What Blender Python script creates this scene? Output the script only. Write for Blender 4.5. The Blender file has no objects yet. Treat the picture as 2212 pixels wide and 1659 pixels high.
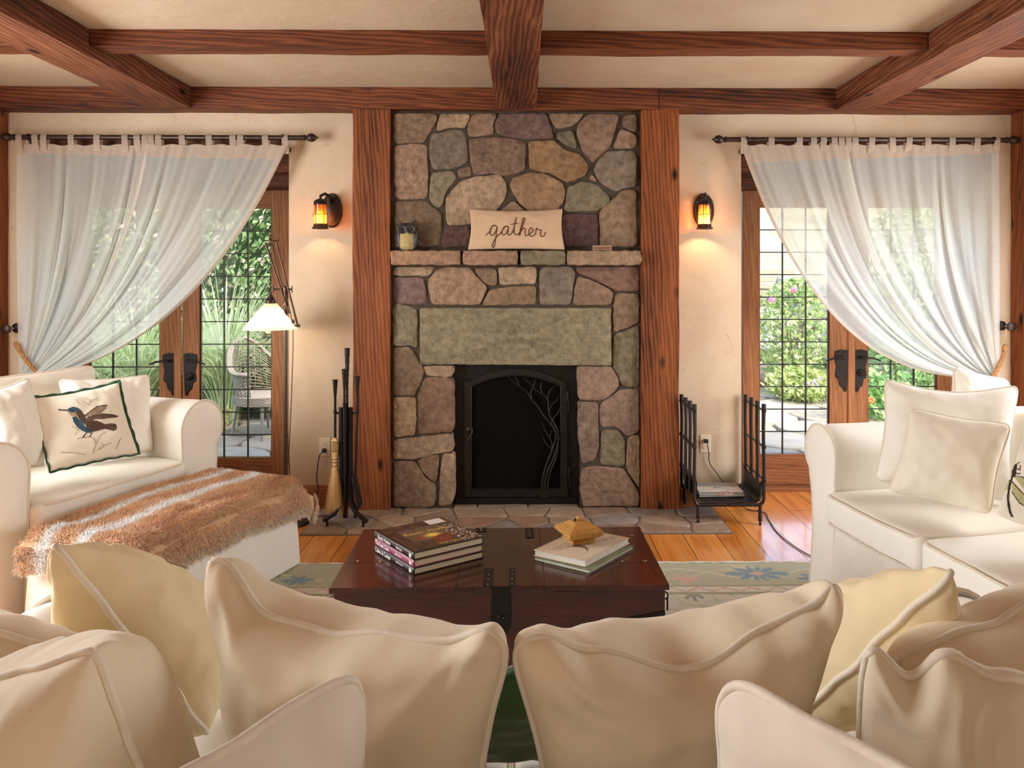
import bpy, bmesh, math, random
from mathutils import Vector, Matrix, noise
from math import sin, cos, pi, radians, sqrt, exp

sc = bpy.context.scene
COL = sc.collection
R = random.Random(7)

# ------------------------------------------------------------------ camera
W, H, F = 2212.0, 1659.0, 1600.0
CH = 1.46                      # eye height
PHI = 0.011                    # slight turn of the camera against the room
CX, CY = 1150.0, 600.0         # principal point in pixels (shifted lens)
cam_d = bpy.data.cameras.new('camera')
cam = bpy.data.objects.new('camera', cam_d)
COL.objects.link(cam)
cam.location = (0, 0, CH)
cam.rotation_euler = (pi / 2, 0, -PHI)
cam_d.sensor_width = 36.0
cam_d.lens = 36.0 * F / W
cam_d.shift_x = (W / 2 - CX) / W
cam_d.shift_y = -(H / 2 - CY) / W
cam_d.clip_start = 0.05
cam_d.clip_end = 200
sc.camera = cam

# ------------------------------------------------------------------ world, sun, window and fill light, exposure
world = bpy.data.worlds.new('world')
sc.world = world
world.use_nodes = True
wn = world.node_tree
wn.nodes.clear()
bg = wn.nodes.new('ShaderNodeBackground')
sky = wn.nodes.new('ShaderNodeTexSky')
sky.sky_type = 'NISHITA'
sky.sun_disc = False
sky.sun_elevation = radians(48)
sky.sun_rotation = radians(150)
sky.air_density = 1.0
sky.dust_density = 2.5
out = wn.nodes.new('ShaderNodeOutputWorld')
wn.links.new(sky.outputs[0], bg.inputs[0])
wn.links.new(bg.outputs[0], out.inputs[0])
bg.inputs[1].default_value = 1.05

def lamp(name, kind, loc, rot, energy, color, **kw):
    d = bpy.data.lights.new(name, kind)
    d.energy = energy
    d.color = color
    for k, v in kw.items():
        setattr(d, k, v)
    o = bpy.data.objects.new(name, d)
    COL.objects.link(o)
    o.location = loc
    o.rotation_euler = rot
    return o

def aim(o, target):
    o.rotation_euler = (Vector(target) - Vector(o.location)).to_track_quat('-Z', 'Y').to_euler()

sun = lamp('sun', 'SUN', (6, 2, 8), (0, 0, 0), 4.6, (1.0, 0.95, 0.88), angle=radians(2.5))
sun.rotation_euler = Vector((-0.55, 0.62, -1.0)).to_track_quat('-Z', 'Y').to_euler()
# daylight through the side windows; the rear pair is added fill without a window
aim(lamp('daylight_from_side_window_west', 'AREA', (-3.40, 2.35, 1.45), (0, 0, 0), 150, (1.0, 1.0, 1.0), shape='RECTANGLE', size=1.5, size_y=1.7), (0.5, 2.6, 1.0))
aim(lamp('daylight_from_side_window_east', 'AREA', (3.20, 3.35, 1.35), (0, 0, 0), 74, (1.0, 1.0, 1.0), shape='RECTANGLE', size=1.2, size_y=1.7), (0.3, 3.6, 0.8))
aim(lamp('rear_fill', 'AREA', (-1.3, -2.4, 1.7), (0, 0, 0), 19, (1.0, 0.92, 0.81), shape='RECTANGLE', size=2.2, size_y=1.6), (0, 4, 1.5))
aim(lamp('rear_fill_east', 'AREA', (1.6, -2.4, 1.7), (0, 0, 0), 14, (1.0, 0.92, 0.81), shape='RECTANGLE', size=2.2, size_y=1.6), (0, 4, 1.6))

vs = sc.view_settings
vs.view_transform = 'Standard'
vs.look = 'None'
vs.gamma = 1.0
vs.use_curve_mapping = False
vs.exposure = 0.0
sc.cycles.use_denoising = True
sc.cycles.max_bounces = 7
sc.cycles.diffuse_bounces = 4
sc.cycles.glossy_bounces = 3
sc.cycles.transmission_bounces = 4
sc.cycles.transparent_max_bounces = 14
sc.cycles.sample_clamp_indirect = 6.0
sc.cycles.caustics_reflective = False
sc.cycles.caustics_refractive = False
sc.cycles.use_adaptive_sampling = True
sc.cycles.adaptive_threshold = 0.03

# ------------------------------------------------------------------ pixel to place helpers
_r = (cos(PHI), -sin(PHI))
_f = (sin(PHI), cos(PHI))
def ray(px, py):
    a = (px - CX) / F
    return Vector((a * _r[0] + _f[0], a * _r[1] + _f[1], -(py - CY) / F))
def P(px, py, Y):
    """the point on the plane y = Y that shows at the pixel"""
    d = ray(px, py)
    t = Y / d.y
    return Vector((d.x * t, Y, CH + d.z * t))
def G(px, py, z=0.0):
    """the point on the level z that shows at the pixel"""
    d = ray(px, py)
    t = (z - CH) / d.z
    return Vector((d.x * t, d.y * t, z))
def XW(px, Y): return P(px, 600, Y).x
def ZW(py, Y): return P(1150, py, Y).z

# ------------------------------------------------------------------ mesh collecting
class MB:
    def __init__(s):
        s.v = []; s.f = []; s.c = []; s.cur = None; s.any = False
    def add(s, vs, fs, col=None):
        n = len(s.v)
        s.v += [Vector(x) for x in vs]
        for f in fs:
            s.f.append(tuple(i + n for i in f))
        c = col if col is not None else s.cur
        if c is not None: s.any = True
        s.c += [c or (1, 1, 1)] * len(vs)
        return n
    def box(s, lo, hi, M=None, col=None):
        x0, y0, z0 = lo; x1, y1, z1 = hi
        vs = [(x0,y0,z0),(x1,y0,z0),(x1,y1,z0),(x0,y1,z0),(x0,y0,z1),(x1,y0,z1),(x1,y1,z1),(x0,y1,z1)]
        vs = [Vector(v) for v in vs]
        if M is not None: vs = [M @ v for v in vs]
        s.add(vs, [(0,3,2,1),(4,5,6,7),(0,1,5,4),(1,2,6,5),(2,3,7,6),(3,0,4,7)], col)
    def gbox(s, lo, hi, n=(4,4,4), M=None, col=None, fn=None):
        """box with gridded faces, for bending by fn"""
        lo = Vector(lo); hi = Vector(hi)
        for ax in range(3):
            a, b = [(1,2),(2,0),(0,1)][ax]
            for side in (0, 1):
                na, nb = n[a], n[b]
                vs = []; fs = []
                for i in range(na + 1):
                    for j in range(nb + 1):
                        p = Vector((0,0,0))
                        p[ax] = hi[ax] if side else lo[ax]
                        p[a] = lo[a] + (hi[a] - lo[a]) * i / na
                        p[b] = lo[b] + (hi[b] - lo[b]) * j / nb
                        if fn: p = fn(p)
                        if M is not None: p = M @ p
                        vs.append(p)
                for i in range(na):
                    for j in range(nb):
                        q = (i*(nb+1)+j, (i+1)*(nb+1)+j, (i+1)*(nb+1)+j+1, i*(nb+1)+j+1)
                        fs.append(q if side else q[::-1])
                s.add(vs, fs, col)
    def tube(s, pts, r, seg=8, closed=False, cap=True, col=None, flat=None):
        pts = [Vector(p) for p in pts]
        n = len(pts)
        if n < 2: return
        rr = r if isinstance(r, (list, tuple)) else [r] * n
        vs = []; up = None
        for i, p in enumerate(pts):
            if closed: t = pts[(i+1) % n] - pts[i-1]
            else: t = pts[min(i+1, n-1)] - pts[max(i-1, 0)]
            if t.length < 1e-9: t = Vector((0,0,1))
            t.normalize()
            if up is None:
                a = Vector((0,0,1)) if abs(t.z) < 0.9 else Vector((0,1,0))
                up = (a - t * a.dot(t)).normalized()
            else:
                up = up - t * up.dot(t)
                if up.length < 1e-6: up = t.orthogonal()
                up.normalize()
            sd = t.cross(up)
            for k in range(seg):
                a = 2 * pi * k / seg
                q = up * cos(a) + sd * sin(a)
                if flat: q = up * cos(a) * flat[0] + sd * sin(a) * flat[1]
                vs.append(p + q * rr[i])
        fs = []
        m = n if closed else n - 1
        for i in range(m):
            for k in range(seg):
                a = i * seg + k; b = i * seg + (k+1) % seg
                c = ((i+1) % n) * seg + (k+1) % seg; d = ((i+1) % n) * seg + k
                fs.append((a, b, c, d))
        if cap and not closed:
            fs.append(tuple(range(seg))[::-1])
            fs.append(tuple((n-1)*seg + k for k in range(seg)))
        s.add(vs, fs, col)
    def lathe(s, prof, c=(0,0,0), axis='Z', seg=24, M=None, col=None, sq=1.0):
        """prof: (radius, height) pairs"""
        vs = []; fs = []
        c = Vector(c)
        for r_, h in prof:
            for k in range(seg):
                a = 2 * pi * k / seg
                x, y = r_ * cos(a), r_ * sin(a) * sq
                p = {'Z': Vector((x, y, h)), 'Y': Vector((x, h, y)), 'X': Vector((h, x, y))}[axis]
                p = (M @ p) if M is not None else p + c
                vs.append(p)
        n = len(prof)
        for i in range(n - 1):
            for k in range(seg):
                fs.append((i*seg+k, i*seg+(k+1)%seg, (i+1)*seg+(k+1)%seg, (i+1)*seg+k))
        if prof[0][0] > 1e-5: fs.append(tuple(range(seg))[::-1])
        if prof[-1][0] > 1e-5: fs.append(tuple((n-1)*seg + k for k in range(seg)))
        s.add(vs, fs, col)
    def ball(s, c, r, seg=10, rings=6, col=None, M=None):
        rx = r if isinstance(r, (tuple, list)) else (r, r, r)
        vs = []; fs = []
        c = Vector(c)
        for i in range(rings + 1):
            th = pi * i / rings
            for k in range(seg):
                a = 2 * pi * k / seg
                p = Vector((rx[0]*sin(th)*cos(a), rx[1]*sin(th)*sin(a), rx[2]*cos(th)))
                if M is not None: p = M @ p
                vs.append(p + c)
        for i in range(rings):
            for k in range(seg):
                fs.append((i*seg+k, (i+1)*seg+k, (i+1)*seg+(k+1)%seg, i*seg+(k+1)%seg))
        s.add(vs, fs, col)
    def prism(s, poly, d0, d1, fr=None, col=None):
        """poly: (a, b) pairs; fr maps (a, b, d) to a point; default a=x, b=z, d=y"""
        fr = fr or (lambda a, b, d: Vector((a, d, b)))
        n = len(poly)
        vs = [fr(a, b, d0) for a, b in poly] + [fr(a, b, d1) for a, b in poly]
        fs = [tuple(range(n)), tuple(range(2*n-1, n-1, -1))]
        for i in range(n):
            j = (i+1) % n
            fs.append((i, i+n, j+n, j))
        s.add(vs, fs, col)
    def grid(s, fn, nu, nv, col=None, cf=None, flip=False):
        vs = []; n0 = len(s.v)
        for i in range(nu + 1):
            for j in range(nv + 1):
                vs.append(Vector(fn(i / nu, j / nv)))
        fs = []
        for i in range(nu):
            for j in range(nv):
                q = (i*(nv+1)+j, (i+1)*(nv+1)+j, (i+1)*(nv+1)+j+1, i*(nv+1)+j+1)
                fs.append(q[::-1] if flip else q)
        s.add(vs, fs, col)
        if cf:
            s.any = True
            k = n0
            for i in range(nu + 1):
                for j in range(nv + 1):
                    s.c[k] = cf(i / nu, j / nv); k += 1

def mk(name, mb, mat, parent=None, smooth=None, bevel=0, seg=2, weld=False, subd=0, fix=True):
    me = bpy.data.meshes.new(name)
    off = Vector(parent.get('_o', (0,0,0))) if parent is not None else Vector((0,0,0))
    me.from_pydata([v - off for v in mb.v], [], mb.f)
    if mb.any:
        at = me.color_attributes.new('Col', 'FLOAT_COLOR', 'POINT')
        buf = []
        for c in mb.c: buf += [c[0], c[1], c[2], 1.0]
        at.data.foreach_set('color', buf)
    if fix or weld:
        bm = bmesh.new(); bm.from_mesh(me)
        if weld: bmesh.ops.remove_doubles(bm, verts=bm.verts, dist=1e-5)
        if fix: bmesh.ops.recalc_face_normals(bm, faces=bm.faces)
        bm.to_mesh(me); bm.free()
    for m in (mat if isinstance(mat, (list, tuple)) else [mat]): me.materials.append(m)
    if smooth is True:
        me.polygons.foreach_set('use_smooth', [True] * len(me.polygons))
    elif smooth:
        me.polygons.foreach_set('use_smooth', [True] * len(me.polygons))
        me.set_sharp_from_angle(angle=radians(smooth))
    me.update()
    o = bpy.data.objects.new(name, me)
    COL.objects.link(o)
    if parent is not None:
        o.parent = parent
        o['_o'] = list(off)
    if bevel:
        b = o.modifiers.new('edge', 'BEVEL'); b.width = bevel; b.segments = seg; b.limit_method = 'ANGLE'; b.angle_limit = radians(35)
    if subd:
        b = o.modifiers.new('round', 'SUBSURF'); b.levels = subd; b.render_levels = subd
    return o

def tag(o, label=None, cat=None, group=None, kind=None):
    if label: o['label'] = label
    if cat: o['category'] = cat
    if group: o['group'] = group
    if kind: o['kind'] = kind
    return o
def thing(name, loc, label, cat, group=None):
    o = bpy.data.objects.new(name, None)
    COL.objects.link(o)
    o.location = loc
    o.empty_display_size = 0.05
    o['_o'] = list(loc)
    return tag(o, label, cat, group)
def struct(name, mb, mat, parent=None, **k):
    o = mk(name, mb, mat, parent, **k)
    if parent is None: o['kind'] = 'structure'
    return o
def copy_tree(o, parent=None):
    c = o.copy(); COL.objects.link(c); c.parent = parent
    for ch in list(o.children): copy_tree(ch, c)
    return c

def S(r, g, b):
    """sRGB 0-255 to linear"""
    def f(x):
        x /= 255.0
        return x / 12.92 if x <= 0.04045 else ((x + 0.055) / 1.055) ** 2.4
    return (f(r), f(g), f(b))

# ------------------------------------------------------------------ materials
def new_mat(name):
    m = bpy.data.materials.new(name); m.use_nodes = True
    nt = m.node_tree; nt.nodes.clear()
    o = nt.nodes.new('ShaderNodeOutputMaterial')
    b = nt.nodes.new('ShaderNodeBsdfPrincipled')
    nt.links.new(b.outputs[0], o.inputs[0])
    return m, nt, b, o
def N(nt, t, **k):
    n = nt.nodes.new(t)
    for a, v in k.items():
        if a.startswith('i_'):
            key = a[2:]
            key = int(key) if key.isdigit() else key.replace('_', ' ')
            n.inputs[key].default_value = v
        else: setattr(n, a, v)
    return n
def ramp(nt, fac, stops, interp='LINEAR'):
    r = nt.nodes.new('ShaderNodeValToRGB')
    r.color_ramp.interpolation = interp
    el = r.color_ramp.elements
    while len(el) < len(stops): el.new(0.5)
    for e, (p, c) in zip(el, stops):
        e.position = p; e.color = (c[0], c[1], c[2], 1)
    nt.links.new(fac, r.inputs[0])
    return r.outputs[0]
def mixc(nt, fac, a, b, mode='MIX'):
    m = nt.nodes.new('ShaderNodeMix'); m.data_type = 'RGBA'; m.blend_type = mode
    for s_, v in ((m.inputs[0], fac), (m.inputs[6], a), (m.inputs[7], b)):
        if hasattr(v, 'is_linked'): nt.links.new(v, s_)
        elif isinstance(v, (int, float)): s_.default_value = v
        else: s_.default_value = (v[0], v[1], v[2], 1)
    return m.outputs[2]
def coords(nt, scale=(1,1,1), rot=(0,0,0), kind='Object', loc=(0,0,0)):
    t = nt.nodes.new('ShaderNodeTexCoord'); mp = nt.nodes.new('ShaderNodeMapping')
    mp.inputs['Scale'].default_value = scale; mp.inputs['Rotation'].default_value = rot; mp.inputs['Location'].default_value = loc
    nt.links.new(t.outputs[kind], mp.inputs[0])
    return mp.outputs[0]
def noi(nt, vec, scale, detail=4, rough=0.55, dist=0.0):
    n = nt.nodes.new('ShaderNodeTexNoise')
    n.inputs['Scale'].default_value = scale; n.inputs['Detail'].default_value = detail
    n.inputs['Roughness'].default_value = rough; n.inputs['Distortion'].default_value = dist
    if vec is not None: nt.links.new(vec, n.inputs['Vector'])
    return n.outputs[0]
def bump(nt, b, hgt, strength=0.3, dist=0.01):
    n = nt.nodes.new('ShaderNodeBump'); n.inputs['Strength'].default_value = strength; n.inputs['Distance'].default_value = dist
    nt.links.new(hgt, n.inputs['Height']); nt.links.new(n.outputs[0], b.inputs['Normal'])
def plain(name, col, rough=0.6, metal=0.0, var=0.0, scale=12, spec=None, bmp=0, coat=0):
    m, nt, b, o = new_mat(name)
    b.inputs['Roughness'].default_value = rough; b.inputs['Metallic'].default_value = metal
    if spec is not None: b.inputs['Specular IOR Level'].default_value = spec
    if coat: b.inputs['Coat Weight'].default_value = coat; b.inputs['Coat Roughness'].default_value = 0.15
    v = coords(nt)
    n = noi(nt, v, scale, 5)
    lo = tuple(c * (1 - var) for c in col); hi = tuple(min(1, c * (1 + var)) for c in col)
    nt.links.new(ramp(nt, n, [(0.3, lo), (0.7, hi)]), b.inputs['Base Color'])
    if bmp: bump(nt, b, n, bmp, 0.004)
    return m

def wood(name, dark, mid, light, axis='X', rough=0.6, band=16, bmp=0.35, scale=1.0, knots=True, coat=0, off=0, grain=26.0, gw=.24):
    m, nt, b, o = new_mat(name)
    b.inputs['Roughness'].default_value = rough; b.inputs['Specular IOR Level'].default_value = .28
    if coat: b.inputs['Coat Weight'].default_value = coat; b.inputs['Coat Roughness'].default_value = 0.12
    sc3 = {'X': (0.10, 1, 1), 'Y': (1, 0.10, 1), 'Z': (1, 1, 0.10)}[axis]
    v = coords(nt, tuple(x * scale for x in sc3), loc=(off, off * 1.7, off * 0.6))
    big = noi(nt, v, 3.2, 2, 0.5, 0.4)
    # rings: large noise multiplied and wrapped
    mu = N(nt, 'ShaderNodeMath', operation='MULTIPLY', i_1=float(band)); nt.links.new(big, mu.inputs[0])
    sn = N(nt, 'ShaderNodeMath', operation='SINE'); nt.links.new(mu.outputs[0], sn.inputs[0])
    mr = N(nt, 'ShaderNodeMapRange', i_1=-1.0, i_2=1.0); nt.links.new(sn.outputs[0], mr.inputs[0])
    v2 = coords(nt, tuple(x * scale * (1 if x < 1 else 1) for x in sc3))
    fine = noi(nt, v2, 60, 3, 0.6)
    mid_n = noi(nt, v2, 9, 3, 0.6)
    a = N(nt, 'ShaderNodeMath', operation='MULTIPLY_ADD', i_1=0.20); nt.links.new(mr.outputs[0], a.inputs[0])
    f2 = N(nt, 'ShaderNodeMath', operation='MULTIPLY', i_1=0.30); nt.links.new(fine, f2.inputs[0]); nt.links.new(f2.outputs[0], a.inputs[2])
    a1 = N(nt, 'ShaderNodeMath', operation='MULTIPLY_ADD', i_1=0.40); nt.links.new(mid_n, a1.inputs[0]); nt.links.new(a.outputs[0], a1.inputs[2])
    wv = N(nt, 'ShaderNodeTexWave', wave_type='BANDS', bands_direction='DIAGONAL', i_Scale=grain, i_Distortion=7.0, i_Detail=2.5)
    wv.inputs['Detail Scale'].default_value = 1.1
    nt.links.new(coords(nt, tuple((x if x == 1 else .06) * scale for x in sc3), loc=(off, off, off)), wv.inputs['Vector'])
    a2 = N(nt, 'ShaderNodeMath', operation='MULTIPLY_ADD', i_1=gw); nt.links.new(wv.outputs[1], a2.inputs[0]); nt.links.new(a1.outputs[0], a2.inputs[2])
    c = ramp(nt, a2.outputs[0], [(0.26 + gw * .2, dark), (0.46 + gw * .5, mid), (0.72 + gw * .75, light)])
    if knots:
        vk = coords(nt, tuple((2.2 if x < 1 else 5.0) * scale for x in sc3))
        vo = N(nt, 'ShaderNodeTexVoronoi', i_Scale=1.0); nt.links.new(vk, vo.inputs['Vector'])
        k = ramp(nt, vo.outputs['Distance'], [(0.05, (1,1,1)), (0.13, (0,0,0))])
        c = mixc(nt, k, c, tuple(x * 0.35 for x in dark))
    nt.links.new(c, b.inputs['Base Color'])
    bump(nt, b, a2.outputs[0], bmp, 0.008)
    return m

def fabric(name, col, rough=0.85, bscale=4.0, bmp=0.25, var=0.06, weave=350, sheen=0.15):
    m, nt, b, o = new_mat(name)
    b.inputs['Roughness'].default_value = rough
    b.inputs['Specular IOR Level'].default_value = 0.2
    b.inputs['Sheen Weight'].default_value = sheen
    v = coords(nt)
    n1 = noi(nt, v, bscale, 3, 0.5, 0.6)
    n2 = noi(nt, v, weave, 2)
    lo = tuple(c * (1 - var) for c in col); hi = tuple(min(1, c * (1 + var)) for c in col)
    nt.links.new(ramp(nt, n1, [(0.3, lo), (0.7, hi)]), b.inputs['Base Color'])
    a = N(nt, 'ShaderNodeMath', operation='MULTIPLY_ADD', i_1=0.04); nt.links.new(n2, a.inputs[0]); nt.links.new(n1, a.inputs[2])
    bump(nt, b, a.outputs[0], bmp, 0.02)
    return m

def attr_mat(name, rough=0.7, var=0.25, scale=18, bmp=0.3, spec=0.4, bdist=0.01, transl=0):
    """colour from the mesh's own per-piece colour, with fine variation"""
    m, nt, b, o = new_mat(name)
    b.inputs['Roughness'].default_value = rough; b.inputs['Specular IOR Level'].default_value = spec
    at = N(nt, 'ShaderNodeVertexColor', layer_name='Col')
    v = coords(nt)
    n = noi(nt, v, scale, 6, 0.65)
    k = ramp(nt, n, [(0.25, (1-var,)*3), (0.75, (1+var,)*3)])
    c = mixc(nt, 1.0, at.outputs[0], k, 'MULTIPLY')
    nt.links.new(c, b.inputs['Base Color'])
    if bmp: bump(nt, b, n, bmp, bdist)
    if transl:
        tr = N(nt, 'ShaderNodeBsdfTranslucent'); nt.links.new(c, tr.inputs[0])
        mx = N(nt, 'ShaderNodeMixShader', i_0=transl); nt.links.new(b.outputs[0], mx.inputs[1]); nt.links.new(tr.outputs[0], mx.inputs[2])
        nt.links.new(mx.outputs[0], o.inputs[0])
    return m

M_IRON = plain('black_iron', S(42, 35, 33), 0.42, 0.55, 0.25, 40, bmp=0.15)
M_IRON_DK = plain('dark_iron_sheet', S(26, 18, 16), 0.5, 0.4, 0.25, 14, bmp=0.1)
M_BRONZE = plain('aged_bronze', S(96, 74, 58), 0.38, 0.85, 0.3, 30)
BD, BM_, BL = S(36, 16, 9), S(94, 48, 27), S(138, 80, 46)
M_WX = wood('beam_wood_across', BD, BM_, BL, 'X')
M_WY = wood('beam_wood_along', BD, BM_, S(142, 90, 60), 'Y', off=2)
M_WZ = wood('post_wood', S(46, 21, 10), S(120, 64, 31), S(156, 90, 46), 'Z', off=5)
M_DOORW = wood('door_wood', S(122, 76, 46), S(168, 114, 72), S(200, 150, 104), 'Z', 0.5, band=8, bmp=0.1, knots=False, off=3, gw=.12)
M_DOORX = wood('door_wood_rail', S(110, 66, 40), S(158, 104, 66), S(192, 140, 96), 'X', 0.5, band=8, bmp=0.1, knots=False, off=4, gw=.12)
M_FRAMEW = wood('frame_wood', S(60, 30, 20), S(122, 72, 46), S(160, 104, 72), 'Z', 0.5, band=8, bmp=0.1, knots=False, off=7, gw=.15)
M_FRAMEX = wood('frame_wood_header', S(56, 28, 19), S(104, 60, 40), S(146, 92, 64), 'X', 0.5, band=8, bmp=0.1, knots=False, off=7, gw=.15)

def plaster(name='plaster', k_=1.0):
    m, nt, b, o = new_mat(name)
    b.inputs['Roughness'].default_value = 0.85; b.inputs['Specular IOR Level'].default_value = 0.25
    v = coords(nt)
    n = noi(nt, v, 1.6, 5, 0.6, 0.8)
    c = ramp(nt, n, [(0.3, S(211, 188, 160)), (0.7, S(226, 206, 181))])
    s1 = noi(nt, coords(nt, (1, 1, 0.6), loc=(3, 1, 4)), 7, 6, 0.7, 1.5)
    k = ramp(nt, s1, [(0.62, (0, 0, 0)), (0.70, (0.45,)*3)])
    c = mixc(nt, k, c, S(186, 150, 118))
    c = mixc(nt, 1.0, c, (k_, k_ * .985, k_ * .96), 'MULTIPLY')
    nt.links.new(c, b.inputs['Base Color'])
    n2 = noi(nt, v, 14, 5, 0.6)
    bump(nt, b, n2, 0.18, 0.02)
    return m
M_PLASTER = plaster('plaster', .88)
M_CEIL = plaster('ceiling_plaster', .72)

def floor_mat():
    m, nt, b, o = new_mat('pine_floor')
    v = coords(nt, rot=(0, 0, pi / 2), loc=(0.03, 0.05, 0))
    br = N(nt, 'ShaderNodeTexBrick', offset=0.37, offset_frequency=2, i_Scale=1.0)
    br.inputs['Brick Width'].default_value = 2.3; br.inputs['Row Height'].default_value = 0.19
    br.inputs['Mortar Size'].default_value = 0.0022; br.inputs['Mortar Smooth'].default_value = 0.0; br.inputs['Bias'].default_value = 0.0
    br.inputs['Color1'].default_value = (0, 0, 0, 1); br.inputs['Color2'].default_value = (1, 1, 1, 1); br.inputs['Mortar'].default_value = (0.5, 0.5, 0.5, 1)
    nt.links.new(v, br.inputs['Vector'])
    g = coords(nt, (1, 0.09, 1))
    n = noi(nt, g, 14, 4, 0.6, 0.8)
    n2 = noi(nt, g, 90, 2, 0.6)
    big = noi(nt, coords(nt, (1, 0.4, 1)), 2.2, 2)
    c = ramp(nt, n, [(0.25, S(186, 104, 42)), (0.5, S(230, 152, 72)), (0.8, S(242, 184, 104))])
    per = ramp(nt, br.outputs['Color'], [(0, (0.72, 0.66, 0.6)), (1, (1.12, 1.06, 1.0))])
    c = mixc(nt, 1.0, c, per, 'MULTIPLY')
    c = mixc(nt, ramp(nt, big, [(0.45, (0, 0, 0)), (0.7, (0.5,)*3)]), c, S(170, 80, 30))
    vo = N(nt, 'ShaderNodeTexVoronoi', i_Scale=1.0); nt.links.new(coords(nt, (4.5, 2.2, 1)), vo.inputs['Vector'])
    c = mixc(nt, ramp(nt, vo.outputs['Distance'], [(0.05, (0.85,)*3), (0.12, (0, 0, 0))]), c, S(92, 38, 18))
    c = mixc(nt, br.outputs['Fac'], c, S(60, 26, 12))
    nt.links.new(c, b.inputs['Base Color'])
    b.inputs['Roughness'].default_value = 0.22
    b.inputs['Coat Weight'].default_value = 0.4; b.inputs['Coat Roughness'].default_value = 0.1
    bump(nt, b, n2, 0.06, 0.004)
    return m
M_FLOOR = floor_mat()

def glass_mat():
    m, nt, b, o = new_mat('window_glass')
    nt.nodes.remove(b)
    tr = N(nt, 'ShaderNodeBsdfTransparent'); tr.inputs[0].default_value = (0.96, 0.98, 0.97, 1)
    gl = N(nt, 'ShaderNodeBsdfGlossy', i_Roughness=0.02)
    fr = N(nt, 'ShaderNodeFresnel', i_IOR=1.18)
    mx = N(nt, 'ShaderNodeMixShader')
    nt.links.new(fr.outputs[0], mx.inputs[0]); nt.links.new(tr.outputs[0], mx.inputs[1]); nt.links.new(gl.outputs[0], mx.inputs[2])
    nt.links.new(mx.outputs[0], o.inputs[0])
    return m
M_GLASS = glass_mat()
M_STONE = attr_mat('field_stone', 0.9, 0.5, 26, 1.0, 0.2, 0.022)
M_MORTAR = plain('mortar', S(70, 59, 48), 0.95, 0, 0.2, 30, bmp=0.4)
# ================================================================== room shell
XL, XR, YB, YW, ZC = -3.60, 3.40, -2.80, 4.757, 2.647
YP = 4.62        # face of posts and wall beam
YD = 5.10        # face of the doors
mb = MB(); mb.box((XL - .2, YB - .2, -.12), (XR + .2, 5.22, 0)); struct('floor', mb, M_FLOOR)
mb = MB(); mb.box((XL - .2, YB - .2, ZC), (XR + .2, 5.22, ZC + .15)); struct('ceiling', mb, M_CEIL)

OL = (XW(150, YD) - .028, XW(624, YW)); OR_ = (XW(1601, YW), XW(2066, YD) + .028)
OT = 2.35
mb = MB()
for x0, x1, z0, z1 in ((XL, OL[0], 0, ZC), (OL[0], OL[1], OT, ZC), (OL[1], OR_[0], 0, ZC), (OR_[0], OR_[1], OT, ZC), (OR_[1], XR, 0, ZC)):
    mb.box((x0, YW, z0), (x1, 5.18, z1))
struct('wall_back', mb, M_PLASTER)

def side_wall(name, x0, x1, wins):
    mb = MB(); y = YB
    for a, b, z0, z1 in wins:
        mb.box((x0, y, 0), (x1, a, ZC)); mb.box((x0, a, 0), (x1, b, z0)); mb.box((x0, a, z1), (x1, b, ZC)); y = b
    mb.box((x0, y, 0), (x1, YW, ZC))
    struct(name, mb, M_PLASTER)
def side_window(n, x0, x1, a, b, z0, z1):
    e = thing('window_%d' % n, ((x0 + x1) / 2, a, z0), None, None); e['kind'] = 'structure'
    f = MB(); t = .06
    xm = (x0 + x1) / 2
    for lo, hi in (((a, z0), (b, z0 + t)), ((a, z1 - t), (b, z1)), ((a, z0 + t), (a + t, z1 - t)), ((b - t, z0 + t), (b, z1 - t)), (((a + b) / 2 - .02, z0 + t), ((a + b) / 2 + .02, z1 - t))):
        f.box((xm - .03, lo[0], lo[1]), (xm + .03, hi[0], hi[1]))
    mk('window_frame', f, M_DOORW, e)
    g = MB(); g.box((xm - .003, a + t, z0 + t), (xm + .003, b - t, z1 - t)); mk('pane', g, M_GLASS, e)
side_wall('wall_left', XL - .2, XL, [(1.5, 3.1, .55, 2.2)])
side_window(1, XL - .2, XL, 1.5, 3.1, .55, 2.2)
side_wall('wall_right', XR, XR + .2, [(2.6, 3.9, .55, 2.2)])
side_window(2, XR, XR + .2, 2.6, 3.9, .55, 2.2)
mb = MB(); mb.box((XL - .2, YB - .2, 0), (XR + .2, YB, ZC)); struct('wall_rear', mb, M_PLASTER)

def rough_box(mb, lo, hi, n, amp=.003, seed=0):
    def fn(p):
        q = p * 3.1 + Vector((seed, seed * 2, seed * 3))
        d = Vector((noise.noise(q), noise.noise(q + Vector((9, 0, 0))), noise.noise(q + Vector((0, 9, 0)))))
        q2 = p * 22 + Vector((seed, 0, 0))
        d2 = Vector((noise.noise(q2), noise.noise(q2 + Vector((9, 0, 0))), noise.noise(q2 + Vector((0, 9, 0)))))
        return p + d * amp * 1.5 + d2 * amp * .5
    mb.gbox(lo, hi, n, fn=fn)

def beam(name, lo, hi, mat, seed, bev=.006):
    L = [hi[i] - lo[i] for i in range(3)]
    n = tuple(max(2, int(l / .05)) for l in L)
    mb = MB(); rough_box(mb, lo, hi, n, .0035, seed)
    return struct(name, mb, mat, weld=True, smooth=40)

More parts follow.
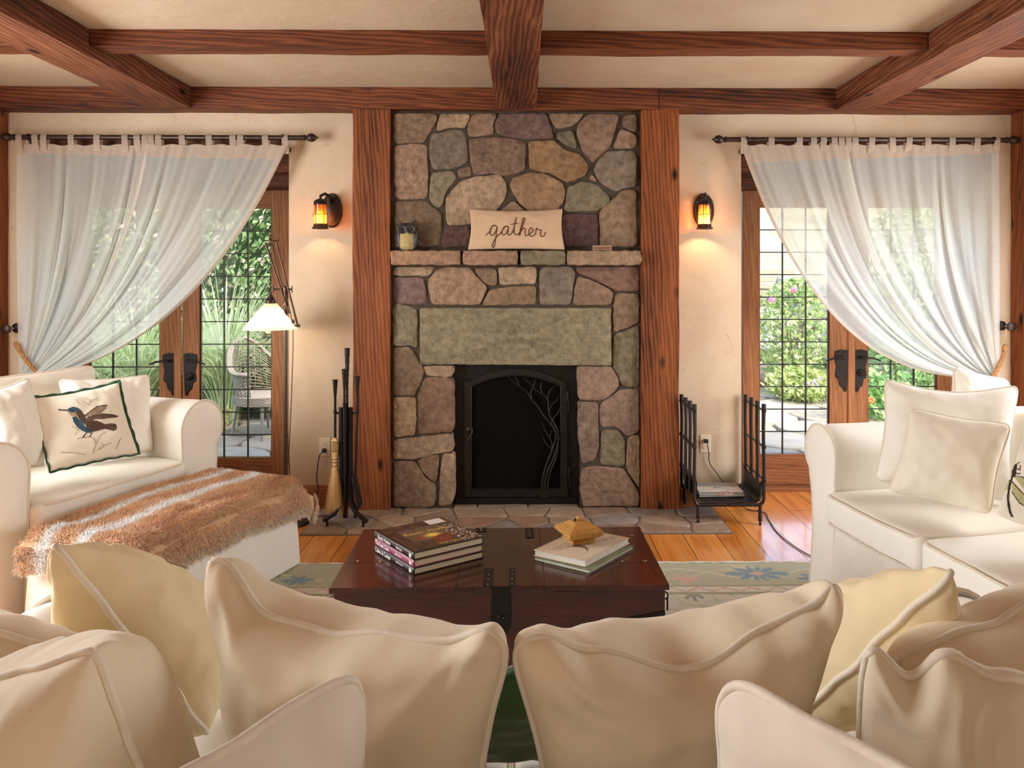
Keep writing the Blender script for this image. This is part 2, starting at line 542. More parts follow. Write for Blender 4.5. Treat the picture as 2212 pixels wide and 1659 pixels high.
ZB = 2.512
xs = [XL, XW(797, YP), XW(1424, YP), XR]
for i in range(3):
    beam('ceiling_beam', (xs[i] + .001, YP, ZB), (xs[i+1] - .001, YW - .001, ZC), M_WX, 3 + i)
long_x = [(P(322, 235, YP).x, P(411, 235, YP).x), (P(1073, 235, YP).x, P(1158, 235, YP).x), (P(1806, 237, YP).x, P(1886, 237, YP).x)]
for i, (a, b) in enumerate(long_x):
    beam('ceiling_beam', (a, YB, ZB + .001), (b, YP - .002, ZC), M_WY, 11 + i)
edges = [XL] + [v for p in long_x for v in p] + [XR]
for yc in (3.556, 2.35, 1.15, -.1, -1.4):
    for i in range(4):
        beam('ceiling_beam', (edges[2*i] + .002, yc, 2.562), (edges[2*i+1] - .002, yc + .118, ZC), M_WX, 20 + i + yc)

for a, b, sd in ((XW(762, YP), XW(842, YP), 31), (XW(1386, YP), XW(1467, YP), 32), (XL, XW(18, YW), 33), (XW(2183, YW), XR, 34)):
    beam('post', (a, YP + .001, .001), (b, YW - .001, ZB - .002), M_WZ, sd)

for i, (a, b) in enumerate(((OL[1], XW(762, YP)), (XW(1467, YP), OR_[0]))):
    mb = MB(); mb.box((a, YW - .018, 0), (b, YW - .0005, .135)); struct('baseboard_%s' % ('left', 'right')[i], mb, M_DOORX, bevel=.003)
for i, (a, b) in enumerate(((XL, OL[0]), (OR_[1], XR))):
    mb = MB(); mb.box((a, YW - .018, 0), (b, YW - .0005, .135)); struct('baseboard_%s' % ('far_left', 'far_right')[i], mb, M_DOORX, bevel=.003)

# ------------------------------------------------------------------ door openings
def door_frame(n, x0, x1, ztop):
    e = thing('trim_%d' % n, ((x0 + x1) / 2, YD, 0), None, None); e['kind'] = 'structure'
    h = MB(); h.box((x0, YW + .004, 2.14), (x1, 4.90, OT)); h.box((x0, 4.90, ztop), (x1, 5.17, OT - .01)); mk('header', h, M_FRAMEX, e, bevel=.004)
    j = MB()
    j.box((x0, 4.93, 0), (x0 + .028, 5.17, ztop)); j.box((x1 - .028, 4.93, 0), (x1, 5.17, ztop))
    mk('jamb', j, M_FRAMEW, e, bevel=.003)
    s_ = MB(); s_.box((x0, 5.03, 0), (x1, 5.20, .028)); mk('threshold', s_, M_DOORX, e, bevel=.004)
    return e

PLATE = [(0, 0), (.05, .006), (.092, -.008), (.094, -.035), (.087, -.085), (.080, -.115), (.088, -.18), (.066, -.20), (.058, -.245), (.037, -.262), (.026, -.29), (.010, -.283), (.004, -.16)]
def door_leaf(n, x0, x1, gx0, gx1, zb, zt, gz0, gz1, side, cyl):
    """side: +1 the handle sits at the x1 edge, -1 at the x0 edge"""
    e = thing('door_%d' % n, ((x0 + x1) / 2, YD, 0), None, None); e['kind'] = 'structure'
    T = .05
    st = MB()
    st.box((x0, YD, zb), (gx0, YD + T, zt)); st.box((gx1, YD, zb), (x1, YD + T, zt))
    mk('stile', st, M_DOORW if n in (1, 2) else M_DOORW, e, bevel=.003)
    rl = MB(); rl.box((gx0 - .001, YD + .001, gz1), (gx1 + .001, YD + T, zt - .001)); rl.box((gx0 - .001, YD + .001, zb), (gx1 + .001, YD + T, gz0))
    mk('rail', rl, M_DOORX, e, bevel=.003)
    g = MB(); g.box((gx0 - .005, YD + .020, gz0 - .005), (gx1 + .005, YD + .026, gz1 + .005)); mk('glass_pane', g, M_GLASS, e)
    m = MB(); w = .0045
    for k in (1, 2):
        x = gx0 + (gx1 - gx0) * k / 3
        m.box((x - w, YD + .008, gz0), (x + w, YD + .0195, gz1))
    for k in range(1, 11):
        z = gz0 + (gz1 - gz0) * k / 11
        m.box((gx0, YD + .010, z - w * .8), (gx1, YD + .0190, z + w * .8))
    m.box((gx0, YD + .012, gz0), (gx0 + .006, YD + .0195, gz1)); m.box((gx1 - .006, YD + .012, gz0), (gx1, YD + .0195, gz1))
    mk('muntin_grid', m, M_IRON, e)
    pg = MB()
    for sx in (x0 + (gx0 - x0) * .45, gx1 + (x1 - gx1) * .45):
        for sz in (gz1 + .035, gz1 + .085): pg.box((sx - .007, YD - .002, sz - .007), (sx + .007, YD + .01, sz + .007))
    mk('peg', pg, M_DOORX, e)
    # handle plate and lever
    xe = (x1 - .012) if side > 0 else (x0 + .012)
    sg = -1 if side > 0 else 1
    ztp = ZW(763 if n < 3 else 757, YD)
    pl = MB(); pl.prism([(xe + sg * a, ztp + b) for a, b in PLATE], YD - .006, YD)
    hp = mk('handle_plate', pl, M_IRON_DK, e, bevel=.0015)
    sc_ = MB()
    for a, b in ((.03, -.012), (.07, -.012), (.075, -.19), (.022, -.27)): sc_.ball((xe + sg * a, YD - .008, ztp + b), .005, 8, 4)
    mk('screw', sc_, M_IRON, hp, smooth=True)
    lv = MB()
    a0 = Vector((xe + sg * .035, YD - .006, ztp - .048))
    lv.lathe([(.014, -.008), (.014, 0), (.009, .002), (.009, .03)], a0, 'Y', 12, M=Matrix.Translation(a0) @ Matrix.Scale(-1, 4, (0, 1, 0)))
    pts = [a0 + Vector((sg * t * .13, -.034 - .006 * sin(t * 3), .004 * sin(t * 3) - .022 * t * t)) for t in [i / 8 for i in range(9)]]
    lv.tube(pts, [.009 - .004 * i / 8 for i in range(9)], 8)
    mk('lever', lv, M_IRON, e, smooth=50)
    if cyl:
        c = Vector((xe + sg * .045, YD - .006, ztp - .155))
        k = MB(); k.lathe([(.026, 0), (.026, .010), (.018, .016), (.012, .016), (.012, .020)], axis='Y', seg=20, M=Matrix.Translation(c) @ Matrix.Scale(-1, 4, (0, 1, 0)))
        k.box((c.x - .012, c.y - .034, c.z - .004), (c.x + .012, c.y - .018, c.z + .004))
        mk('lock', k, M_IRON_DK, e, smooth=40)
    return e
zt = ZW(410, YD)
door_frame(1, OL[0], OL[1], zt); door_frame(2, OR_[0], OR_[1], zt)
X = lambda px: XW(px, YD)
gz = (P(500, 989, YD).z, P(500, 450, YD).z)
d1 = door_leaf(1, X(150), X(385), X(191), X(344), .03, zt - .003, gz[0], gz[1], 1, False)
d2 = door_leaf(2, X(393), X(629), X(431), X(586), .03, zt - .003, gz[0], gz[1], -1, True)
gz = (P(1800, 981, YD).z, P(1800, 448, YD).z)
d3 = door_leaf(3, X(1604), X(1835), X(1641), X(1792), .03, zt - .003, gz[0], gz[1], 1, False)
d4 = door_leaf(4, X(1841), X(2066), X(1876), X(2025), .03, zt - .003, gz[0], gz[1], -1, True)
for d, x in ((d1, (X(377), X(393))), (d3, (X(1831), X(1846)))):
    mb = MB(); mb.box((x[0], YD - .012, .035), (x[1], YD - .0005, zt - .005)); mk('astragal', mb, M_DOORW, d, bevel=.004)

# ================================================================== fireplace
YF = 4.655
fire = thing('fireplace', (-.12, YF, 0), 'tall fieldstone fireplace with iron door and stone mantel between two timber posts', 'fireplace')
fx0, fx1 = XW(841, YP) + .004, XW(1386, YP) - .003
hx0, hx1, hz = XW(982, YF), XW(1247, YF), P(1114, 790, YF).z
mb = MB()
for x0, x1, z0, z1 in ((fx0, hx0 - .02, 0, ZB), (hx1 + .02, fx1, 0, ZB), (hx0 - .02, hx1 + .02, hz + .02, ZB)):
    mb.box((x0, YF + .012, z0 + .002), (x1, YW - .003, z1 - .004))
mk('mortar_body', mb, M_MORTAR, fire)

def chaikin(p, it=2):
    for _ in range(it):
        q = []
        for i in range(len(p)):
            a, b = p[i], p[(i+1) % len(p)]
            q.append((a[0]*.88 + b[0]*.12, a[1]*.88 + b[1]*.12)); q.append((a[0]*.12 + b[0]*.88, a[1]*.12 + b[1]*.88))
        p = q
    return p
def dense(p, step):
    q = []
    for i in range(len(p)):
        a, b = p[i], p[(i+1) % len(p)]
        d = math.hypot(b[0]-a[0], b[1]-a[1]); n = max(1, int(d / step))
        for k in range(n): q.append((a[0] + (b[0]-a[0])*k/n, a[1] + (b[1]-a[1])*k/n))
    return q
def stone(mb, poly, fr, col, thick=.035, amp=.010, jit=.0022, seed=0, it=2, step=.012, blot=.35, round_=.008, freq=14, rad=.014):
    """poly in the face plane (metres); fr(a, b, h) places it, h outward"""
    p = dense(poly, step)
    for _ in range(max(1, int(rad / step * 2.2) ** 2)):
        p = [((p[i-1][0] + 2*p[i][0] + p[(i+1) % len(p)][0]) / 4, (p[i-1][1] + 2*p[i][1] + p[(i+1) % len(p)][1]) / 4) for i in range(len(p))]
    cx = sum(a for a, b in p) / len(p); cy = sum(b for a, b in p) / len(p)
    n = len(p)
    o = Vector((seed * 7.3, seed * 3.1, seed * 1.7))
    p = [(a + 2.2 * jit * (noise.noise(Vector((a*22, b*22, seed))) + .5 * noise.noise(Vector((a*70, b*70, seed)))), b + 2.2 * jit * (noise.noise(Vector((a*22, b*22, seed + 50))) + .5 * noise.noise(Vector((a*70, b*70, seed + 50))))) for a, b in p]
    size = sum(math.hypot(a-cx, b-cy) for a, b in p) / n
    k0 = min(.3, round_ / max(size, .01))
    rings = [(0, -thick), (0, -round_), (k0 * .35, -round_ * .35), (k0, 0)] + [(k0 + (1 - k0) * t, 0) for t in (.12, .25, .4, .55, .7, .85)]
    vs = []; cs = []
    for t, h in rings:
        for a, b in p:
            x = a + (cx - a) * t; y = b + (cy - b) * t
            q = Vector((x, y, 0)) * 5 + o
            hh = h
            if h > -thick: hh += amp * (noise.noise(q * 1.2) * 1.3 + .6 * noise.noise(q * 3.5) + .25 * noise.noise(q * freq))
            vs.append(fr(x, y, hh))
            m = noise.noise(q * 1.5 + Vector((3, 3, 3))) * .5 + noise.noise(q * 4) * .35
            s_ = 1 - blot * max(0, min(1, m + .35))
            cs.append((col[0]*s_*1.08, col[1]*s_, col[2]*s_*.97))
    fs = []
    for i in range(len(rings) - 1):
        for k in range(n):
            fs.append((i*n+k, i*n+(k+1) % n, (i+1)*n+(k+1) % n, (i+1)*n+k))
    vs.append(fr(cx, cy, amp * .5)); cs.append(cs[-1])
    c = len(vs) - 1
    for k in range(n): fs.append(((len(rings)-1)*n+k, (len(rings)-1)*n+(k+1) % n, c))
    n0 = mb.add(vs, fs, (1, 1, 1))
    mb.c[n0:] = cs
def C2P(pts, oy):
    return [(lambda v: (v.x, v.z))(P(700 + a / 2.765, oy + b / 2.765, YF)) for a, b in pts]
TAN, PUR, GRN, BRN, RED, GRY = S(182, 160, 132), S(124, 102, 94), S(142, 134, 110), S(152, 130, 106), S(164, 138, 116), S(140, 128, 112)
UP = [
 ([(415,675),(680,675),(672,725),(625,800),(608,850),(415,860)], BRN), ([(690,675),(880,675),(845,765),(770,760),(665,780),(680,730)], TAN),
 ([(893,675),(1035,675),(1010,740),(1015,800),(862,818),(855,750)], RED), ([(1045,675),(1330,675),(1375,825),(1200,830),(1030,800),(1015,740)], PUR),
 ([(1338,675),(1560,675),(1500,745),(1385,770),(1355,720)], BRN), ([(1580,675),(1765,680),(1735,780),(1715,870),(1610,978),(1545,905),(1505,800),(1520,735)], RED),
 ([(1790,680),(1870,680),(1868,795),(1820,775),(1775,755)], BRN), ([(1770,762),(1868,805),(1868,885),(1725,890),(1745,830)], BRN),
 ([(1390,790),(1480,770),(1500,830),(1510,890),(1440,870),(1395,830)], GRN), ([(640,800),(770,770),(835,770),(855,850),(860,965),(790,1000),(650,1015),(630,950),(632,850)], GRY),
 ([(862,825),(1010,815),(1110,820),(1205,845),(1200,1020),(1090,1050),(990,1035),(890,1045),(870,920)], S(134,112,96)),
 ([(1220,840),(1370,835),(1430,890),(1530,920),(1585,990),(1560,1050),(1450,1095),(1370,1040),(1225,1010)], S(164,134,100)),
 ([(1690,900),(1868,895),(1868,1120),(1775,1125),(1745,1150),(1650,1095),(1605,1010),(1640,950)], GRY),
 ([(415,868),(520,855),(615,860),(622,1000),(618,1185),(490,1192),(420,1190)], RED), ([(640,1030),(775,1015),(795,1065),(730,1140),(700,1240),(660,1240),(625,1185),(630,1100)], GRN),
 ([(790,1010),(880,990),(885,1045),(805,1065)], BRN), ([(805,1085),(890,1055),(1050,1038),(1090,1090),(1092,1170),(1025,1265),(870,1340),(730,1345),(725,1180)], TAN),
 ([(1120,1060),(1230,1028),(1320,1035),(1420,1085),(1450,1150),(1430,1210),(1380,1265),(1225,1268),(1150,1190),(1105,1110)], S(160,132,102)),
 ([(1455,1115),(1560,1078),(1640,1105),(1712,1185),(1700,1220),(1640,1260),(1430,1265),(1445,1200)], GRN), ([(1575,1070),(1600,1030),(1638,1090)], BRN),
 ([(1780,1132),(1868,1128),(1872,1475),(1650,1475),(1645,1260),(1720,1190)], BRN), ([(420,1200),(600,1195),(700,1270),(705,1370),(690,1470),(420,1480)], S(138,118,96)),
 ([(1130,1195),(1215,1270),(1040,1265)], BRN), ([(740,1350),(870,1345),(880,1475),(695,1478),(700,1390)], S(110,86,82)),
 ([(1425,1275),(1635,1275),(1635,1475),(1430,1475),(1380,1400)], S(104,80,78)), ([(885,1345),(1020,1275),(1150,1280),(1150,1475),(885,1475)], BRN),
 ([(1160,1280),(1410,1275),(1370,1400),(1420,1475),(1160,1475)], GRN)]
LO = [
 ([(408,72),(670,72),(630,128),(408,128)], TAN), ([(408,135),(598,135),(618,300),(500,300),(410,285)], S(132,110,104)),
 ([(690,75),(870,72),(910,130),(978,195),(930,300),(640,300),(615,160),(650,110)], S(168,142,116)), ([(895,80),(1032,80),(1035,185),(985,190),(920,130)], BRN),
 ([(1040,72),(1270,72),(1265,175),(1045,182)], TAN), ([(985,210),(1090,192),(1265,185),(1272,300),(940,303)], S(160,136,108)),
 ([(1285,85),(1320,70),(1480,70),(1500,110),(1475,300),(1290,303)], GRY), ([(1510,125),(1600,155),(1728,215),(1715,303),(1480,303)], RED),
 ([(1500,72),(1885,72),(1885,225),(1740,215),(1620,150),(1510,110)], S(140,112,98)), ([(408,300),(430,285),(560,325),(560,560),(515,545),(412,548)], GRN),
 ([(412,555),(515,548),(550,600),(600,690),(595,725),(560,800),(540,845),(412,845)], BRN), ([(590,665),(780,665),(778,720),(740,740),(600,720)], TAN),
 ([(600,735),(700,728),(775,745),(775,1060),(560,1078),(558,830)], S(156,128,106)), ([(412,852),(548,852),(550,1000),(540,1080),(415,1098)], S(172,148,116)),
 ([(412,1105),(765,1068),(778,1175),(690,1190),(540,1225),(412,1225)], TAN), ([(550,1235),(600,1205),(690,1195),(680,1290),(670,1375),(600,1320)], BRN),
 ([(412,1235),(545,1235),(600,1330),(672,1385),(660,1500),(580,1515),(415,1512)], S(160,138,114)), ([(705,1190),(780,1185),(782,1440),(760,1500),(685,1505),(690,1380)], TAN),
 ([(1735,228),(1885,232),(1885,410),(1730,470),(1728,350)], BRN), ([(1728,480),(1885,420),(1885,795),(1780,790),(1755,715),(1725,665)], GRN),
 ([(1512,665),(1720,668),(1765,750),(1755,800),(1690,860),(1640,875),(1520,870)], S(162,138,120)), ([(1515,880),(1640,882),(1640,1020),(1645,1130),(1620,1230),(1540,1255),(1520,1100)], S(146,128,112)),
 ([(1655,880),(1770,805),(1885,800),(1885,1060),(1810,1090),(1760,1035),(1650,1035),(1645,950)], S(148,126,110)), ([(1655,1050),(1750,1045),(1795,1100),(1800,1270),(1650,1258)], GRN),
 ([(1810,1110),(1830,1080),(1885,1075),(1885,1400),(1805,1280)], BRN), ([(1535,1280),(1600,1262),(1790,1278),(1885,1420),(1885,1505),(1545,1505),(1530,1400)], S(156,132,112))]
mb = MB(); rs = random.Random(3)
fr = lambda a, b, h: Vector((a, YF - h, b))
for k, (pts, col) in enumerate(UP):
    stone(mb, C2P(pts, 0), fr, (lambda q: tuple(c * q for c in col))(rs.uniform(.74, .98)), seed=k + 1)
for k, (pts, col) in enumerate(LO):
    stone(mb, C2P(pts, 550), fr, (lambda q: tuple(c * q for c in col))(rs.uniform(.74, .98)), seed=k + 41, thick=.09 if k in (11, 12, 14, 17, 20, 21, 25) else .035)
mk('stone_facing', mb, M_STONE, fire, smooth=50)
mb = MB()
stone(mb, C2P([(574,318),(1714,318),(1714,662),(574,655)], 550), lambda a, b, h: Vector((a, YF - .012 - h, b)), S(142, 136, 110), thick=.10, amp=.015, it=1, jit=.0015, seed=99, blot=.18, step=.012, round_=.006, freq=30, rad=.006)
mk('lintel_stone', mb, M_STONE, fire, smooth=50)
# mantel: four stones laid as a shelf
MT = ZW(541, 4.54); MBt = ZW(572.5, 4.54)
for k, (a, b, col) in enumerate(((392, 815, S(168,138,112)), (826, 1158, S(160,134,110)), (1170, 1444, S(132,124,102)), (1450, 1897, S(164,142,116)))):
    x0 = XW(700 + a / 2.765, 4.54); x1 = XW(700 + b / 2.765, 4.54)
    m = MB()
    poly = [(x0, MBt), (x1, MBt), (x1, MT), (x0, MT)]
    stone(m, poly, lambda a, b, h: Vector((a, 4.545 - h, b)), col, thick=.125 if 0 else .11, amp=.004, it=2, jit=.003, seed=120 + k, round_=.012, step=.014)
    # deepen: the top runs back to the wall
    m.gbox((x0 + .004, 4.56, MBt + .004), (x1 - .004, YF + .012, MT - .0015), (max(3, int((x1-x0)/.04)), 3, 2), col=tuple(c * .95 for c in col), fn=lambda p: p + Vector((0, 0, .0012 * noise.noise(p * 14))))
    mk('mantel_stone', m, M_STONE, fire, smooth=50)

# ------------------------------------------------------------------ hearth, flat flagstones
def vor_cells(pts, x0, x1, y0, y1):
    cells = []
    for i, (px, py) in enumerate(pts):
        poly = [(x0, y0), (x1, y0), (x1, y1), (x0, y1)]
        for j, (qx, qy) in enumerate(pts):
            if i == j or (qx-px)**2 + (qy-py)**2 > 4: continue
            mx, my = (px+qx)/2, (py+qy)/2; nx, ny = qx-px, qy-py
            out_ = []
            for k in range(len(poly)):
                a, b = poly[k], poly[(k+1) % len(poly)]
                da = (a[0]-mx)*nx + (a[1]-my)*ny; db = (b[0]-mx)*nx + (b[1]-my)*ny
                if da <= 0: out_.append(a)
                if (da < 0) != (db < 0) and abs(da - db) > 1e-12:
                    t = da / (da - db); out_.append((a[0]+(b[0]-a[0])*t, a[1]+(b[1]-a[1])*t))
            poly = out_
            if len(poly) < 3: break
        if len(poly) >= 3: cells.append(poly)
    return cells
def shrink(poly, g):
    cx = sum(a for a, b in poly)/len(poly); cy = sum(b for a, b in poly)/len(poly)
    sz = sum(math.hypot(a-cx, b-cy) for a, b in poly)/len(poly)
    t = min(.3, g / sz)
    return [(a+(cx-a)*t, b+(cy-b)*t) for a, b in poly]
HX0, HX1, HY0 = G(646, 1158).x, G(1583, 1154).x, G(1100, 1156).y
mb = MB(); mb.box((HX0, HY0, .0005), (HX1, YF + .02, .008)); mk('hearth_bed', mb, plain('grout', S(122, 110, 96), .9, 0, .1, 20, bmp=.2), fire)
rs = random.Random(12); pts = []
for i in range(9):
    for j in range(3):
        pts.append((HX0 + (i + .5 + rs.uniform(-.3, .3) + (.3 if j == 1 else 0)) * (HX1-HX0)/9, HY0 + (j + .5 + rs.uniform(-.25, .25)) * (YF - HY0)/3))
mb = MB()
pal = [S(160,142,122), S(150,128,110), S(138,132,122), S(168,148,124), S(146,140,136), S(156,126,104)]
for k, c in enumerate(vor_cells(pts, HX0, HX1, HY0, YF + .015)):
    stone(mb, shrink(c, .007), lambda a, b, h: Vector((a, b, .014 + h)), (lambda q, z: tuple(v * q for v in z))(rs.uniform(.9, 1.1), rs.choice(pal)), thick=.012, amp=.0025, seed=200 + k, it=2, step=.02, blot=.25, round_=.004)
for k, (a, b_) in enumerate(((hx0 - .01, -.30), (-.293, .02), (.027, hx1 + .01))):
    stone(mb, [(a, YF + .012), (b_, YF + .012), (b_, 4.734), (a, 4.734)], lambda a, b, h: Vector((a, b, .014 + h)), S(150, 134, 116), thick=.012, amp=.002, seed=260 + k, it=1, step=.02, blot=.25, round_=.003, rad=.004, jit=.0008)
M_HEARTH = attr_mat('hearth_stone', 0.55, 0.25, 12, 0.35, 0.4, 0.008)
mk('hearth_slab', mb, M_HEARTH, fire, smooth=50)

# ------------------------------------------------------------------ iron surround and fire door
YI = 4.735
def I2(a, b, y=YI):      # crop pixel of the 320x340 close-up to the panel plane
    return P(960 + a / 4.878, 770 + b / 4.878, y)
mb = MB()
mb.box((hx0 - .018, YI, .016), (hx1 + .018, YI + .012, hz + .018))
mk('iron_surround', mb, M_IRON_DK, fire)
mb = MB()
mb.box((I2(118, 0, YI - .01).x, YI - .012, .0165), (I2(1400, 0, YI - .01).x, YI - .001, I2(0, 1478).z - .005))
mk('sill_plate', mb, M_IRON_DK, fire, bevel=.002)
dl, dr = I2(215, 0).x, I2(1290, 0).x
il, ir = I2(285, 0).x, I2(1225, 0).x
db_, ib = I2(0, 1470).z, I2(0, 1385).z
ds, dt = I2(0, 290).z, I2(0, 128).z
is_, it_ = I2(0, 312).z, I2(0, 196).z
def arch(x0, x1, zs, zt_, n=22):
    return [(x0 + (x1-x0)*i/n, zs + (zt_-zs)*(1 - (2*i/n-1)**2)) for i in range(n + 1)]
fd = MB()
oa, ia = arch(dl, dr, ds, dt), arch(il, ir, is_, it_)
y0, y1 = YI - .022, YI - .002
for i in range(len(oa) - 1):
    q = [oa[i], oa[i+1], ia[i+1], ia[i]]
    fd.prism(q, y0, y1)
fd.prism([(dl, db_), (il, ib), (il, is_), (dl, ds)], y0, y1); fd.prism([(dr, db_), (dr, ds), (ir, is_), (ir, ib)], y0, y1)
fd.prism([(dl, db_), (dr, db_), (ir, ib), (il, ib)], y0, y1)
door = mk('fire_door', fd, M_IRON, fire)
door['_o'] = [0, 0, 0]; door['_o'] = list(Vector(fire['_o']))
ed = MB()
ed.tube([(x, y0 - .002, z) for x, z in ia], .004, 6); ed.tube([(il, y0 - .002, is_), (il, y0 - .002, ib), (ir, y0 - .002, ib), (ir, y0 - .002, is_)], .004, 6)
mk('inner_rod', ed, M_IRON, door, smooth=50)
scr, nt, b, o = new_mat('fire_screen_mesh')
b.inputs['Base Color'].default_value = (*S(10, 7, 6), 1); b.inputs['Roughness'].default_value = .9; b.inputs['Specular IOR Level'].default_value = .1
ck = N(nt, 'ShaderNodeTexChecker', i_Scale=420.0); nt.links.new(coords(nt), ck.inputs[0])
bump(nt, b, ck.outputs[1], .4, .002)
sm = MB(); sm.prism([(il, ib)] + ia[::1][:0] + [(x, z) for x, z in [(il, is_)] + ia[1:-1] + [(ir, is_)]] + [(ir, ib)], YI - .008, YI - .005); mk('mesh_screen', sm, scr, door)
rv = MB()
for a, b2 in ((240,298),(1250,298),(245,1435),(1268,1428),(575,188),(750,168),(915,190),(1068,238),(425,230),(430,1430),(610,1432),(797,1425),(975,1420),(1135,1422),(1243,445),(1243,590),(1243,745),(1248,925),(1250,1087),(1258,1240)):
    v = I2(a, b2); rv = MB(); rv.ball((v.x, y0 - .001, v.z), (.0065, .004, .0065), 8, 4); mk('rivet', rv, M_IRON, door, smooth=True)
cl = MB()
for a0, b0, a1, b1 in ((215,255,275,345),(1222,255,1285,345),(218,1385,278,1470),(1235,1380,1300,1472),(1000,1382,1105,1475)):
    p0, p1 = I2(a0, b1), I2(a1, b0); cl = MB(); cl.box((p0.x, y0 - .005, p0.z), (p1.x, y0 + .001, p1.z)); mk('corner_strap', cl, M_IRON, door, bevel=.002)
hd = MB(); c = I2(265, 768); hd.lathe([(.020, -.004), (.020, .006), (.012, .012), (.0, .014)], axis='Y', seg=16, M=Matrix.Translation((c.x, y0, c.z)) @ Matrix.Scale(-1, 4, (0, 1, 0)))
hd.tube([(I2(a, b2).x, y0 - .018 - .012 * sin(k / 8 * pi), I2(a, b2).z) for k, (a, b2) in enumerate(((298,745),(300,780),(285,815),(262,850),(252,890),(252,930),(262,970),(270,1000),(268,1022)))], .0045, 8)
mk('latch_handle', hd, M_IRON, door, smooth=50)
for a, b0, b1 in ((1298, 362, 570), (1310, 1152, 1360)):
    h = MB(); t_, bt = I2(a, b0), I2(a + 8, b1); m_ = (t_ + bt) / 2
    h.lathe([(.008, t_.z), (.008, m_.z)], (t_.x, y0 - .004, 0), 'Z', 12); h.lathe([(.0062, m_.z), (.0062, bt.z)], (bt.x, y0 - .004, 0), 'Z', 12)
    mk('hinge', h, M_IRON, door, smooth=40)
# tree branches wrought over the screen
BR = [([(1028,1380),(1030,1290),(1055,1180),(1090,1080),(1130,985),(1165,880),(1172,800),(1140,730),(1090,670),(1030,600),(990,530),(930,465),(885,390),(850,345),(780,300),(715,255),(672,208)], 7, 2.8),
      ([(1055,1380),(1060,1290),(1090,1180),(1140,1080),(1180,960),(1200,860),(1190,770),(1150,690),(1105,620),(1092,540),(1090,460),(1060,410),(1025,385),(960,350),(915,290),(865,245),(830,212)], 7, 2.6),
      ([(1085,1380),(1095,1290),(1120,1180),(1160,1100),(1190,1000),(1198,900)], 6, 5),
      ([(1130,985),(1130,900),(1105,845),(1065,785),(1040,730),(1022,680)], 4.2, 2.2), ([(1105,845),(1125,770)], 3.2, 2.2), ([(1120,960),(1075,915),(1045,870),(1033,835)], 3.6, 2.2),
      ([(785,295),(770,250),(738,208)], 3.6, 2.4), ([(915,425),(912,360),(945,295),(955,240)], 3.6, 2.4), ([(1030,385),(1010,320),(1020,265)], 4.5, 3.2),
      ([(1088,450),(1095,380),(1125,330),(1150,310)], 3.6, 2.4), ([(1105,555),(1130,500),(1180,455),(1200,412)], 3.8, 2.4), ([(1120,705),(1145,640),(1190,590),(1212,545)], 3.8, 2.4)]
t = MB()
for pts, r0, r1 in BR:
    n = len(pts)
    t.tube([(I2(a, b2).x, y0 - .010, I2(a, b2).z) for a, b2 in pts], [(r0 + (r1 - r0) * i / (n-1)) * .00105 for i in range(n)], 8)
t.box((I2(1158,0).x, y0 - .02, I2(0,862).z), (I2(1232,0).x, y0 - .014, I2(0,848).z))
mk('branch_ornament', t, M_IRON, door, smooth=60)
# ================================================================== curtains, rods, tiebacks
def sheer(name, dens, tint):
    m, nt, b, o = new_mat(name)
    nt.nodes.remove(b)
    tr = N(nt, 'ShaderNodeBsdfTransparent')
    df = N(nt, 'ShaderNodeBsdfDiffuse'); df.inputs[0].default_value = (*tint, 1)
    tl = N(nt, 'ShaderNodeBsdfTranslucent'); tl.inputs[0].default_value = (*tint, 1)
    m1 = N(nt, 'ShaderNodeMixShader', i_0=0.60)
    nt.links.new(df.outputs[0], m1.inputs[1]); nt.links.new(tl.outputs[0], m1.inputs[2])
    lw = N(nt, 'ShaderNodeLayerWeight', i_Blend=0.35)
    v = coords(nt, (1, 1, 1))
    n = noi(nt, coords(nt, (300, 1, 40)), 1.0, 2); n2 = noi(nt, coords(nt, (40, 1, 300)), 1.0, 2)
    ad = N(nt, 'ShaderNodeMath', operation='ADD'); nt.links.new(n, ad.inputs[0]); nt.links.new(n2, ad.inputs[1])
    a1 = N(nt, 'ShaderNodeMath', operation='MULTIPLY_ADD', i_1=0.22, i_2=dens - 0.22); nt.links.new(ad.outputs[0], a1.inputs[0])
    a2 = N(nt, 'ShaderNodeMath', operation='MULTIPLY_ADD', i_1=0.42, use_clamp=True); nt.links.new(lw.outputs['Facing'], a2.inputs[0]); nt.links.new(a1.outputs[0], a2.inputs[2])
    m2 = N(nt, 'ShaderNodeMixShader')
    nt.links.new(a2.outputs[0], m2.inputs[0]); nt.links.new(tr.outputs[0], m2.inputs[1]); nt.links.new(m1.outputs[0], m2.inputs[2])
    nt.links.new(m2.outputs[0], o.inputs[0])
    return m
M_SHEER = sheer('sheer_linen', 0.70, S(240, 244, 240))
M_HEM = sheer('linen_hem', 0.90, S(228, 212, 196))
YR = 4.668
ROD_L, ROD_R = (ZW(298.5, YR), ZW(300.5, YR))

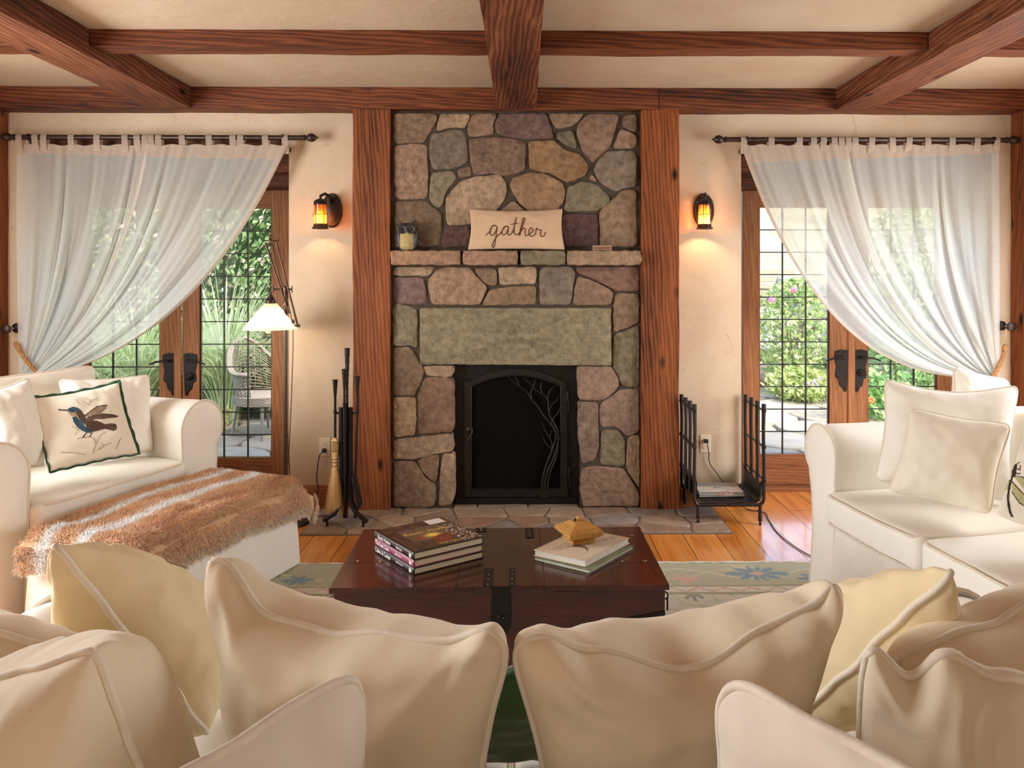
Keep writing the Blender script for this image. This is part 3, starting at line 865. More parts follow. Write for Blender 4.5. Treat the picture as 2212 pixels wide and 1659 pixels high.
def curtain(label, a, b, a_all, b_all, tabs, zr, side, seed):
    """a..b pixel span on the rod; a_all = wall-side end, b_all = the free edge of the pair"""
    base = P((a + b) / 2, 560, YR)
    cu = thing('sheer_curtain', base, label, 'curtain', 'sheer curtains at the garden doors')
    def path(u, t):
        """u over the panel; t down it"""
        px = a + (b - a) * u
        U = (px - a_all) / (b_all - a_all)
        s = 1 if side < 0 else -1
        if side < 0:
            x0, c, e = px, (a_all + 394 * U ** .75, 560 + 180 * U), (40 + 60 * U, 812)
        else:
            x0, c, e = px, (a_all - 388 * U ** .75, 560 + 268 * U), (2157 - 42 * U, 815)
        y0 = 313 + 3.0 * sin(u * 37 + seed) * sin(t * 3 + .6) * (1 if t < .1 else .2)
        if t <= 1:
            x = (1-t)**2 * x0 + 2*t*(1-t) * c[0] + t*t * e[0]
            y = (1-t)**2 * y0 + 2*t*(1-t) * c[1] + t*t * e[1]
        else:
            k = (t - 1) / .35
            x = e[0] + (e[0] - (70 if side < 0 else 2136)) * .8 * k; y = e[1] + (1075 - e[1]) * k
        return x, y, U
    def fn(u, t):
        t = t * 1.35
        x, y, U = path(u, t)
        wob = noise.noise(Vector((U * 9 + seed, t * .7, seed)))
        ph = U * 2 * pi * 6.0 + 9.0 * wob + seed
        amp = .004 + .034 * min(1, t * 1.6) * (0.55 + .7 * abs(noise.noise(Vector((U * 6, seed, 1.0)))))
        if t > .75: amp *= 1 - .55 * min(1, (t - .75) / .3)
        lap = (.012 + .055 * min(1, t * 1.5)) if b_all == b else 0
        Y = YR - .004 - lap + amp * sin(ph) + .010 * noise.noise(Vector((U * 40, t * 2, seed)))
        return P(x + 5 * amp / .02 * cos(ph) * min(1, t * 4) * .35, y, min(Y, YW - .022))
    mb = MB(); mb.grid(fn, 150, 60); mk('cloth', mb, M_SHEER, cu, smooth=True)
    # double header band and the turned hem down the free edge
    hb = MB(); hb.grid(lambda u, t: fn(u, t * .028) + Vector((0, -.0025, 0)), 150, 3); mk('header_band', hb, M_HEM, cu, smooth=True)
    he = MB(); he.grid(lambda u, t: fn((.965 + .035 * u), t) + Vector((0, -.003, 0)), 4, 60); mk('edge_hem', he, M_HEM, cu, smooth=True)
    for px in tabs:
        tb = MB(); x = P(px, 300, YR).x; w = .019; r = .0195
        top = fn(min(1, max(0, (px - a) / (b - a))), .012).z
        sk = R.uniform(-.006, .006)
        ring = [(x + sk, YR - r * cos(q) * 1.02, zr + r * sin(q)) for q in [i * pi / 8 for i in range(9)]]
        pts = [(x, YR - .010, top - .012), (x + sk * .5, YR - r * 1.02, (top + zr) / 2)] + ring + [(x + sk * .5, YR + r * .9, (top + zr) / 2), (x, YR + .008, top - .012)]
        vs = []; fs = []
        for i, p in enumerate(pts):
            p = Vector(p); vs += [p - Vector((w, 0, 0)), p + Vector((w, 0, 0))]
            if i: fs.append((2*i-2, 2*i-1, 2*i+1, 2*i))
        tb.add(vs, fs); mk('tab', tb, M_HEM, cu, smooth=True, fix=False)
    return cu
curtain('sheer white curtain panel beside the corner post, tied back behind the armchair', 36, 322, 36, 622, [45, 80, 97, 158, 212, 273, 300], ROD_L, -1, 1.3)
curtain('sheer white curtain panel sweeping across the glass door behind the floor lamp', 316, 622, 36, 622, [316, 330, 345, 397, 455, 505, 520, 576, 618], ROD_L, -1, 4.1)
curtain('sheer white curtain panel hanging by the wall above the white sofa, rope below', 2158, 1815, 2158, 1600, [2150, 2107, 2054, 2002, 1960, 1927, 1880, 1846], ROD_R, 1, 2.7)
curtain('sheer white curtain panel swept from the amber wall lamp side towards the sofa', 1830, 1600, 2158, 1600, [1832, 1817, 1801, 1776, 1757, 1725, 1664, 1606], ROD_R, 1, 6.2)

def rod(label, p0, p1, z, br):
    a, b = P(p0, 300, YR).x, P(p1, 300, YR).x
    t = thing('curtain_rod', ((a + b) / 2, YR, z), label, 'curtain rod', 'bronze curtain rods')
    m = MB(); m.lathe([(.0155, a), (.0155, b)], (0, YR, z), 'X', 16); mk('pole', m, M_BRONZE_DK, t, smooth=40)
    for x, s in ((a, -1), (b, 1)):
        f = MB(); f.lathe([(.0155, 0), (.019, .002), (.019, .012), (.012, .016), (.012, .022), (.02, .03), (.0265, .044), (.0275, .056), (.022, .070), (.012, .080), (.006, .084), (.008, .090), (.0, .098)],
                          axis='X', seg=18, M=Matrix.Translation((x, YR, z)) @ Matrix.Diagonal((s, 1, 1, 1)))
        mk('finial', f, M_BRONZE_DK, t, smooth=40)
    for px in br:
        x = P(px, 300, YR).x
        f = MB(); f.lathe([(.021, x - .006), (.021, x + .006)], (0, YR, z), 'X', 16)
        f.tube([(x, YR + .01, z - .014), (x, YR + .03, z - .045), (x, YW - .03, z - .06), (x, YW - .006, z - .062)], .007, 8)
        f.lathe([(.022, 0), (.022, .006)], axis='Y', seg=14, M=Matrix.Translation((x, YW - .0065, z - .062)))
        mk('bracket', f, M_BRONZE_DK, t, smooth=40)
M_BRONZE_DK = plain('dark_bronze', S(66, 52, 46), 0.4, 0.7, 0.25, 30)
rod('dark bronze curtain rod with ball finials over the garden doors beside the fire tools', 33, 655, ROD_L, (62, 612))
rod('dark bronze curtain rod with ball finials over the garden doors beside the log rack', 1570, 2172, ROD_R, (1612, 2146))

def knob(label, px, py):
    c = P(px, py, YW - .11)
    t = thing('curtain_holdback', (c.x, YW - .002, c.z), label, 'curtain knob', 'curtain tieback knobs')
    m = MB(); T_ = Matrix.Translation((c.x, YW - .001, c.z)) @ Matrix.Diagonal((1, -1, 1, 1))
    m.lathe([(.030, 0), (.030, .008), (.012, .022)], axis='Y', seg=18, M=T_); mk('rosette', m, M_BRONZE_DK, t, smooth=40)
    m = MB(); m.lathe([(.0065, .018), (.0065, .085)], axis='Y', seg=10, M=T_); mk('stem', m, M_NICKEL, t, smooth=40)
    m = MB(); m.lathe([(.008, .082), (.026, .088), (.030, .098), (.029, .106), (.020, .112), (.0, .113)], axis='Y', seg=20, M=T_); mk('knob_head', m, M_BRONZE_DK, t, smooth=40)
    return c
M_NICKEL = plain('steel', S(190, 190, 190), 0.25, 1.0, 0.05, 30)
k1 = knob('round bronze curtain knob on the wall by the armchair', 11, 711)
k2 = knob('round bronze curtain knob on the wall above the white sofa pillows', 2187, 706)
M_ROPE = plain('hemp_rope', S(176, 130, 82), 0.9, 0, 0.25, 60, bmp=.4)
def rope(label, pts, cords):
    t = thing('tieback_rope', pts[0], label, 'rope tieback', 'hemp rope tiebacks')
    # spline
    P_ = [Vector(p) for p in pts]
    fine = []
    for i in range(len(P_) - 1):
        for k in range(14): fine.append(P_[i].lerp(P_[i+1], k / 14))
    fine.append(P_[-1])
    for _ in range(10): fine = [fine[0]] + [(fine[i-1] + fine[i] * 2 + fine[i+1]) / 4 for i in range(1, len(fine) - 1)] + [fine[-1]]
    for s_ in range(3):
        m = MB(); q = []; L = 0
        for i, p in enumerate(fine):
            if i: L += (p - fine[i-1]).length
            tg = (fine[min(i+1, len(fine)-1)] - fine[max(i-1, 0)]).normalized()
            u = tg.cross(Vector((0, 1, 0))).normalized(); w = tg.cross(u)
            an = L * 2 * pi / .075 + s_ * 2 * pi / 3
            q.append(p + (u * cos(an) + w * sin(an)) * .0078)
        m.tube(q, .0070, 8); mk('strand', m, M_ROPE, t, smooth=True)
    m = MB(); a, b = fine[0], fine[6]; d = (b - a)
    m.tube([a - d * .1, a + d * .3, a + d * .75, b], [.012, .0175, .0175, .014], 10); mk('whipping', m, M_ROPE, t, smooth=True)
    m = MB()
    for c in cords: m.tube(c, .0022, 6)
    mk('hanging_cord', m, M_JUTE, t, smooth=True)
M_JUTE = plain('jute_cord', S(206, 176, 132), 0.9, 0, 0.2, 60)
ka = P(19, 716, 4.665); 
rope('twisted hemp rope tying back the curtain behind the armchair', [P(34, 742, 4.655), P(52, 772, 4.62), P(76, 802, 4.60), P(108, 828, 4.62), P(140, 838, 4.66)],
     [[k1 + Vector((.012, .02, -.004)), P(34, 742, 4.655)], [k1 + Vector((.020, .02, -.004)), P(38, 744, 4.66)]])
rope('twisted hemp rope hanging from the knob above the white sofa', [P(2172, 745, 4.655), P(2166, 775, 4.64), P(2152, 803, 4.62), P(2138, 820, 4.62), P(2120, 838, 4.65)],
     [[k2 + Vector((-.02, .02, 0)), P(2168, 728, 4.66), P(2173, 745, 4.655)], [k2 + Vector((-.014, .02, -.01)), P(2166, 735, 4.67), P(2162, 742, 4.67)]])

# ================================================================== wall lamps
def amber():
    m, nt, b, o = new_mat('amber_glass')
    nt.nodes.remove(b)
    tr = N(nt, 'ShaderNodeBsdfTransparent'); tr.inputs[0].default_value = (1.0, .34, .04, 1)
    tl = N(nt, 'ShaderNodeBsdfTranslucent'); tl.inputs[0].default_value = (1.0, .30, .03, 1)
    gl = N(nt, 'ShaderNodeBsdfGlossy', i_Roughness=0.15)
    m1 = N(nt, 'ShaderNodeMixShader', i_0=0.55); nt.links.new(tr.outputs[0], m1.inputs[1]); nt.links.new(tl.outputs[0], m1.inputs[2])
    m2 = N(nt, 'ShaderNodeMixShader', i_0=0.06); nt.links.new(m1.outputs[0], m2.inputs[1]); nt.links.new(gl.outputs[0], m2.inputs[2])
    nt.links.new(m2.outputs[0], o.inputs[0]); return m
M_AMBER = amber()
def glow(name, col, st):
    m, nt, b, o = new_mat(name); nt.nodes.remove(b)
    e = N(nt, 'ShaderNodeEmission', i_Strength=st); e.inputs[0].default_value = (*col, 1); nt.links.new(e.outputs[0], o.inputs[0]); return m
M_BULB = glow('lit_bulb', (1.0, .62, .22), 13)
def sconce(label, px_pl, px_l, watt):
    pc = P(px_pl, 455, YW - .004)
    t = thing('wall_sconce', (pc.x, YW - .002, pc.z), label, 'wall lamp', 'amber lantern wall lamps')
    m = MB(); T_ = Matrix.Translation((pc.x, YW - .001, pc.z)) @ Matrix.Diagonal((1, -1, 1.68, 1))
    m.lathe([(.060, 0), (.066, .006), (.060, .014), (.052, .012), (.046, .014), (.030, .020), (.0, .022)], axis='Y', seg=40, M=T_)
    bp = mk('backplate', m, M_IRON, t, smooth=40)
    m = MB()
    for i in range(44):
        a = 2 * pi * i / 44
        c = Vector((pc.x + .061 * cos(a), YW - .013, pc.z + .061 * 1.68 * sin(a)))
        d = Vector((cos(a), 0, sin(a) * 1.0)).normalized()
        m.tube([c - d * .007, c + d * .006], .0036, 5)
    mk('rope_edge', m, M_BRONZE, bp, smooth=True)
    lx = P(px_l, 455, YW - .125).x; ly = YW - .125
    zt_, zb_ = ZW(437, ly), ZW(490, ly)
    m = MB(); m.tube([(pc.x, YW - .014, pc.z + .045), (pc.x, YW - .05, pc.z + .085), ((pc.x + lx) / 2, YW - .095, pc.z + .098), (lx, ly + .008, pc.z + .082), (lx, ly, zt_ + .012)], [.010, .010, .009, .009, .009], 10)
    mk('arm', m, M_IRON, t, smooth=True)
    m = MB(); m.lathe([(.0, .022), (.016, .020), (.034, .010), (.040, .002), (.041, -.016), (.038, -.016), (.037, 0)], (lx, ly, zt_), 'Z', 24); mk('cap', m, M_IRON, t, smooth=40)
    m = MB()
    prof = [(.0365, zt_ - .012), (.0365, zt_ - .05), (.0375, (zt_+zb_)/2), (.0375, zb_ + .012)]
    m.lathe(prof, (lx, ly, 0), 'Z', 28); me = m
    m.f = [f for f in m.f if len(f) == 4]
    mk('glass', m, M_AMBER, t, smooth=True)
    m = MB()
    for i in range(5):
        a = 2 * pi * i / 5 + .5
        q = [(lx + r_ * cos(a), ly + r_ * sin(a), z) for r_, z in ((.040, zt_ - .01), (.0385, zt_ - .04), (.0385, (zt_+zb_)/2 + .02), (.045, (zt_+zb_)/2), (.0400, (zt_+zb_)/2 - .02), (.0415, zb_ + .01), (.044, zb_))]
        m.tube(q, .0026, 6)
    zm = (zt_ + zb_) / 2
    m.tube([(lx + .0425 * cos(a), ly + .0425 * sin(a), zm) for a in [i * pi / 14 for i in range(28)]], .0026, 6, closed=True)
    mk('cage', m, M_BRONZE, t, smooth=True)
    m = MB(); m.lathe([(.038, zb_ + .018), (.041, zb_ + .018), (.042, zb_ + .002), (.052, zb_ - .010), (.052, zb_ - .013), (.040, zb_ - .002), (.038, zb_ + .018)], (lx, ly, 0), 'Z', 28); m.f = m.f[:28*6]
    mk('base_ring', m, M_BRONZE, t, smooth=40)
    m = MB(); m.lathe([(.0, zm + .02), (.008, zm + .014), (.011, zm), (.010, zm - .014), (.007, zm - .03), (.0, zm - .034)], (lx, ly, 0), 'Z', 14); mk('bulb', m, M_BULB, t, smooth=True)
    l = lamp('sconce_light', 'POINT', (lx, ly, zm - .046), (0, 0, 0), watt, (1.0, .68, .36), shadow_soft_size=.010)
sconce('dark iron wall lamp with amber glass beside the floor lamp', 717, 692, 2.0)
sconce('dark iron wall lamp with glowing amber glass above the log rack', 1520, 1522, 4.6)

# ================================================================== wall outlets, plugs and cords
M_IVORY = plain('ivory_plastic', S(226, 212, 184), 0.45, 0, 0.03)
M_CORD = plain('black_cord', S(40, 34, 32), 0.5, 0, 0.1)
M_SLOT = plain('slot_dark', S(50, 40, 34), 0.6)
def outlet(label, px, py, up):
    c = P(px, py, YW)
    t = thing('wall_outlet', (c.x, YW - .001, c.z), label, 'outlet', 'ivory wall outlets')
    m = MB(); m.box((c.x - .035, YW - .006, c.z - .057), (c.x + .035, YW - .0005, c.z + .057)); pl = mk('cover_plate', m, M_IVORY, t, bevel=.002)
    for s_ in (1, -1):
        m = MB(); m.lathe([(.0165, 0), (.0165, .003)], axis='Y', seg=20, M=Matrix.Translation((c.x, YW - .0062, c.z + s_ * .0195)) @ Matrix.Diagonal((1, -1, .86, 1)))
        rc = mk('receptacle', m, M_IVORY, t, smooth=40)
        m = MB(); z = c.z + s_ * .0195
        m.box((c.x - .0075, YW - .0098, z - .002), (c.x - .0055, YW - .0091, z + .007)); m.box((c.x + .0055, YW - .0098, z - .002), (c.x + .0075, YW - .0091, z + .007)); m.box((c.x - .002, YW - .0098, z - .010), (c.x + .002, YW - .0091, z - .006))
        if s_ != up: mk('slots', m, M_SLOT, rc)
    return c, c + Vector((0, -.012, .0195 * up))
c1, pl1 = outlet('ivory wall outlet with plug, behind the fireplace broom', 702, 965, -1)
c2, pl2 = outlet('ivory wall outlet with plug, seen through the log rack', 1524, 958, 1)
def cord(label, pts, plug, name='power_cord'):
    t = thing(name, pts[0], label, 'cord')
    P_ = [Vector(p) for p in pts]; fine = []
    for i in range(len(P_) - 1):
        for k in range(8):
            a = P_[max(i-1, 0)]; b = P_[i]; c = P_[i+1]; d = P_[min(i+2, len(P_)-1)]; u = k / 8
            fine.append(.5 * ((2*b) + (c - a) * u + (2*a - 5*b + 4*c - d) * u*u + (3*b - a - 3*c + d) * u**3))
    fine.append(P_[-1])
    for p in fine: p.z = max(p.z, .0045)
    m = MB(); m.tube(fine, .0032, 6); mk('wire', m, M_CORD, t, smooth=True)
    if plug is not None:
        m = MB(); m.box((plug.x - .013, plug.y - .020, plug.z - .012), (plug.x + .013, plug.y + .006, plug.z + .012)); mk('plug', m, M_CORD, t, bevel=.004)
    return t
g = lambda a, b: G(a, b, .005)
gh = lambda a, b: G(a, b, .020)
cord('black lamp cord dropping from the outlet behind the broom and looping on the floor',
     [pl1 + Vector((0, -.02, -.01)), P(690, 985, YW - .03), P(684, 1030, YW - .025), P(687, 1060, YW - .03), P(676, 1088, YW - .05), g(690, 1097), gh(715, 1099), gh(724, 1094), gh(712, 1084), gh(700, 1083), g(684, 1089), g(665, 1100), g(640, 1109), g(600, 1112)], pl1)
cord('thin black cord curving over the hearth onto the floor lamp base', [G(649, 1128, .04), G(660, 1118, .05), gh(680, 1115), gh(704, 1114), gh(717, 1108), gh(721, 1101), gh(726, 1096)], None)
cord('black cord from the outlet behind the log rack running across the floorboards to the rug',
     [pl2 + Vector((0, -.02, 0)), P(1531, 975, YW - .03), P(1533, 1000, YW - .02), P(1548, 1022, YW - .02), P(1563, 1042, YW - .03), P(1580, 1062, YW - .03), G(1612, 1100, .005), G(1651, 1107, .005), g(1660, 1122), g(1674, 1144), g(1700, 1169), g(1740, 1195), g(1772, 1210)], pl2)
# ================================================================== soft furniture
M_SLIP = fabric('cotton_slipcover', S(240, 232, 218), bscale=5, bmp=.22)
M_SLIP2 = fabric('white_cotton', S(244, 238, 226), bscale=6, bmp=.12, var=.02)
M_CREAM = fabric('cream_linen', S(226, 204, 172), bscale=9, bmp=.35)
M_PIPE = fabric('cotton_piping', S(230, 218, 200), bscale=40, bmp=.1)
M_IVORYF = fabric('ivory_cotton', S(240, 231, 212), bscale=5, bmp=.08, var=.02)

class Pillow:
    """soft cushion between four corners (top left, top right, bottom right, bottom left as seen from its front)"""
    def __init__(s, c, th=.09, bow=.06, wr=.006, seed=0, rnd=.05, sag=0, pw=2.4, flop=(0, 0, 0, 0), back=1.0, crease=1.0, top=None):
        s.top = top
        s.c = [Vector(x) for x in c]; s.th = th; s.bow = bow; s.wr = wr; s.seed = seed; s.rnd = rnd; s.sag = sag; s.pw = pw; s.flop = flop; s.back = back; s.crease = crease
        n = (s.c[1] - s.c[0]).cross(s.c[3] - s.c[0]) + (s.c[1] - s.c[2]).cross(s.c[1] - s.c[0]) * 0
        s.n = -n.normalized()      # the front looks at the reader of the corners
        s.up = ((s.c[0] + s.c[1]) - (s.c[2] + s.c[3])).normalized()
    def uv(s, u, v):
        k = 1 - s.rnd * (abs(u * v)) ** 7
        u *= k; v *= k
        u2 = u * (1 - s.bow * (1 - v * v) * abs(u)); v2 = v * (1 - s.bow * (1 - u * u) * abs(v))
        return u2, v2
    def surf(s, u, v, side=1, off=0):
        """u, v in -1..1, v up"""
        a, b = s.uv(u, v)
        A, B = (a + 1) / 2, (b + 1) / 2
        p = s.c[3].lerp(s.c[2], A).lerp(s.c[0].lerp(s.c[1], A), B)
        e = max(0, 1 - abs(u) ** s.pw) * max(0, 1 - abs(v) ** s.pw)
        h = s.th * e ** .5 * (s.back if side < 0 else 1)
        q = Vector((u * 1.6 + s.seed * 3.7, v * 1.6, s.seed + (5 if side < 0 else 0)))
        edge = e ** .35
        w = 0
        # gathers that fan out from the seams and the corners
        gu = exp(-(1 - abs(v)) / .30) * sin(u * 13 + 3 * noise.noise(Vector((u * 2, s.seed, v * 2))) * 3)
        gv = exp(-(1 - abs(u)) / .30) * sin(v * 12 + 3 * noise.noise(Vector((v * 2, s.seed + 4, u * 2))) * 3)
        ca = abs(u) - abs(v)
        diag = exp(-(ca * ca) / .02) * (abs(u * v)) * sin(6 * (abs(u) + abs(v)) + s.seed)
        w += s.wr * s.crease * edge * (.55 * gu + .55 * gv) + s.wr * 1.2 * edge * diag
        w += s.wr * 1.7 * e * (noise.noise(q * 1.3) + .4 * noise.noise(q * 3))
        p = p + s.n * side * (h + w + off)
        # corners curl, seam line waves
        for k, (su, sv) in enumerate(((-1, 1), (1, 1), (1, -1), (-1, -1))):
            d = max(0, u * su) * max(0, v * sv)
            p += s.n * s.flop[k] * d ** 3
        p += s.n * s.wr * 1.3 * (1 - e) * noise.noise(Vector((u * 3 + s.seed, v * 3, 9)))
        if s.top and v > 0:
            for (ua, za), (ub, zb) in zip(s.top, s.top[1:]):
                if ua <= u <= ub:
                    k = (u - ua) / (ub - ua); k = k * k * (3 - 2 * k)
                    p += s.up * (za + (zb - za) * k) * v * v
                    break
        p -= s.up * s.sag * max(0, (v + 1) / 2) ** 2 * (1 - u * u)
        return p
    def build(s, name, label, cat, mat, pipe=None, pr=.0055, group=None, n=44, loc=None, part='cover'):
        cen = sum(s.c, Vector()) / 4
        base = (s.c[2] + s.c[3]) / 2
        t = thing(name, base, label, cat, group)
        mb = MB()
        f = lambda i: (lambda x: math.copysign(1 - (1 - abs(x)) ** 1.5, x))(2 * i - 1)
        mb.grid(lambda i, j: s.surf(f(i), f(j), 1), n, n)
        mb.grid(lambda i, j: s.surf(f(i), f(j), -1), n, n, flip=True)
        mk(part, mb, mat, t, smooth=True, weld=True)
        if pipe:
            b = MB(); q = []
            m = 36
            for k in range(m): q.append(s.surf(-1 + 2 * k / m, 1))
            for k in range(m): q.append(s.surf(1, 1 - 2 * k / m))
            for k in range(m): q.append(s.surf(1 - 2 * k / m, -1))
            for k in range(m): q.append(s.surf(-1, -1 + 2 * k / m))
            for _ in range(2): q = [(q[i-1] + q[i] * 2 + q[(i+1) % len(q)]) / 4 for i in range(len(q))]
            b.tube(q, pr, 8, closed=True); mk('piping', b, pipe, t, smooth=True)
        return t

def inpoly(x, y, poly):
    c = False; j = len(poly) - 1
    for i in range(len(poly)):
        xi, yi = poly[i]; xj, yj = poly[j]
        if (yi > y) != (yj > y) and x < (xj - xi) * (y - yi) / (yj - yi) + xi: c = not c
        j = i
    return c
def segd(x, y, pts):
    d = 1e9
    for (ax, ay), (bx, by) in zip(pts, pts[1:]):
        vx, vy = bx-ax, by-ay; t = max(0, min(1, ((x-ax)*vx + (y-ay)*vy) / (vx*vx + vy*vy + 1e-9)))
        d = min(d, math.hypot(x-ax-vx*t, y-ay-vy*t))
    return d
def printed(name, surf, rng, n, m, colfn, mat, parent):
    """a print: small faces on the surface where colfn gives a colour"""
    mb = MB(); u0, u1, v0, v1 = rng
    for i in range(n):
        for j in range(m):
            ua, ub = u0 + (u1-u0)*i/n, u0 + (u1-u0)*(i+1)/n; va, vb = v0 + (v1-v0)*j/m, v0 + (v1-v0)*(j+1)/m
            c = colfn((ua+ub)/2, (va+vb)/2)
            if c: mb.add([surf(ua, va), surf(ub, va), surf(ub, vb), surf(ua, vb)], [(0, 1, 2, 3)], c)
    return mk(name, mb, mat, parent, fix=False)
M_PRINT = attr_mat('print_ink', .8, .12, 60, 0)

# ------------------------------------------------------------------ slipcovered sofa and armchair
def local(O, fdir):
    f = Vector((fdir[0], fdir[1], 0)).normalized()
    y = -f; x = Vector((y.y, -y.x, 0))
    M = Matrix.Identity(4)
    for i in range(3): M[i][0] = x[i]; M[i][1] = y[i]; M[i][2] = (0, 0, 1)[i]; M[i][3] = (O[0], O[1], 0)[i]
    return M
def arm_profile(xi, ah, r, w):
    cx, cz = xi + r * .95, ah - r
    p = [(xi, .03), (xi, .2), (xi, cz - .12)]
    for k in range(17):
        a = pi * 1.04 - (pi * 1.30) * k / 16
        p.append((cx + r * cos(a), cz + r * sin(a)))
    q = [p[-1], (xi + w * 1.02, cz - r * 1.35), (xi + w * .86, .42), (xi + w * .90, .25), (xi + w * 1.08, .025)]
    for _ in range(3): q = [q[0]] + [((a[0]+b[0])/2, (a[1]+b[1])/2) for a, b in zip(q, q[1:])] + [q[-1]]
    p += q[1:]
    return p
def slip_seat(name, label, cat, O, fdir, W_, D_, ah, bh, sh, r=.115, n_cush=1, group=None, front=.05, wsk=.17, base_flare=.02):
    M = local(O, fdir)
    t = thing(name, M @ Vector((0, D_ / 2, 0)), label, cat, group)
    wi = W_ / 2 - wsk
    def tr(mb):
        mb.v = [M @ v for v in mb.v]; return mb
    # base with pleated skirt
    mb = MB()
    mb.gbox((-wi - .02, -.006, .02), (wi + .02, D_ - .05, sh - .13), (16, 10, 6), fn=lambda p: p + Vector((0, (-.012 * (1 - p.z / .3) if p.y < .1 else 0) - .0 + .006 * noise.noise(p * 6), 0)))
    mk('skirt', tr(mb), M_SLIP, t, smooth=45, weld=True, bevel=.012, seg=3)
    pp = MB(); pp.tube([M @ Vector((x_, -.010, sh - .15)) for x_ in (-wi, 0, wi)], .005, 6); mk('skirt_piping', pp, M_PIPE, t, smooth=True)
    for s_ in (-1, 1):
        pr = arm_profile(wi, ah, r, wsk)
        ny = 14; L = D_ - .06
        def fn(i, j):
            k = i * (len(pr) - 1); a = int(min(k, len(pr) - 2)); q = k - a
            x = pr[a][0] * (1-q) + pr[a+1][0] * q; z = pr[a][1] * (1-q) + pr[a+1][1] * q
            y = L * j
            e = .016 * (1 - min(1, j / .05)) ** 2
            x += (wi + wsk * .5 - x) * e * 2; z -= e
            nz = .006 * noise.noise(Vector((x * 4 + s_, y * 4, z * 4)))
            return M @ Vector((s_ * (x + nz), y, z + nz * .5))
        mb = MB(); mb.grid(fn, 52, ny)
        # front panel, slightly domed, drawn as rings to the middle
        cx, cz = wi + wsk * .55, ah * .55
        rings = []
        for kk, (sh_, yo) in enumerate(((0, 0), (.05, -.006), (.3, -.012), (.7, -.014))):
            rings.append([M @ Vector((s_ * (x + (cx - x) * sh_), yo, z + (min(max(z, .05), ah - r) - z) * sh_)) for x, z in pr])
        vs = [v for g_ in rings for v in g_]; n = len(pr); fs = []
        for i in range(len(rings) - 1):
            for k in range(n - 1): fs.append((i*n+k, i*n+k+1, (i+1)*n+k+1, (i+1)*n+k))
        fs.append(tuple((len(rings)-1)*n + k for k in range(n)))
        mb.add(vs, fs)
        ar = mk('arm', mb, M_SLIP2, t, smooth=55, weld=True)
        b = MB(); b.tube([M @ Vector((s_ * x, -.004, z)) for x, z in pr], .0055, 6); mk('arm_piping', b, M_PIPE, ar, smooth=True)
    # back
    mb = MB()
    def bf(p):
        k = (p.z / bh) ** 2
        q = Vector((p.x, p.y + .10 * k, p.z - .05 * (abs(p.x) / (W_/2)) ** 3 * (p.z / bh)))
        return q + Vector((0, 1, 0)) * .01 * noise.noise(p * 5)
    mb.gbox((-W_/2 + .06, D_ - .24, .03), (W_/2 - .06, D_, bh), (14, 4, 10), fn=bf)
    mk('backrest', tr(mb), M_SLIP, t, smooth=True, weld=True, bevel=.06, seg=5)
    # seat cushions
    for k in range(n_cush):
        a = -wi + .006 + (2*wi - .012) * k / n_cush; b_ = -wi + .006 + (2*wi - .012) * (k+1) / n_cush - .006
        cx, hw = (a + b_)/2, (b_ - a)/2
        y0, y1 = -front, D_ - .27
        def cf(p, cx=cx, hw=hw, y0=y0, y1=y1):
            u = (p.x - cx)/hw; v = (p.y - (y0+y1)/2)/((y1-y0)/2)
            c = (1 - u*u) * (1 - v*v)
            top = p.z > sh - .07
            d = .022 * c * (1 if top else 0)
            g_ = .0045 * noise.noise(Vector((p.x * 22, p.y * 5, 1))) * (1 if abs(v) > .9 or top else .3)
            ex = 1 + .012 * (1 - v*v)
            return Vector((cx + (p.x - cx) * ex, p.y - .015 * (1 - u*u) * (1 if v < 0 else 0), p.z + d + g_ + .006 * noise.noise(p * 4)))
        mb = MB(); mb.gbox((a, y0, sh - .135), (b_, y1, sh), (20, 16, 4), fn=cf)
        cu = mk('seat_cushion', tr(mb), M_SLIP2, t, smooth=True, weld=True, bevel=.032, seg=4)
        for z in (sh - .008, sh - .127):
            q = []
            for s1, s2, m_ in (((a, y0), (b_, y0), 20), ((b_, y0), (b_, y1), 6), ((b_, y1), (a, y1), 6), ((a, y1), (a, y0), 6)):
                for i in range(m_):
                    p = cf(Vector((s1[0] + (s2[0]-s1[0])*i/m_, s1[1] + (s2[1]-s1[1])*i/m_, z)))
                    p.z = p.z; q.append(M @ (p + Vector((0, -.002 if p.y < y0 + .01 else 0, 0))))
            for _ in range(2): q = [(q[i-1] + q[i]*2 + q[(i+1) % len(q)])/4 for i in range(len(q))]
            b = MB(); b.tube(q, .0055, 6, closed=True); mk('cushion_piping', b, M_PIPE, cu, smooth=True)
    for sx in (-1, 1):
        for y in (.08, D_ - .1):
            b = MB(); b.box((sx * (W_/2 - .12) - .02, y - .02, .002), (sx * (W_/2 - .12) + .02, y + .02, .04)); mk('foot', tr(b), M_DARKW, t)
    return t, M
M_DARKW = wood('dark_stained_wood', S(34, 14, 10), S(74, 30, 22), S(110, 50, 36), 'X', 0.35, band=10, knots=False)

armchair, MA = slip_seat('armchair', 'wide white slipcovered armchair with rolled arms beside the fur-covered ottoman', 'armchair', (-1.955, 3.545), (.94, -.34), 1.36, .98, .79, .90, .50, r=.15, wsk=.26)
sofa_r, MR_ = slip_seat('sofa', 'white slipcovered sofa with rolled arm by the garden doors and log rack', 'sofa', (1.375 + .170 * .98, 3.35 - .985 * .98), (-.985, -.170), 2.20, .98, .785, .88, .515, r=.125, n_cush=3, wsk=.19, front=.06)

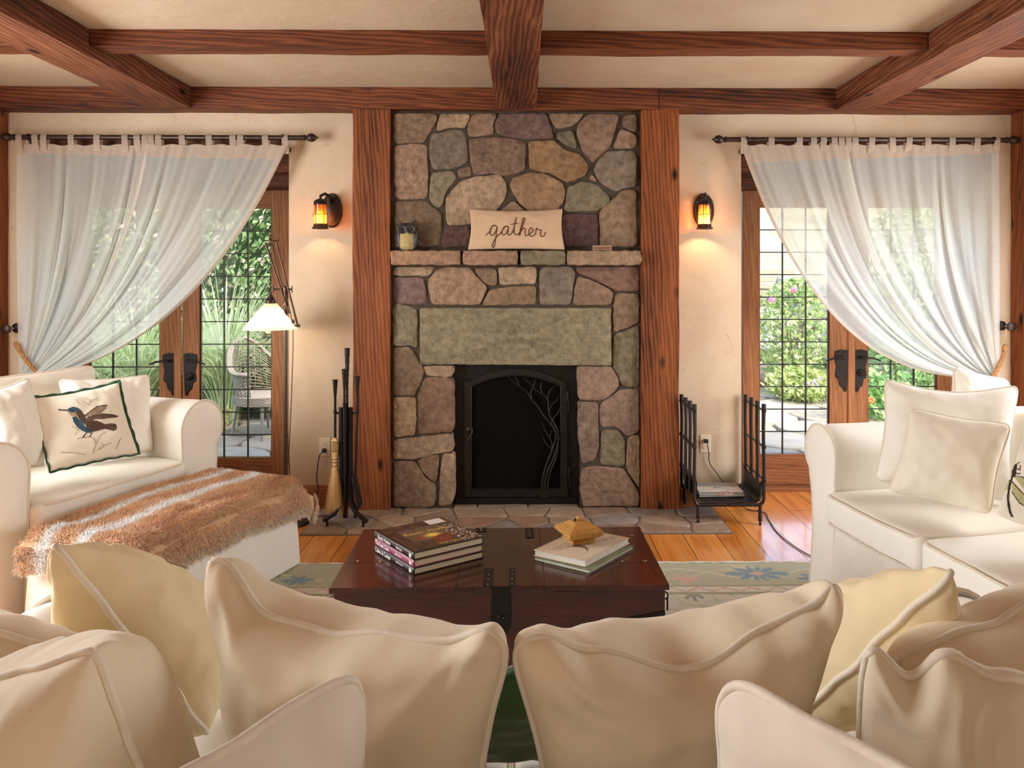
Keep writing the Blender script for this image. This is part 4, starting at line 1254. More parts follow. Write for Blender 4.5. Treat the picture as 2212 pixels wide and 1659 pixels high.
# ------------------------------------------------------------------ ottoman and fur throw
OM = local((0, 0), (.94, -.34))
ou = Vector((.34, .94, 0)).normalized(); of_ = Vector((.94, -.34, 0)).normalized()
OLc = Vector((-2.066, 3.05, 0)) + of_ * .06
ow, ol, oh = .555, .975, .43
OMt = Matrix.Identity(4)
for i in range(3): OMt[i][0] = ou[i]; OMt[i][1] = of_[i]; OMt[i][3] = OLc[i]
ott = thing('ottoman', OMt @ Vector((ol/2, ow/2, 0)), 'white slipcovered ottoman pushed up to the armchair under a fur throw', 'ottoman')
mb = MB()
def skf(p):
    k = max(0, 1 - p.z / .40); c = Vector((ol/2, ow/2, 0)); d = Vector((p.x - c.x, p.y - c.y, 0))
    q = p + Vector((math.copysign(.018 * k, d.x) if abs(abs(d.x) - ol/2) < .01 else 0, math.copysign(.018 * k, d.y) if abs(abs(d.y) - ow/2) < .01 else 0, 0))
    return q + .007 * k * Vector((noise.noise(Vector((p.x * 7, p.y * 7, 0))), noise.noise(Vector((p.x * 7, p.y * 7, 5))), 0))
mb.gbox((0, 0, .012), (ol, ow, .36), (24, 16, 10), M=OMt, fn=skf)
mk('skirt', mb, M_SLIP2, ott, smooth=45, weld=True, bevel=.008)
mb = MB(); mb.gbox((.0, .0, .355), (ol, ow, oh), (12, 10, 3), M=OMt, fn=lambda p: p + Vector((0, 0, .014 * sin(pi * p.x / ol) * sin(pi * p.y / ow) * (p.z > .4))))
mk('top_cushion', mb, M_SLIP, ott, smooth=True, weld=True, bevel=.02, seg=4)
mb = MB(); mb.tube([OMt @ Vector(p) for p in ((-.003, -.003, .357), (ol + .003, -.003, .357), (ol + .003, ow + .003, .357), (-.003, ow + .003, .357))], .0055, 6, closed=True)
mk('piping', mb, M_PIPE, ott, smooth=True)

throw = thing('fur_throw', OMt @ Vector((ol/2, ow/2, oh)), 'brown and white striped faux fur throw spread over the ottoman', 'throw')
rb = .055
def bend(d):
    if d <= 0: return 0, 0
    if d < rb * pi / 2: return rb * sin(d / rb), rb * (1 - cos(d / rb))
    return rb, rb + d - rb * pi / 2
HA, HB_, HC, HE = .17, .11, -.01, .17       # hang: near end, far end, chair side, room side
def tsurf(s_, t_):
    """s_ along the ottoman (near camera end 0), t_ from chair side 0 to room side 1"""
    x = -HA + (ol + HA + HB_) * s_; y = -HC + (ow + HC + HE) * t_
    y += .015 * sin(s_ * 9)
    r0 = rb * .5
    dx = max(0, r0 - x, x - (ol - r0)); dy = max(0, r0 - y, y - (ow - r0))
    hx_, vx = bend(dx); hy_, vy = bend(dy)
    X_ = x if dx == 0 else (r0 - hx_ if x < r0 else ol - r0 + hx_)
    Y_ = y if dy == 0 else (r0 - hy_ if y < r0 else ow - r0 + hy_)
    z = oh + .022 - vx - vy * (1 if vx < .05 else .75)
    z = max(z, .05)
    fl = .02 * noise.noise(Vector((x * 5, y * 5, 2)))
    if vx > .05: X_ += (-1 if x < r0 else 1) * (.02 + fl + .025 * vx + .016 * sin(y * 22)); 
    if vy > .05: Y_ += (.02 + fl + .03 * vy + .012 * sin(x * 19)) * (1 if y > r0 else -1)
    return OMt @ Vector((X_, Y_, z + .012 * noise.noise(Vector((x * 4, y * 4, 7)))))
def lerp3(a, b, k): return tuple(x + (y - x) * k for x, y in zip(a, b))
FB, FW, FDK, FPALE = S(236, 200, 162), S(255, 254, 252), S(200, 146, 108), S(236, 222, 198)
def fcol(s_, t_):
    q = t_ + .035 * noise.noise(Vector((s_ * 4, t_ * 3, 0))) + .012 * noise.noise(Vector((s_ * 18, t_ * 9, 3)))
    w1 = exp(-((q - .17) / .038) ** 2); w2 = exp(-((q - .42) / .044) ** 2)
    c = lerp3(FB, FDK, max(0, min(1, exp(-((q - .64) / .09) ** 2) * (.5 + noise.noise(Vector((s_ * 6, q * 5, 1)))) + .25 * noise.noise(Vector((s_ * 9, t_ * 9, 5))))))
    c = lerp3(c, FPALE, max(0, min(1, (q - .93) / .05)))
    c = lerp3(c, FPALE, .45 * max(0, min(1, (.17 - s_) / .12)))
    c = lerp3(c, FW, max(0, min(1, 1.25 * (w1 + w2))))
    return c
mb = MB(); mb.grid(tsurf, 60, 44, cf=fcol); M_FUR = attr_mat('fur_strands', .75, .12, 30, 0, .25, transl=.3)
mk('backing', mb, M_FUR, throw, smooth=True)
mb = MB(); rf = random.Random(5)
for k in range(85000):
    s_, t_ = rf.random(), rf.random()
    p = tsurf(s_, t_); e = .004
    a = tsurf(min(1, s_ + e), t_) - p; b = tsurf(s_, min(1, t_ + e)) - p
    if s_ > 1 - e: a = p - tsurf(s_ - e, t_)
    if t_ > 1 - e: b = p - tsurf(s_, t_ - e)
    n = a.cross(b)
    if n.length < 1e-12: continue
    n.normalize()
    c0 = OMt @ Vector((ol/2, ow/2, .2))
    if n.dot(p - c0) < 0: n = -n
    tang = (b.normalized() * (.6 + .5 * noise.noise(p * 9)) + a.normalized() * (.7 * noise.noise(p * 9 + Vector((5, 5, 5)))) + Vector((rf.uniform(-1, 1), rf.uniform(-1, 1), rf.uniform(-1, 1))) * .35)
    L = rf.uniform(.009, .016) * (1.7 if (t_ > .85 or s_ < .18) else 1)
    d = (n * .75 + tang * .75 + Vector((0, 0, -.25))).normalized()
    w = n.cross(d); w = (w.normalized() if w.length > 1e-6 else a.normalized()) * rf.uniform(.0008, .0013)
    m_ = p + n * L * .35 + d * L * .35; tip = m_ + (d + tang * .3 - n * .12).normalized() * L * .6
    c = fcol(s_, t_); q = rf.uniform(.78, 1.22)
    edge = (t_ > .92) or (s_ < .25) or abs(t_ - .17) < .03 or abs(t_ - .42) < .03
    c = tuple(x * q for x in c)
    ct = lerp3(c, FW, .35)
    if rf.random() < (.16 if edge else .05): ct = (.03, .025, .02); c = lerp3(c, (.05, .04, .03), .5)
    n0 = mb.add([p - w, p + w, m_ + w * .8, m_ - w * .8, tip], [(0, 1, 2, 3), (3, 2, 4)], c)
    mb.c[n0 + 4] = ct
o = mk('fur_pile', mb, M_FUR, throw, fix=False); o['kind'] = 'stuff'

# ------------------------------------------------------------------ pillows on the armchair
def D3(px, py, D):           # point at distance D along the view
    d = ray(px, py); return Vector((0, 0, CH)) + d * D
def quadc(*a): return [D3(*x) for x in a]
Pillow(quadc((-110, 826, 3.36), (208, 786, 4.08), (205, 960, 4.03), (-110, 1005, 3.38)), th=.07, bow=.05, seed=2, rnd=.06).build('back_cushion', 'large white back cushion with rounded corner at the rear of the armchair', 'cushion', M_SLIP, M_PIPE)
Pillow(quadc((125, 818, 3.66), (325, 808, 4.02), (334, 978, 3.98), (150, 992, 3.62)), th=.085, bow=.09, seed=5, rnd=.04, wr=.009).build('throw_pillow', 'plain white pillow behind the hummingbird pillow on the armchair', 'pillow', M_SLIP2, M_PIPE)
Pillow(quadc((-60, 850, 3.15), (62, 815, 3.44), (96, 1008, 3.36), (26, 1026, 3.22)), th=.075, bow=.08, seed=6, rnd=.04, wr=.009).build('throw_pillow', 'plain white pillow leaning on the near arm of the armchair', 'pillow', M_SLIP2, M_PIPE)
bp_ = Pillow(quadc((62, 864, 3.40), (255, 829, 3.66), (300, 979, 3.56), (108, 1020, 3.29)), th=.06, bow=.05, seed=8, rnd=.01, wr=.006, flop=(.02, .02, -.01, .01))
bird = bp_.build('bird_pillow', 'white pillow printed with a blue hummingbird and edged in green, on the armchair', 'pillow', M_IVORYF, None)
M_GREEN = fabric('green_trim', S(52, 84, 62), bscale=30, bmp=.2)
M_GREENP = fabric('green_velvet', S(58, 88, 52), bscale=12, bmp=.2, sheen=.5)
b = MB(); q = []
for (u0, v0, u1, v1) in ((-1, 1, 1, 1), (1, 1, 1, -1), (1, -1, -1, -1), (-1, -1, -1, 1)):
    for k in range(40):
        u = u0 + (u1-u0)*k/40; v = v0 + (v1-v0)*k/40
        p = bp_.surf(u, v); c = bp_.surf(0, 0, 1, -.06)
        d = (p - c).normalized()
        q.append(p + d * .006 + bp_.n * .006 * sin(k * .9 + u0))
b.tube(q, .0085, 6, closed=True, flat=(1, .5)); mk('ruffled_edging', b, M_GREEN, bird, smooth=True)
def aff(TL, TR, BL):
    ex = (TR[0]-TL[0], TR[1]-TL[1]); ey = (BL[0]-TL[0], BL[1]-TL[1]); det = ex[0]*ey[1] - ex[1]*ey[0]
    def f(u, v):       # uv (-1..1, v up) -> crop px
        a, b = (u+1)/2, (1-v)/2
        return TL[0] + ex[0]*a + ey[0]*b, TL[1] + ex[1]*a + ey[1]*b
    return f
fb = aff((335, 580), (1405, 375), (600, 1420))
BLU, BRW, YG, INK, FNT = S(58, 84, 108), S(92, 70, 58), S(150, 142, 92), S(48, 40, 38), S(186, 180, 156)
BP = [([(757,765),(780,735),(830,722),(880,735),(905,760),(870,775),(840,790),(800,785)], BLU), ([(880,735),(930,775),(965,830),(1000,900),(960,935),(910,880),(870,800),(850,775)], BRW),
      ([(838,790),(870,800),(920,870),(900,885),(860,830)], YG), ([(760,770),(800,785),(840,790),(855,835),(810,835),(780,805)], S(190,170,140)),
      ([(820,850),(870,840),(930,890),(970,960),(1075,1025),(1040,1035),(990,1030),(940,1010),(880,965),(840,910)], BLU), ([(950,880),(1010,855),(1100,825),(1200,808),(1320,800),(1410,812),(1380,830),(1280,850),(1180,875),(1090,880),(1000,915),(965,915)], S(108,82,66)),
      ([(970,930),(1040,895),(1110,895),(1220,930),(1215,985),(1140,1005),(1070,1020),(1000,985)], BRW), ([(1215,930),(1300,915),(1370,920),(1378,945),(1370,985),(1330,1005),(1215,980)], S(98,78,66)),
      ([(965,835),(1040,770),(1120,710),(1200,690),(1258,695),(1230,740),(1180,790),(1110,825),(1010,850)], S(158,136,110))]
BLN = [([(655,748),(700,757),(755,762)], 7, INK), ([(990,1035),(950,1090)], 6, INK), ([(1055,1040),(1030,1085)], 6, INK), ([(965,835),(1120,712),(1250,692)], 5, INK), ([(1010,855),(1200,808),(1405,812)], 5, INK),
       ([(880,1100),(1030,1078),(1090,1105),(1110,1170),(1080,1330)], 9, FNT), ([(1110,1170),(1150,1070),(1220,1020)], 7, FNT), ([(1130,1230),(1200,1180),(1300,1150)], 6, FNT), ([(1340,1260),(1380,1180),(1430,1080)], 8, FNT),
       ([(860,1060),(900,990),(820,960)], 5, FNT), ([(700,1240),(900,1260),(1050,1290)], 6, FNT), ([(940,640),(1010,690),(1060,620),(1130,600)], 5, FNT), ([(860,620),(900,700)], 5, FNT), ([(1020,700),(1030,620),(960,590)], 5, FNT), ([(1180,1150),(1220,1190),(1160,1220)], 5, FNT)]
def birdcol(u, v):
    x, y = fb(u, v)
    if math.hypot(x - 826, y - 766) < 9: return INK
    for pl, w, c in BLN[:5]:
        if segd(x, y, pl) < w: return c
    for pl, c in BP:
        if inpoly(x, y, pl):
            k = .85 + .3 * noise.noise(Vector((x * .05, y * .02, 0)))
            return tuple(min(1, z * k) for z in c)
    for pl, w, c in BLN[5:]:
        if segd(x + 8 * noise.noise(Vector((x*.02, y*.02, 1))), y, pl) < w * .7: return c
    return None
printed('bird_print', lambda u, v: bp_.surf(u, v, 1, .0015), (-.8, .85, -.85, .8), 150, 130, birdcol, M_PRINT, bird)

# ------------------------------------------------------------------ pillows on the sofa by the doors
Pillow(quadc((2060, 790, 3.44), (2180, 820, 3.50), (2190, 960, 3.46), (2050, 950, 3.40)), th=.07, bow=.08, seed=11, rnd=.08).build('throw_pillow', 'white pillow corner peeping up behind the large pillow under the rope tieback', 'pillow', M_SLIP2, M_PIPE)
Pillow(quadc((1906, 812, 3.27), (2208, 826, 3.12), (2190, 1090, 3.00), (1884, 1042, 3.18)), th=.10, bow=.12, seed=12, rnd=.07, wr=.009, sag=.03).build('throw_pillow', 'large white square pillow standing against the rolled arm of the white sofa', 'pillow', M_SLIP2, M_PIPE)
Pillow(quadc((1964, 878, 3.02), (2190, 914, 2.82), (2142, 1116, 2.74), (1916, 1064, 2.95)), th=.085, bow=.10, seed=14, rnd=.07, wr=.007).build('throw_pillow', 'smaller ivory pillow with piped edge resting in front of the large pillow', 'pillow', M_IVORYF, M_PIPE)
dp = Pillow(quadc((2208, 944, 2.62), (2420, 960, 2.40), (2420, 1230, 2.36), (2150, 1112, 2.52)), th=.06, bow=.05, seed=15, rnd=.03, wr=.005)
dfly = dp.build('dragonfly_pillow', 'white pillow printed with a dragonfly at the picture edge on the sofa', 'pillow', M_IVORYF, None)
fdp = aff((825, 640), (1660, 710), (595, 1310))
WNG = S(186, 182, 130)
DPOLY = [([(690,930),(745,965),(735,1012),(668,1012)], WNG), ([(668,1028),(722,1038),(705,1112),(664,1114)], WNG), ([(760,1008),(840,1012),(960,1050),(940,1130),(850,1100)], WNG), ([(742,1050),(837,1130),(930,1180),(900,1240),(800,1200),(745,1130)], WNG)]
DLN = [([(765,935),(750,1000),(728,1050),(710,1120),(708,1200),(716,1280),(745,1350),(805,1430)], 9, INK), ([(770,925),(760,985)], 22, INK), ([(750,960),(720,930),(725,900)], 4, INK), ([(765,930),(750,915),(815,892)], 4, INK), ([(780,945),(825,960),(828,925)], 4, INK), ([(775,975),(805,992),(825,985)], 4, INK),
       ([(690,930),(745,965),(735,1012)], 4, INK), ([(668,1028),(722,1038),(705,1112)], 4, INK), ([(760,1008),(840,1012),(960,1050)], 4, INK), ([(742,1050),(837,1130),(930,1180)], 4, INK), ([(745,1130),(800,1200),(900,1240)], 4, INK)]
def dcol(u, v):
    x, y = fdp(u, v)
    for pl, w, c in DLN:
        if segd(x, y, pl) < w: return c
    for pl, c in DPOLY:
        if inpoly(x, y, pl): return INK if (math.sin(x * .15) * math.sin(y * .15) > .93) else c
    return None
printed('dragonfly_print', lambda u, v: dp.surf(u, v, 1, .0015), (-.98, .2, -.95, .75), 110, 120, dcol, M_PRINT, dfly)
# ================================================================== the near sofa, seen from behind, and its pillows
near, MN = slip_seat('sofa', 'cream slipcovered sofa in front of the trunk, mostly under loose pillows', 'sofa', (-.03, 1.90), (0, 1), 2.46, 1.22, .655, .74, .44, r=.10, n_cush=2, wsk=.18, front=.02)
def V(*a): return Vector(a)
G1 = 'loose pillows on the near sofa'
def pil(label, c, mat, **k):
    b = dict(name='sofa_pillow', pr=.0062, pipe=M_PIPE)
    kw = {x: k.pop(x) for x in list(k) if x in ('name', 'pipe', 'pr')}; b.update(kw)
    return Pillow(c, **k).build(b['name'], label, 'pillow', mat, b['pipe'], pr=b['pr'], group=G1, n=56)
M_FP = fabric('near_cotton', S(230, 214, 188), bscale=6, bmp=.3)
M_FP2 = fabric('near_linen', S(230, 210, 170), bscale=8, bmp=.35)
M_FP3 = fabric('grey_white_cotton', S(226, 214, 198), bscale=6, bmp=.25)
# D: middle, left of the gap
pil('big cream pillow with a tall pointed corner, left of the green pillow', [D3(428, 1178, 1.30), D3(1124, 1362, 1.05), V(-.075, 1.18, .47), V(-.52, 1.42, .47)], M_FP, th=.11, bow=.10, seed=21, rnd=.075, top=[(-1,0),(-.9,-.008),(-.5,-.075),(-.17,-.080),(.3,-.045),(.62,-.036),(.88,.004),(1,0)], wr=.012, back=1.25, flop=(0, 0, 0, 0))
# E: middle, right of the gap
pil('big cream pillow with a raised piped corner, right of the green pillow', [D3(1080, 1368, 1.06), D3(1846, 1232, 1.20), V(.47, 1.36, .47), V(.045, 1.18, .47)], M_FP, th=.11, bow=.10, seed=23, rnd=.085, top=[(-1,0),(-.8,-.006),(-.55,-.04),(.06,-.105),(.45,-.068),(.76,-.04),(.93,0),(1,0)], wr=.013, back=1.6)
# K: green pillow behind
pil('dark green velvet pillow showing in the gap between the two big cream pillows', [V(-.20, 1.42, .64), D3(1412, 1346, 1.42), V(.22, 1.55, .47), V(-.2, 1.55, .46)], M_GREENP, th=.05, bow=.05, seed=25, pipe=M_GREEN, wr=.006)
# C: edge-on yellowish pillow at the left
pil('cream gathered pillow standing on edge, tip pointing up before the ottoman', [D3(108, 1166, 1.30), V(-.90, 1.68, .76), V(-.74, 1.80, .50), D3(452, 1592, 1.42)], M_FP2, th=.125, bow=.05, seed=27, rnd=.03, wr=.011, back=1.0, crease=1.8)
# I: edge-on at the right
pil('cream gathered pillow standing on edge, tip pointing up before the white sofa', [D3(2066, 1226, 1.22), V(.86, 1.62, .72), V(.66, 1.72, .50), V(.55, 1.50, .56)][::1], M_FP2, th=.115, bow=.05, seed=29, rnd=.03, wr=.011, back=1.0, crease=1.8)
# B: big cushion at far left behind A
pil('wide cream cushion at the picture corner, behind the pillow with a knotted tip', [V(-1.12, 1.16, .98), D3(262, 1420, 1.16), V(-.62, 1.22, .50), V(-1.12, 1.30, .50)], M_FP, th=.13, bow=.04, seed=31, rnd=.05, wr=.012, sag=.0)
# A: near left, corner up
pil('cream pillow with a knotted tip and a seam down to the frame edge', [D3(205, 1398, .975), D3(-190, 1500, 1.02), V(-.88, 1.10, .50), V(-.44, 1.06, .50)], M_FP, back=.75, th=.22, bow=.04, seed=33, rnd=.02, wr=.011, crease=1.5)
# F: nearest left
pil('pale pillow corner closest to the camera, left of the gap', [V(-.40, .45, 1.05), D3(784, 1426, .885), V(-.20, .98, .48), V(-.50, .60, .50)], M_FP3, th=.05, bow=.03, seed=35, rnd=.07, wr=.006)
# G: nearest right
pil('pale pillow corner closest to the camera, right of the gap', [D3(1552, 1440, .871), V(.48, .45, 1.03), V(.60, .62, .50), V(.25, .98, .48)], M_FP3, th=.05, bow=.03, seed=37, rnd=.07, wr=.006)
# H: right with wavy top seam
pil('cream pillow with a rounded tip and dipping piped seam at the frame corner', [D3(1862, 1386, 1.035), D3(2420, 1480, .94), V(.86, .98, .48), V(.50, 1.16, .48)], M_FP, th=.09, bow=.05, seed=39, rnd=.06, wr=.012, top=[(-1,0),(-.93,0),(-.64,-.038),(-.3,.012),(.1,-.01),(1,0)])
# J: big right
pil('wide cream cushion at the picture corner, behind the pillow with the dipping seam', [D3(1930, 1420, 1.20), D3(2420, 1210, 1.30), V(1.12, 1.34, .50), V(.60, 1.28, .50)], M_FP, th=.13, bow=.05, seed=41, rnd=.05, wr=.012)
# ================================================================== rug
def rug_mat():
    m, nt, b, o = new_mat('wool_rug')
    b.inputs['Roughness'].default_value = .95; b.inputs['Specular IOR Level'].default_value = .1; b.inputs['Sheen Weight'].default_value = .2
    at = N(nt, 'ShaderNodeVertexColor', layer_name='Col')
    n = noi(nt, coords(nt), 260, 2); n2 = noi(nt, coords(nt, (1, 12, 1)), 20, 3)
    c = mixc(nt, 1.0, at.outputs[0], ramp(nt, n, [(.3, (.84,)*3), (.7, (1.12,)*3)]), 'MULTIPLY')
    c = mixc(nt, 1.0, c, ramp(nt, n2, [(.3, (.92,)*3), (.7, (1.06,)*3)]), 'MULTIPLY')
    nt.links.new(c, b.inputs['Base Color']); bump(nt, b, n, .5, .004)
    return m
RX0, RX1, RY0, RY1 = -1.85, 1.80, .70, G(1600, 1216).y
rug = thing('area_rug', ((RX0+RX1)/2, (RY0+RY1)/2, 0), 'sage and ivory floral wool rug under the dark trunk', 'rug')
SAGE, SAGED, IV, BLUE, PINK, GOLD = S(182, 180, 150), S(160, 160, 128), S(224, 214, 194), S(126, 150, 160), S(212, 172, 152), S(202, 190, 150)
def rugcol(x, y):
    d = min(RY1 - y, x - RX0, RX1 - x, y - RY0)         # distance from the edge
    along = x if (RY1 - y <= min(x - RX0, RX1 - x) or y - RY0 <= min(x - RX0, RX1 - x)) else y
    w = .006 * noise.noise(Vector((x * 20, y * 20, 0)))
    d += w
    if d < .018: return S(222, 214, 196)
    if d < .030: return SAGED
    if d < .275:
        # big palmettes and blue rosettes along the main border
        per = .62; k = math.floor(along / per + .5); u = along - k * per + .10; v = d - .16
        pal = k % 2
        r = math.hypot(u * .8, v * 1.5); a = math.atan2(v, u)
        if pal:
            if abs(u) < .05 and abs(v) < .018: return S(206, 190, 150)
            if r < .125 + .012 * cos(a * 16): return S(228, 216, 192)
        else:
            if r < .03: return PINK
            if r < .115 * abs(cos(a * 5)) ** .5 + .01: return BLUE
        u2 = along / per * 2; k2 = math.floor(u2); uu = (u2 - k2 - .5) * per / 2; vv = d - (.10 if k2 % 2 else .215)
        rr = math.hypot(uu, vv * 1.4)
        if rr < .075 * abs(cos(math.atan2(vv, uu) * 3 + .5)) ** .6 + .004: return (BLUE, IV, PINK, S(206,196,160))[k2 % 4]
        if abs(v - .05 * sin(along * 11)) < .006: return S(200, 194, 160)
        if abs(v + .06 * sin(along * 9 + 1)) < .004: return IV
        return SAGE
    if d < .295: return S(196, 188, 150)
    if d < .310: return SAGED
    if d < .372:
        z = abs(((along * 8) % 1) - .5) * 2
        if abs((d - .341) / .022 - (z * 2 - 1)) < .28: return S(208, 166, 150)
        return IV
    if d < .392: return SAGED
    if d < .40: return GOLD
    # field
    gx, gy = x * 3.1 + noise.noise(Vector((x * 2, y * 2, 3))), y * 3.1 + noise.noise(Vector((x * 2, y * 2, 8)))
    fx, fy = (gx % 1) - .5, (gy % 1) - .5; r = math.hypot(fx, fy); a = math.atan2(fy, fx)
    if r < .22 * abs(cos(a * 4)): return S(150, 158, 138)
    if abs(abs(fx) + abs(fy) - .42) < .02: return S(204, 196, 160)
    if r < .10: return S(212, 186, 166)
    return S(218, 212, 196)
mb = MB()
nx = 150
# finer where it shows
xs_ = [RX0 + (RX1 - RX0) * i / 420 for i in range(421)]; ys_ = [RY1 - (RY1 - 1.9) * j / 210 for j in range(211)] + [RY0]
for j in range(len(ys_)):
    for i in range(len(xs_)):
        mb.v.append(Vector((xs_[i], ys_[j] + (.004 * sin(xs_[i] * 37) if j == 0 else 0), .0095 + .0015 * noise.noise(Vector((xs_[i]*3, ys_[j]*3, 0)))))); mb.c.append(rugcol(xs_[i], ys_[j]))
mb.any = True; w_ = len(xs_)
for j in range(len(ys_)-1):
    for i in range(w_-1): mb.f.append((j*w_+i, j*w_+i+1, (j+1)*w_+i+1, (j+1)*w_+i))
mk('pile', mb, rug_mat(), rug, smooth=True)
mb = MB(); mb.box((RX0 + .004, RY0 + .004, .001), (RX1 - .004, RY1 - .008, .0085)); mk('backing', mb, plain('rug_backing', S(196, 186, 160), .95), rug)

# ================================================================== trunk
TZ = .45
FL, FR, BLt = G(710, 1271, TZ), G(1446, 1262.5, TZ), G(787, 1143, TZ)
tx = (FR - FL).normalized(); TWd = (FR - FL).length; TDp = (BLt - FL).length
MT_ = Matrix.Identity(4); ty = Vector((-tx.y, tx.x, 0))
for i in range(3): MT_[i][0] = tx[i]; MT_[i][1] = ty[i]; MT_[i][3] = (FL.x, FL.y, .012)[i]
H0 = TZ - .012
trunk = thing('wooden_trunk', MT_ @ Vector((TWd/2, TDp/2, 0)), 'dark mahogany trunk with iron hasp used as a low table on the rug', 'trunk')
def trunk_mat(name, axis, rough):
    return wood(name, S(34, 10, 7), S(76, 26, 16), S(108, 44, 27), axis, rough, band=7, bmp=.03, knots=False, coat=.5, off=4, gw=.05)
M_TR_X = trunk_mat('trunk_wood', 'X', .32); M_TR_Y = trunk_mat('trunk_lid_wood', 'Y', .2)
LT = .019; ov = .012
mb = MB(); mb.box((ov, ov, .03), (TWd - ov, TDp - ov, H0 - LT - .002), M=MT_); body = mk('trunk_body', mb, M_TR_X, trunk, bevel=.003)
lid_seams = [(984 - 710) / (1446 - 710.0), (1175 - 710) / (1446 - 710.0)]
sx = [0] + [s_ * TWd for s_ in lid_seams] + [TWd]
mb = MB()
for i in range(3): mb.box((sx[i] + (.0008 if i else 0), 0, H0 - LT), (sx[i+1] - (.0008 if i < 2 else 0), TDp, H0), M=MT_)
lid = mk('lid', mb, M_TR_Y, trunk, bevel=.0016, seg=2)
mb = MB()
for i in (1, 2): mb.box((sx[i] - .0012, 0.0005, H0 - LT + .001), (sx[i] + .0012, TDp, H0 - .0012), M=MT_)
for x0, x1, y in ((0.0, .145, TDp * .38), (0, .11, TDp * .80), (TWd - .14, TWd, TDp * .33), (TWd - .11, TWd, TDp * .79)):
    mb.box((x0, y - .001, H0 - .001), (x1, y + .001, H0 + .0004), M=MT_)
mk('lid_seam', mb, plain('seam_dark', S(22, 8, 6), .7), trunk)
mb = MB()
for x0, x1 in ((.30, .385), (.735, .82)):
    n = 14
    pr = [(x0 + (x1-x0)*i/n, H0 - LT - .0005 - .014 * sin(pi * i / n) ** .7) for i in range(n + 1)]
    mb.prism(pr, .0, .02, fr=lambda a, b, d: MT_ @ Vector((a, d, b)))
mk('finger_lip', mb, M_TR_X, trunk, bevel=.002)
def tpt(px, py): 
    v = G(px, py, TZ) - Vector((FL.x, FL.y, 0)); return v.dot(tx), v.dot(ty)
def strap(x0, x1, y0, y1, name='hinge_strap'):
    m = MB(); m.box((x0, y0, H0 + .0003), (x1, y1, H0 + .0028), M=MT_)
    o = mk(name, m, M_IRON, trunk, bevel=.0008)
    for k in range(4):
        m = MB(); y = y0 + (y1 - y0) * (k + .5) / 4; m.ball(MT_ @ Vector(((x0+x1)/2, y, H0 + .0030)), (.0028, .0028, .0018), 8, 4); mk('nail', m, M_BRASSN, o, smooth=True)
M_BRASSN = plain('worn_brass', S(150, 118, 78), .35, .9, .2, 30)
for a, b_ in (((1046, 1229), (1065, 1269)), ((1100, 1228), (1114, 1268))):
    p, q = tpt(a[0], a[1]), tpt(b_[0], b_[1]); strap(min(p[0], q[0]), max(p[0], q[0]), q[1], p[1])
for a, b_ in (((1029, 1141.5), (1051, 1149)), ((1134, 1141), (1154, 1162))):
    p, q = tpt(a[0], a[1]), tpt(b_[0], b_[1]); strap(min(p[0], q[0]), max(p[0], q[0]), q[1], min(p[1], TDp))
m = MB(); xh0, xh1 = (1059 - 710) / 736 * TWd, (1101 - 710) / 736 * TWd
sc_p = [(xh0, H0 - .001), (xh1, H0 - .001), (xh1, H0 - .04)]
zz = H0 - .04
for k in range(4): sc_p += [(xh1 + .003, zz - .008), (xh1 - .002, zz - .024)]; zz -= .024
sc_p += [(xh1 - .006, zz - .012), ((xh0+xh1)/2, zz - .03), (xh0 + .006, zz - .012)]
for k in range(4): sc_p += [(xh0 + .002, zz), (xh0 - .003, zz + .016)]; zz += .024
sc_p += [(xh0, H0 - .04)]
m.prism(sc_p, -.0035, .0, fr=lambda a, b, d: MT_ @ Vector((a, d + (0 if b > H0 - LT - .005 else .0), b)))
hs = mk('hasp', m, M_IRON_DK, trunk, bevel=.001)
m = MB(); cz = H0 - .10; m.tube([MT_ @ Vector(((xh0+xh1)/2 + .009 * cos(a), -.0045, cz + .009 * sin(a))) for a in [i * pi/8 for i in range(16)]], .003, 6, closed=True)
m.box(((xh0+xh1)/2 - .003, -.006, cz - .004), ((xh0+xh1)/2 + .003, -.003, cz + .004), M=MT_); mk('keyhole', m, M_IRON, hs, smooth=40)
m = MB(); x0 = (1351 - 710) / 736 * TWd; m.prism([(x0, H0 - .115), (x0 + .02, H0 - .110), (TWd - ov, H0 - .092), (TWd - ov, H0 - .125), (x0 + .02, H0 - .13)], ov - .003, ov, fr=lambda a, b, d: MT_ @ Vector((a, d, b))); mk('corner_strap', m, M_IRON_DK, trunk)
for s_, x in ((-1, ov), (1, TWd - ov)):
    m = MB(); y = TDp * .12
    m.tube([MT_ @ Vector((x + s_ * (.012 + .010 * cos(a)), y, H0 - .065 + .012 * sin(a))) for a in [i * pi/8 for i in range(16)]], .0026, 6, closed=True)
    m.tube([MT_ @ Vector((x + s_ * .020 + .002 * cos(a), y + .009 * cos(a), H0 - .095 + .019 * sin(a))) for a in [i * pi/8 for i in range(16)]], .0030, 6, closed=True)
    mk('ring_pull', m, M_IRON, trunk, smooth=True)
for x, y in ((.13, TDp * .40), (.05, TDp * .41), (.10, TDp * .83), (TWd - .13, TDp * .36), (TWd - .045, TDp * .36), (TWd - .05, TDp * .82)):
    m = MB(); m.ball(MT_ @ Vector((x, y, H0)), (.008, .008, .0035), 10, 5); mk('stud', m, M_BRASSN, trunk, smooth=True)
for x in (.03, TWd - .07):
    for y in (.03, TDp - .07):
        m = MB(); m.box((x, y, 0), (x + .04, y + .04, .031), M=MT_); mk('foot', m, M_TR_X, trunk)

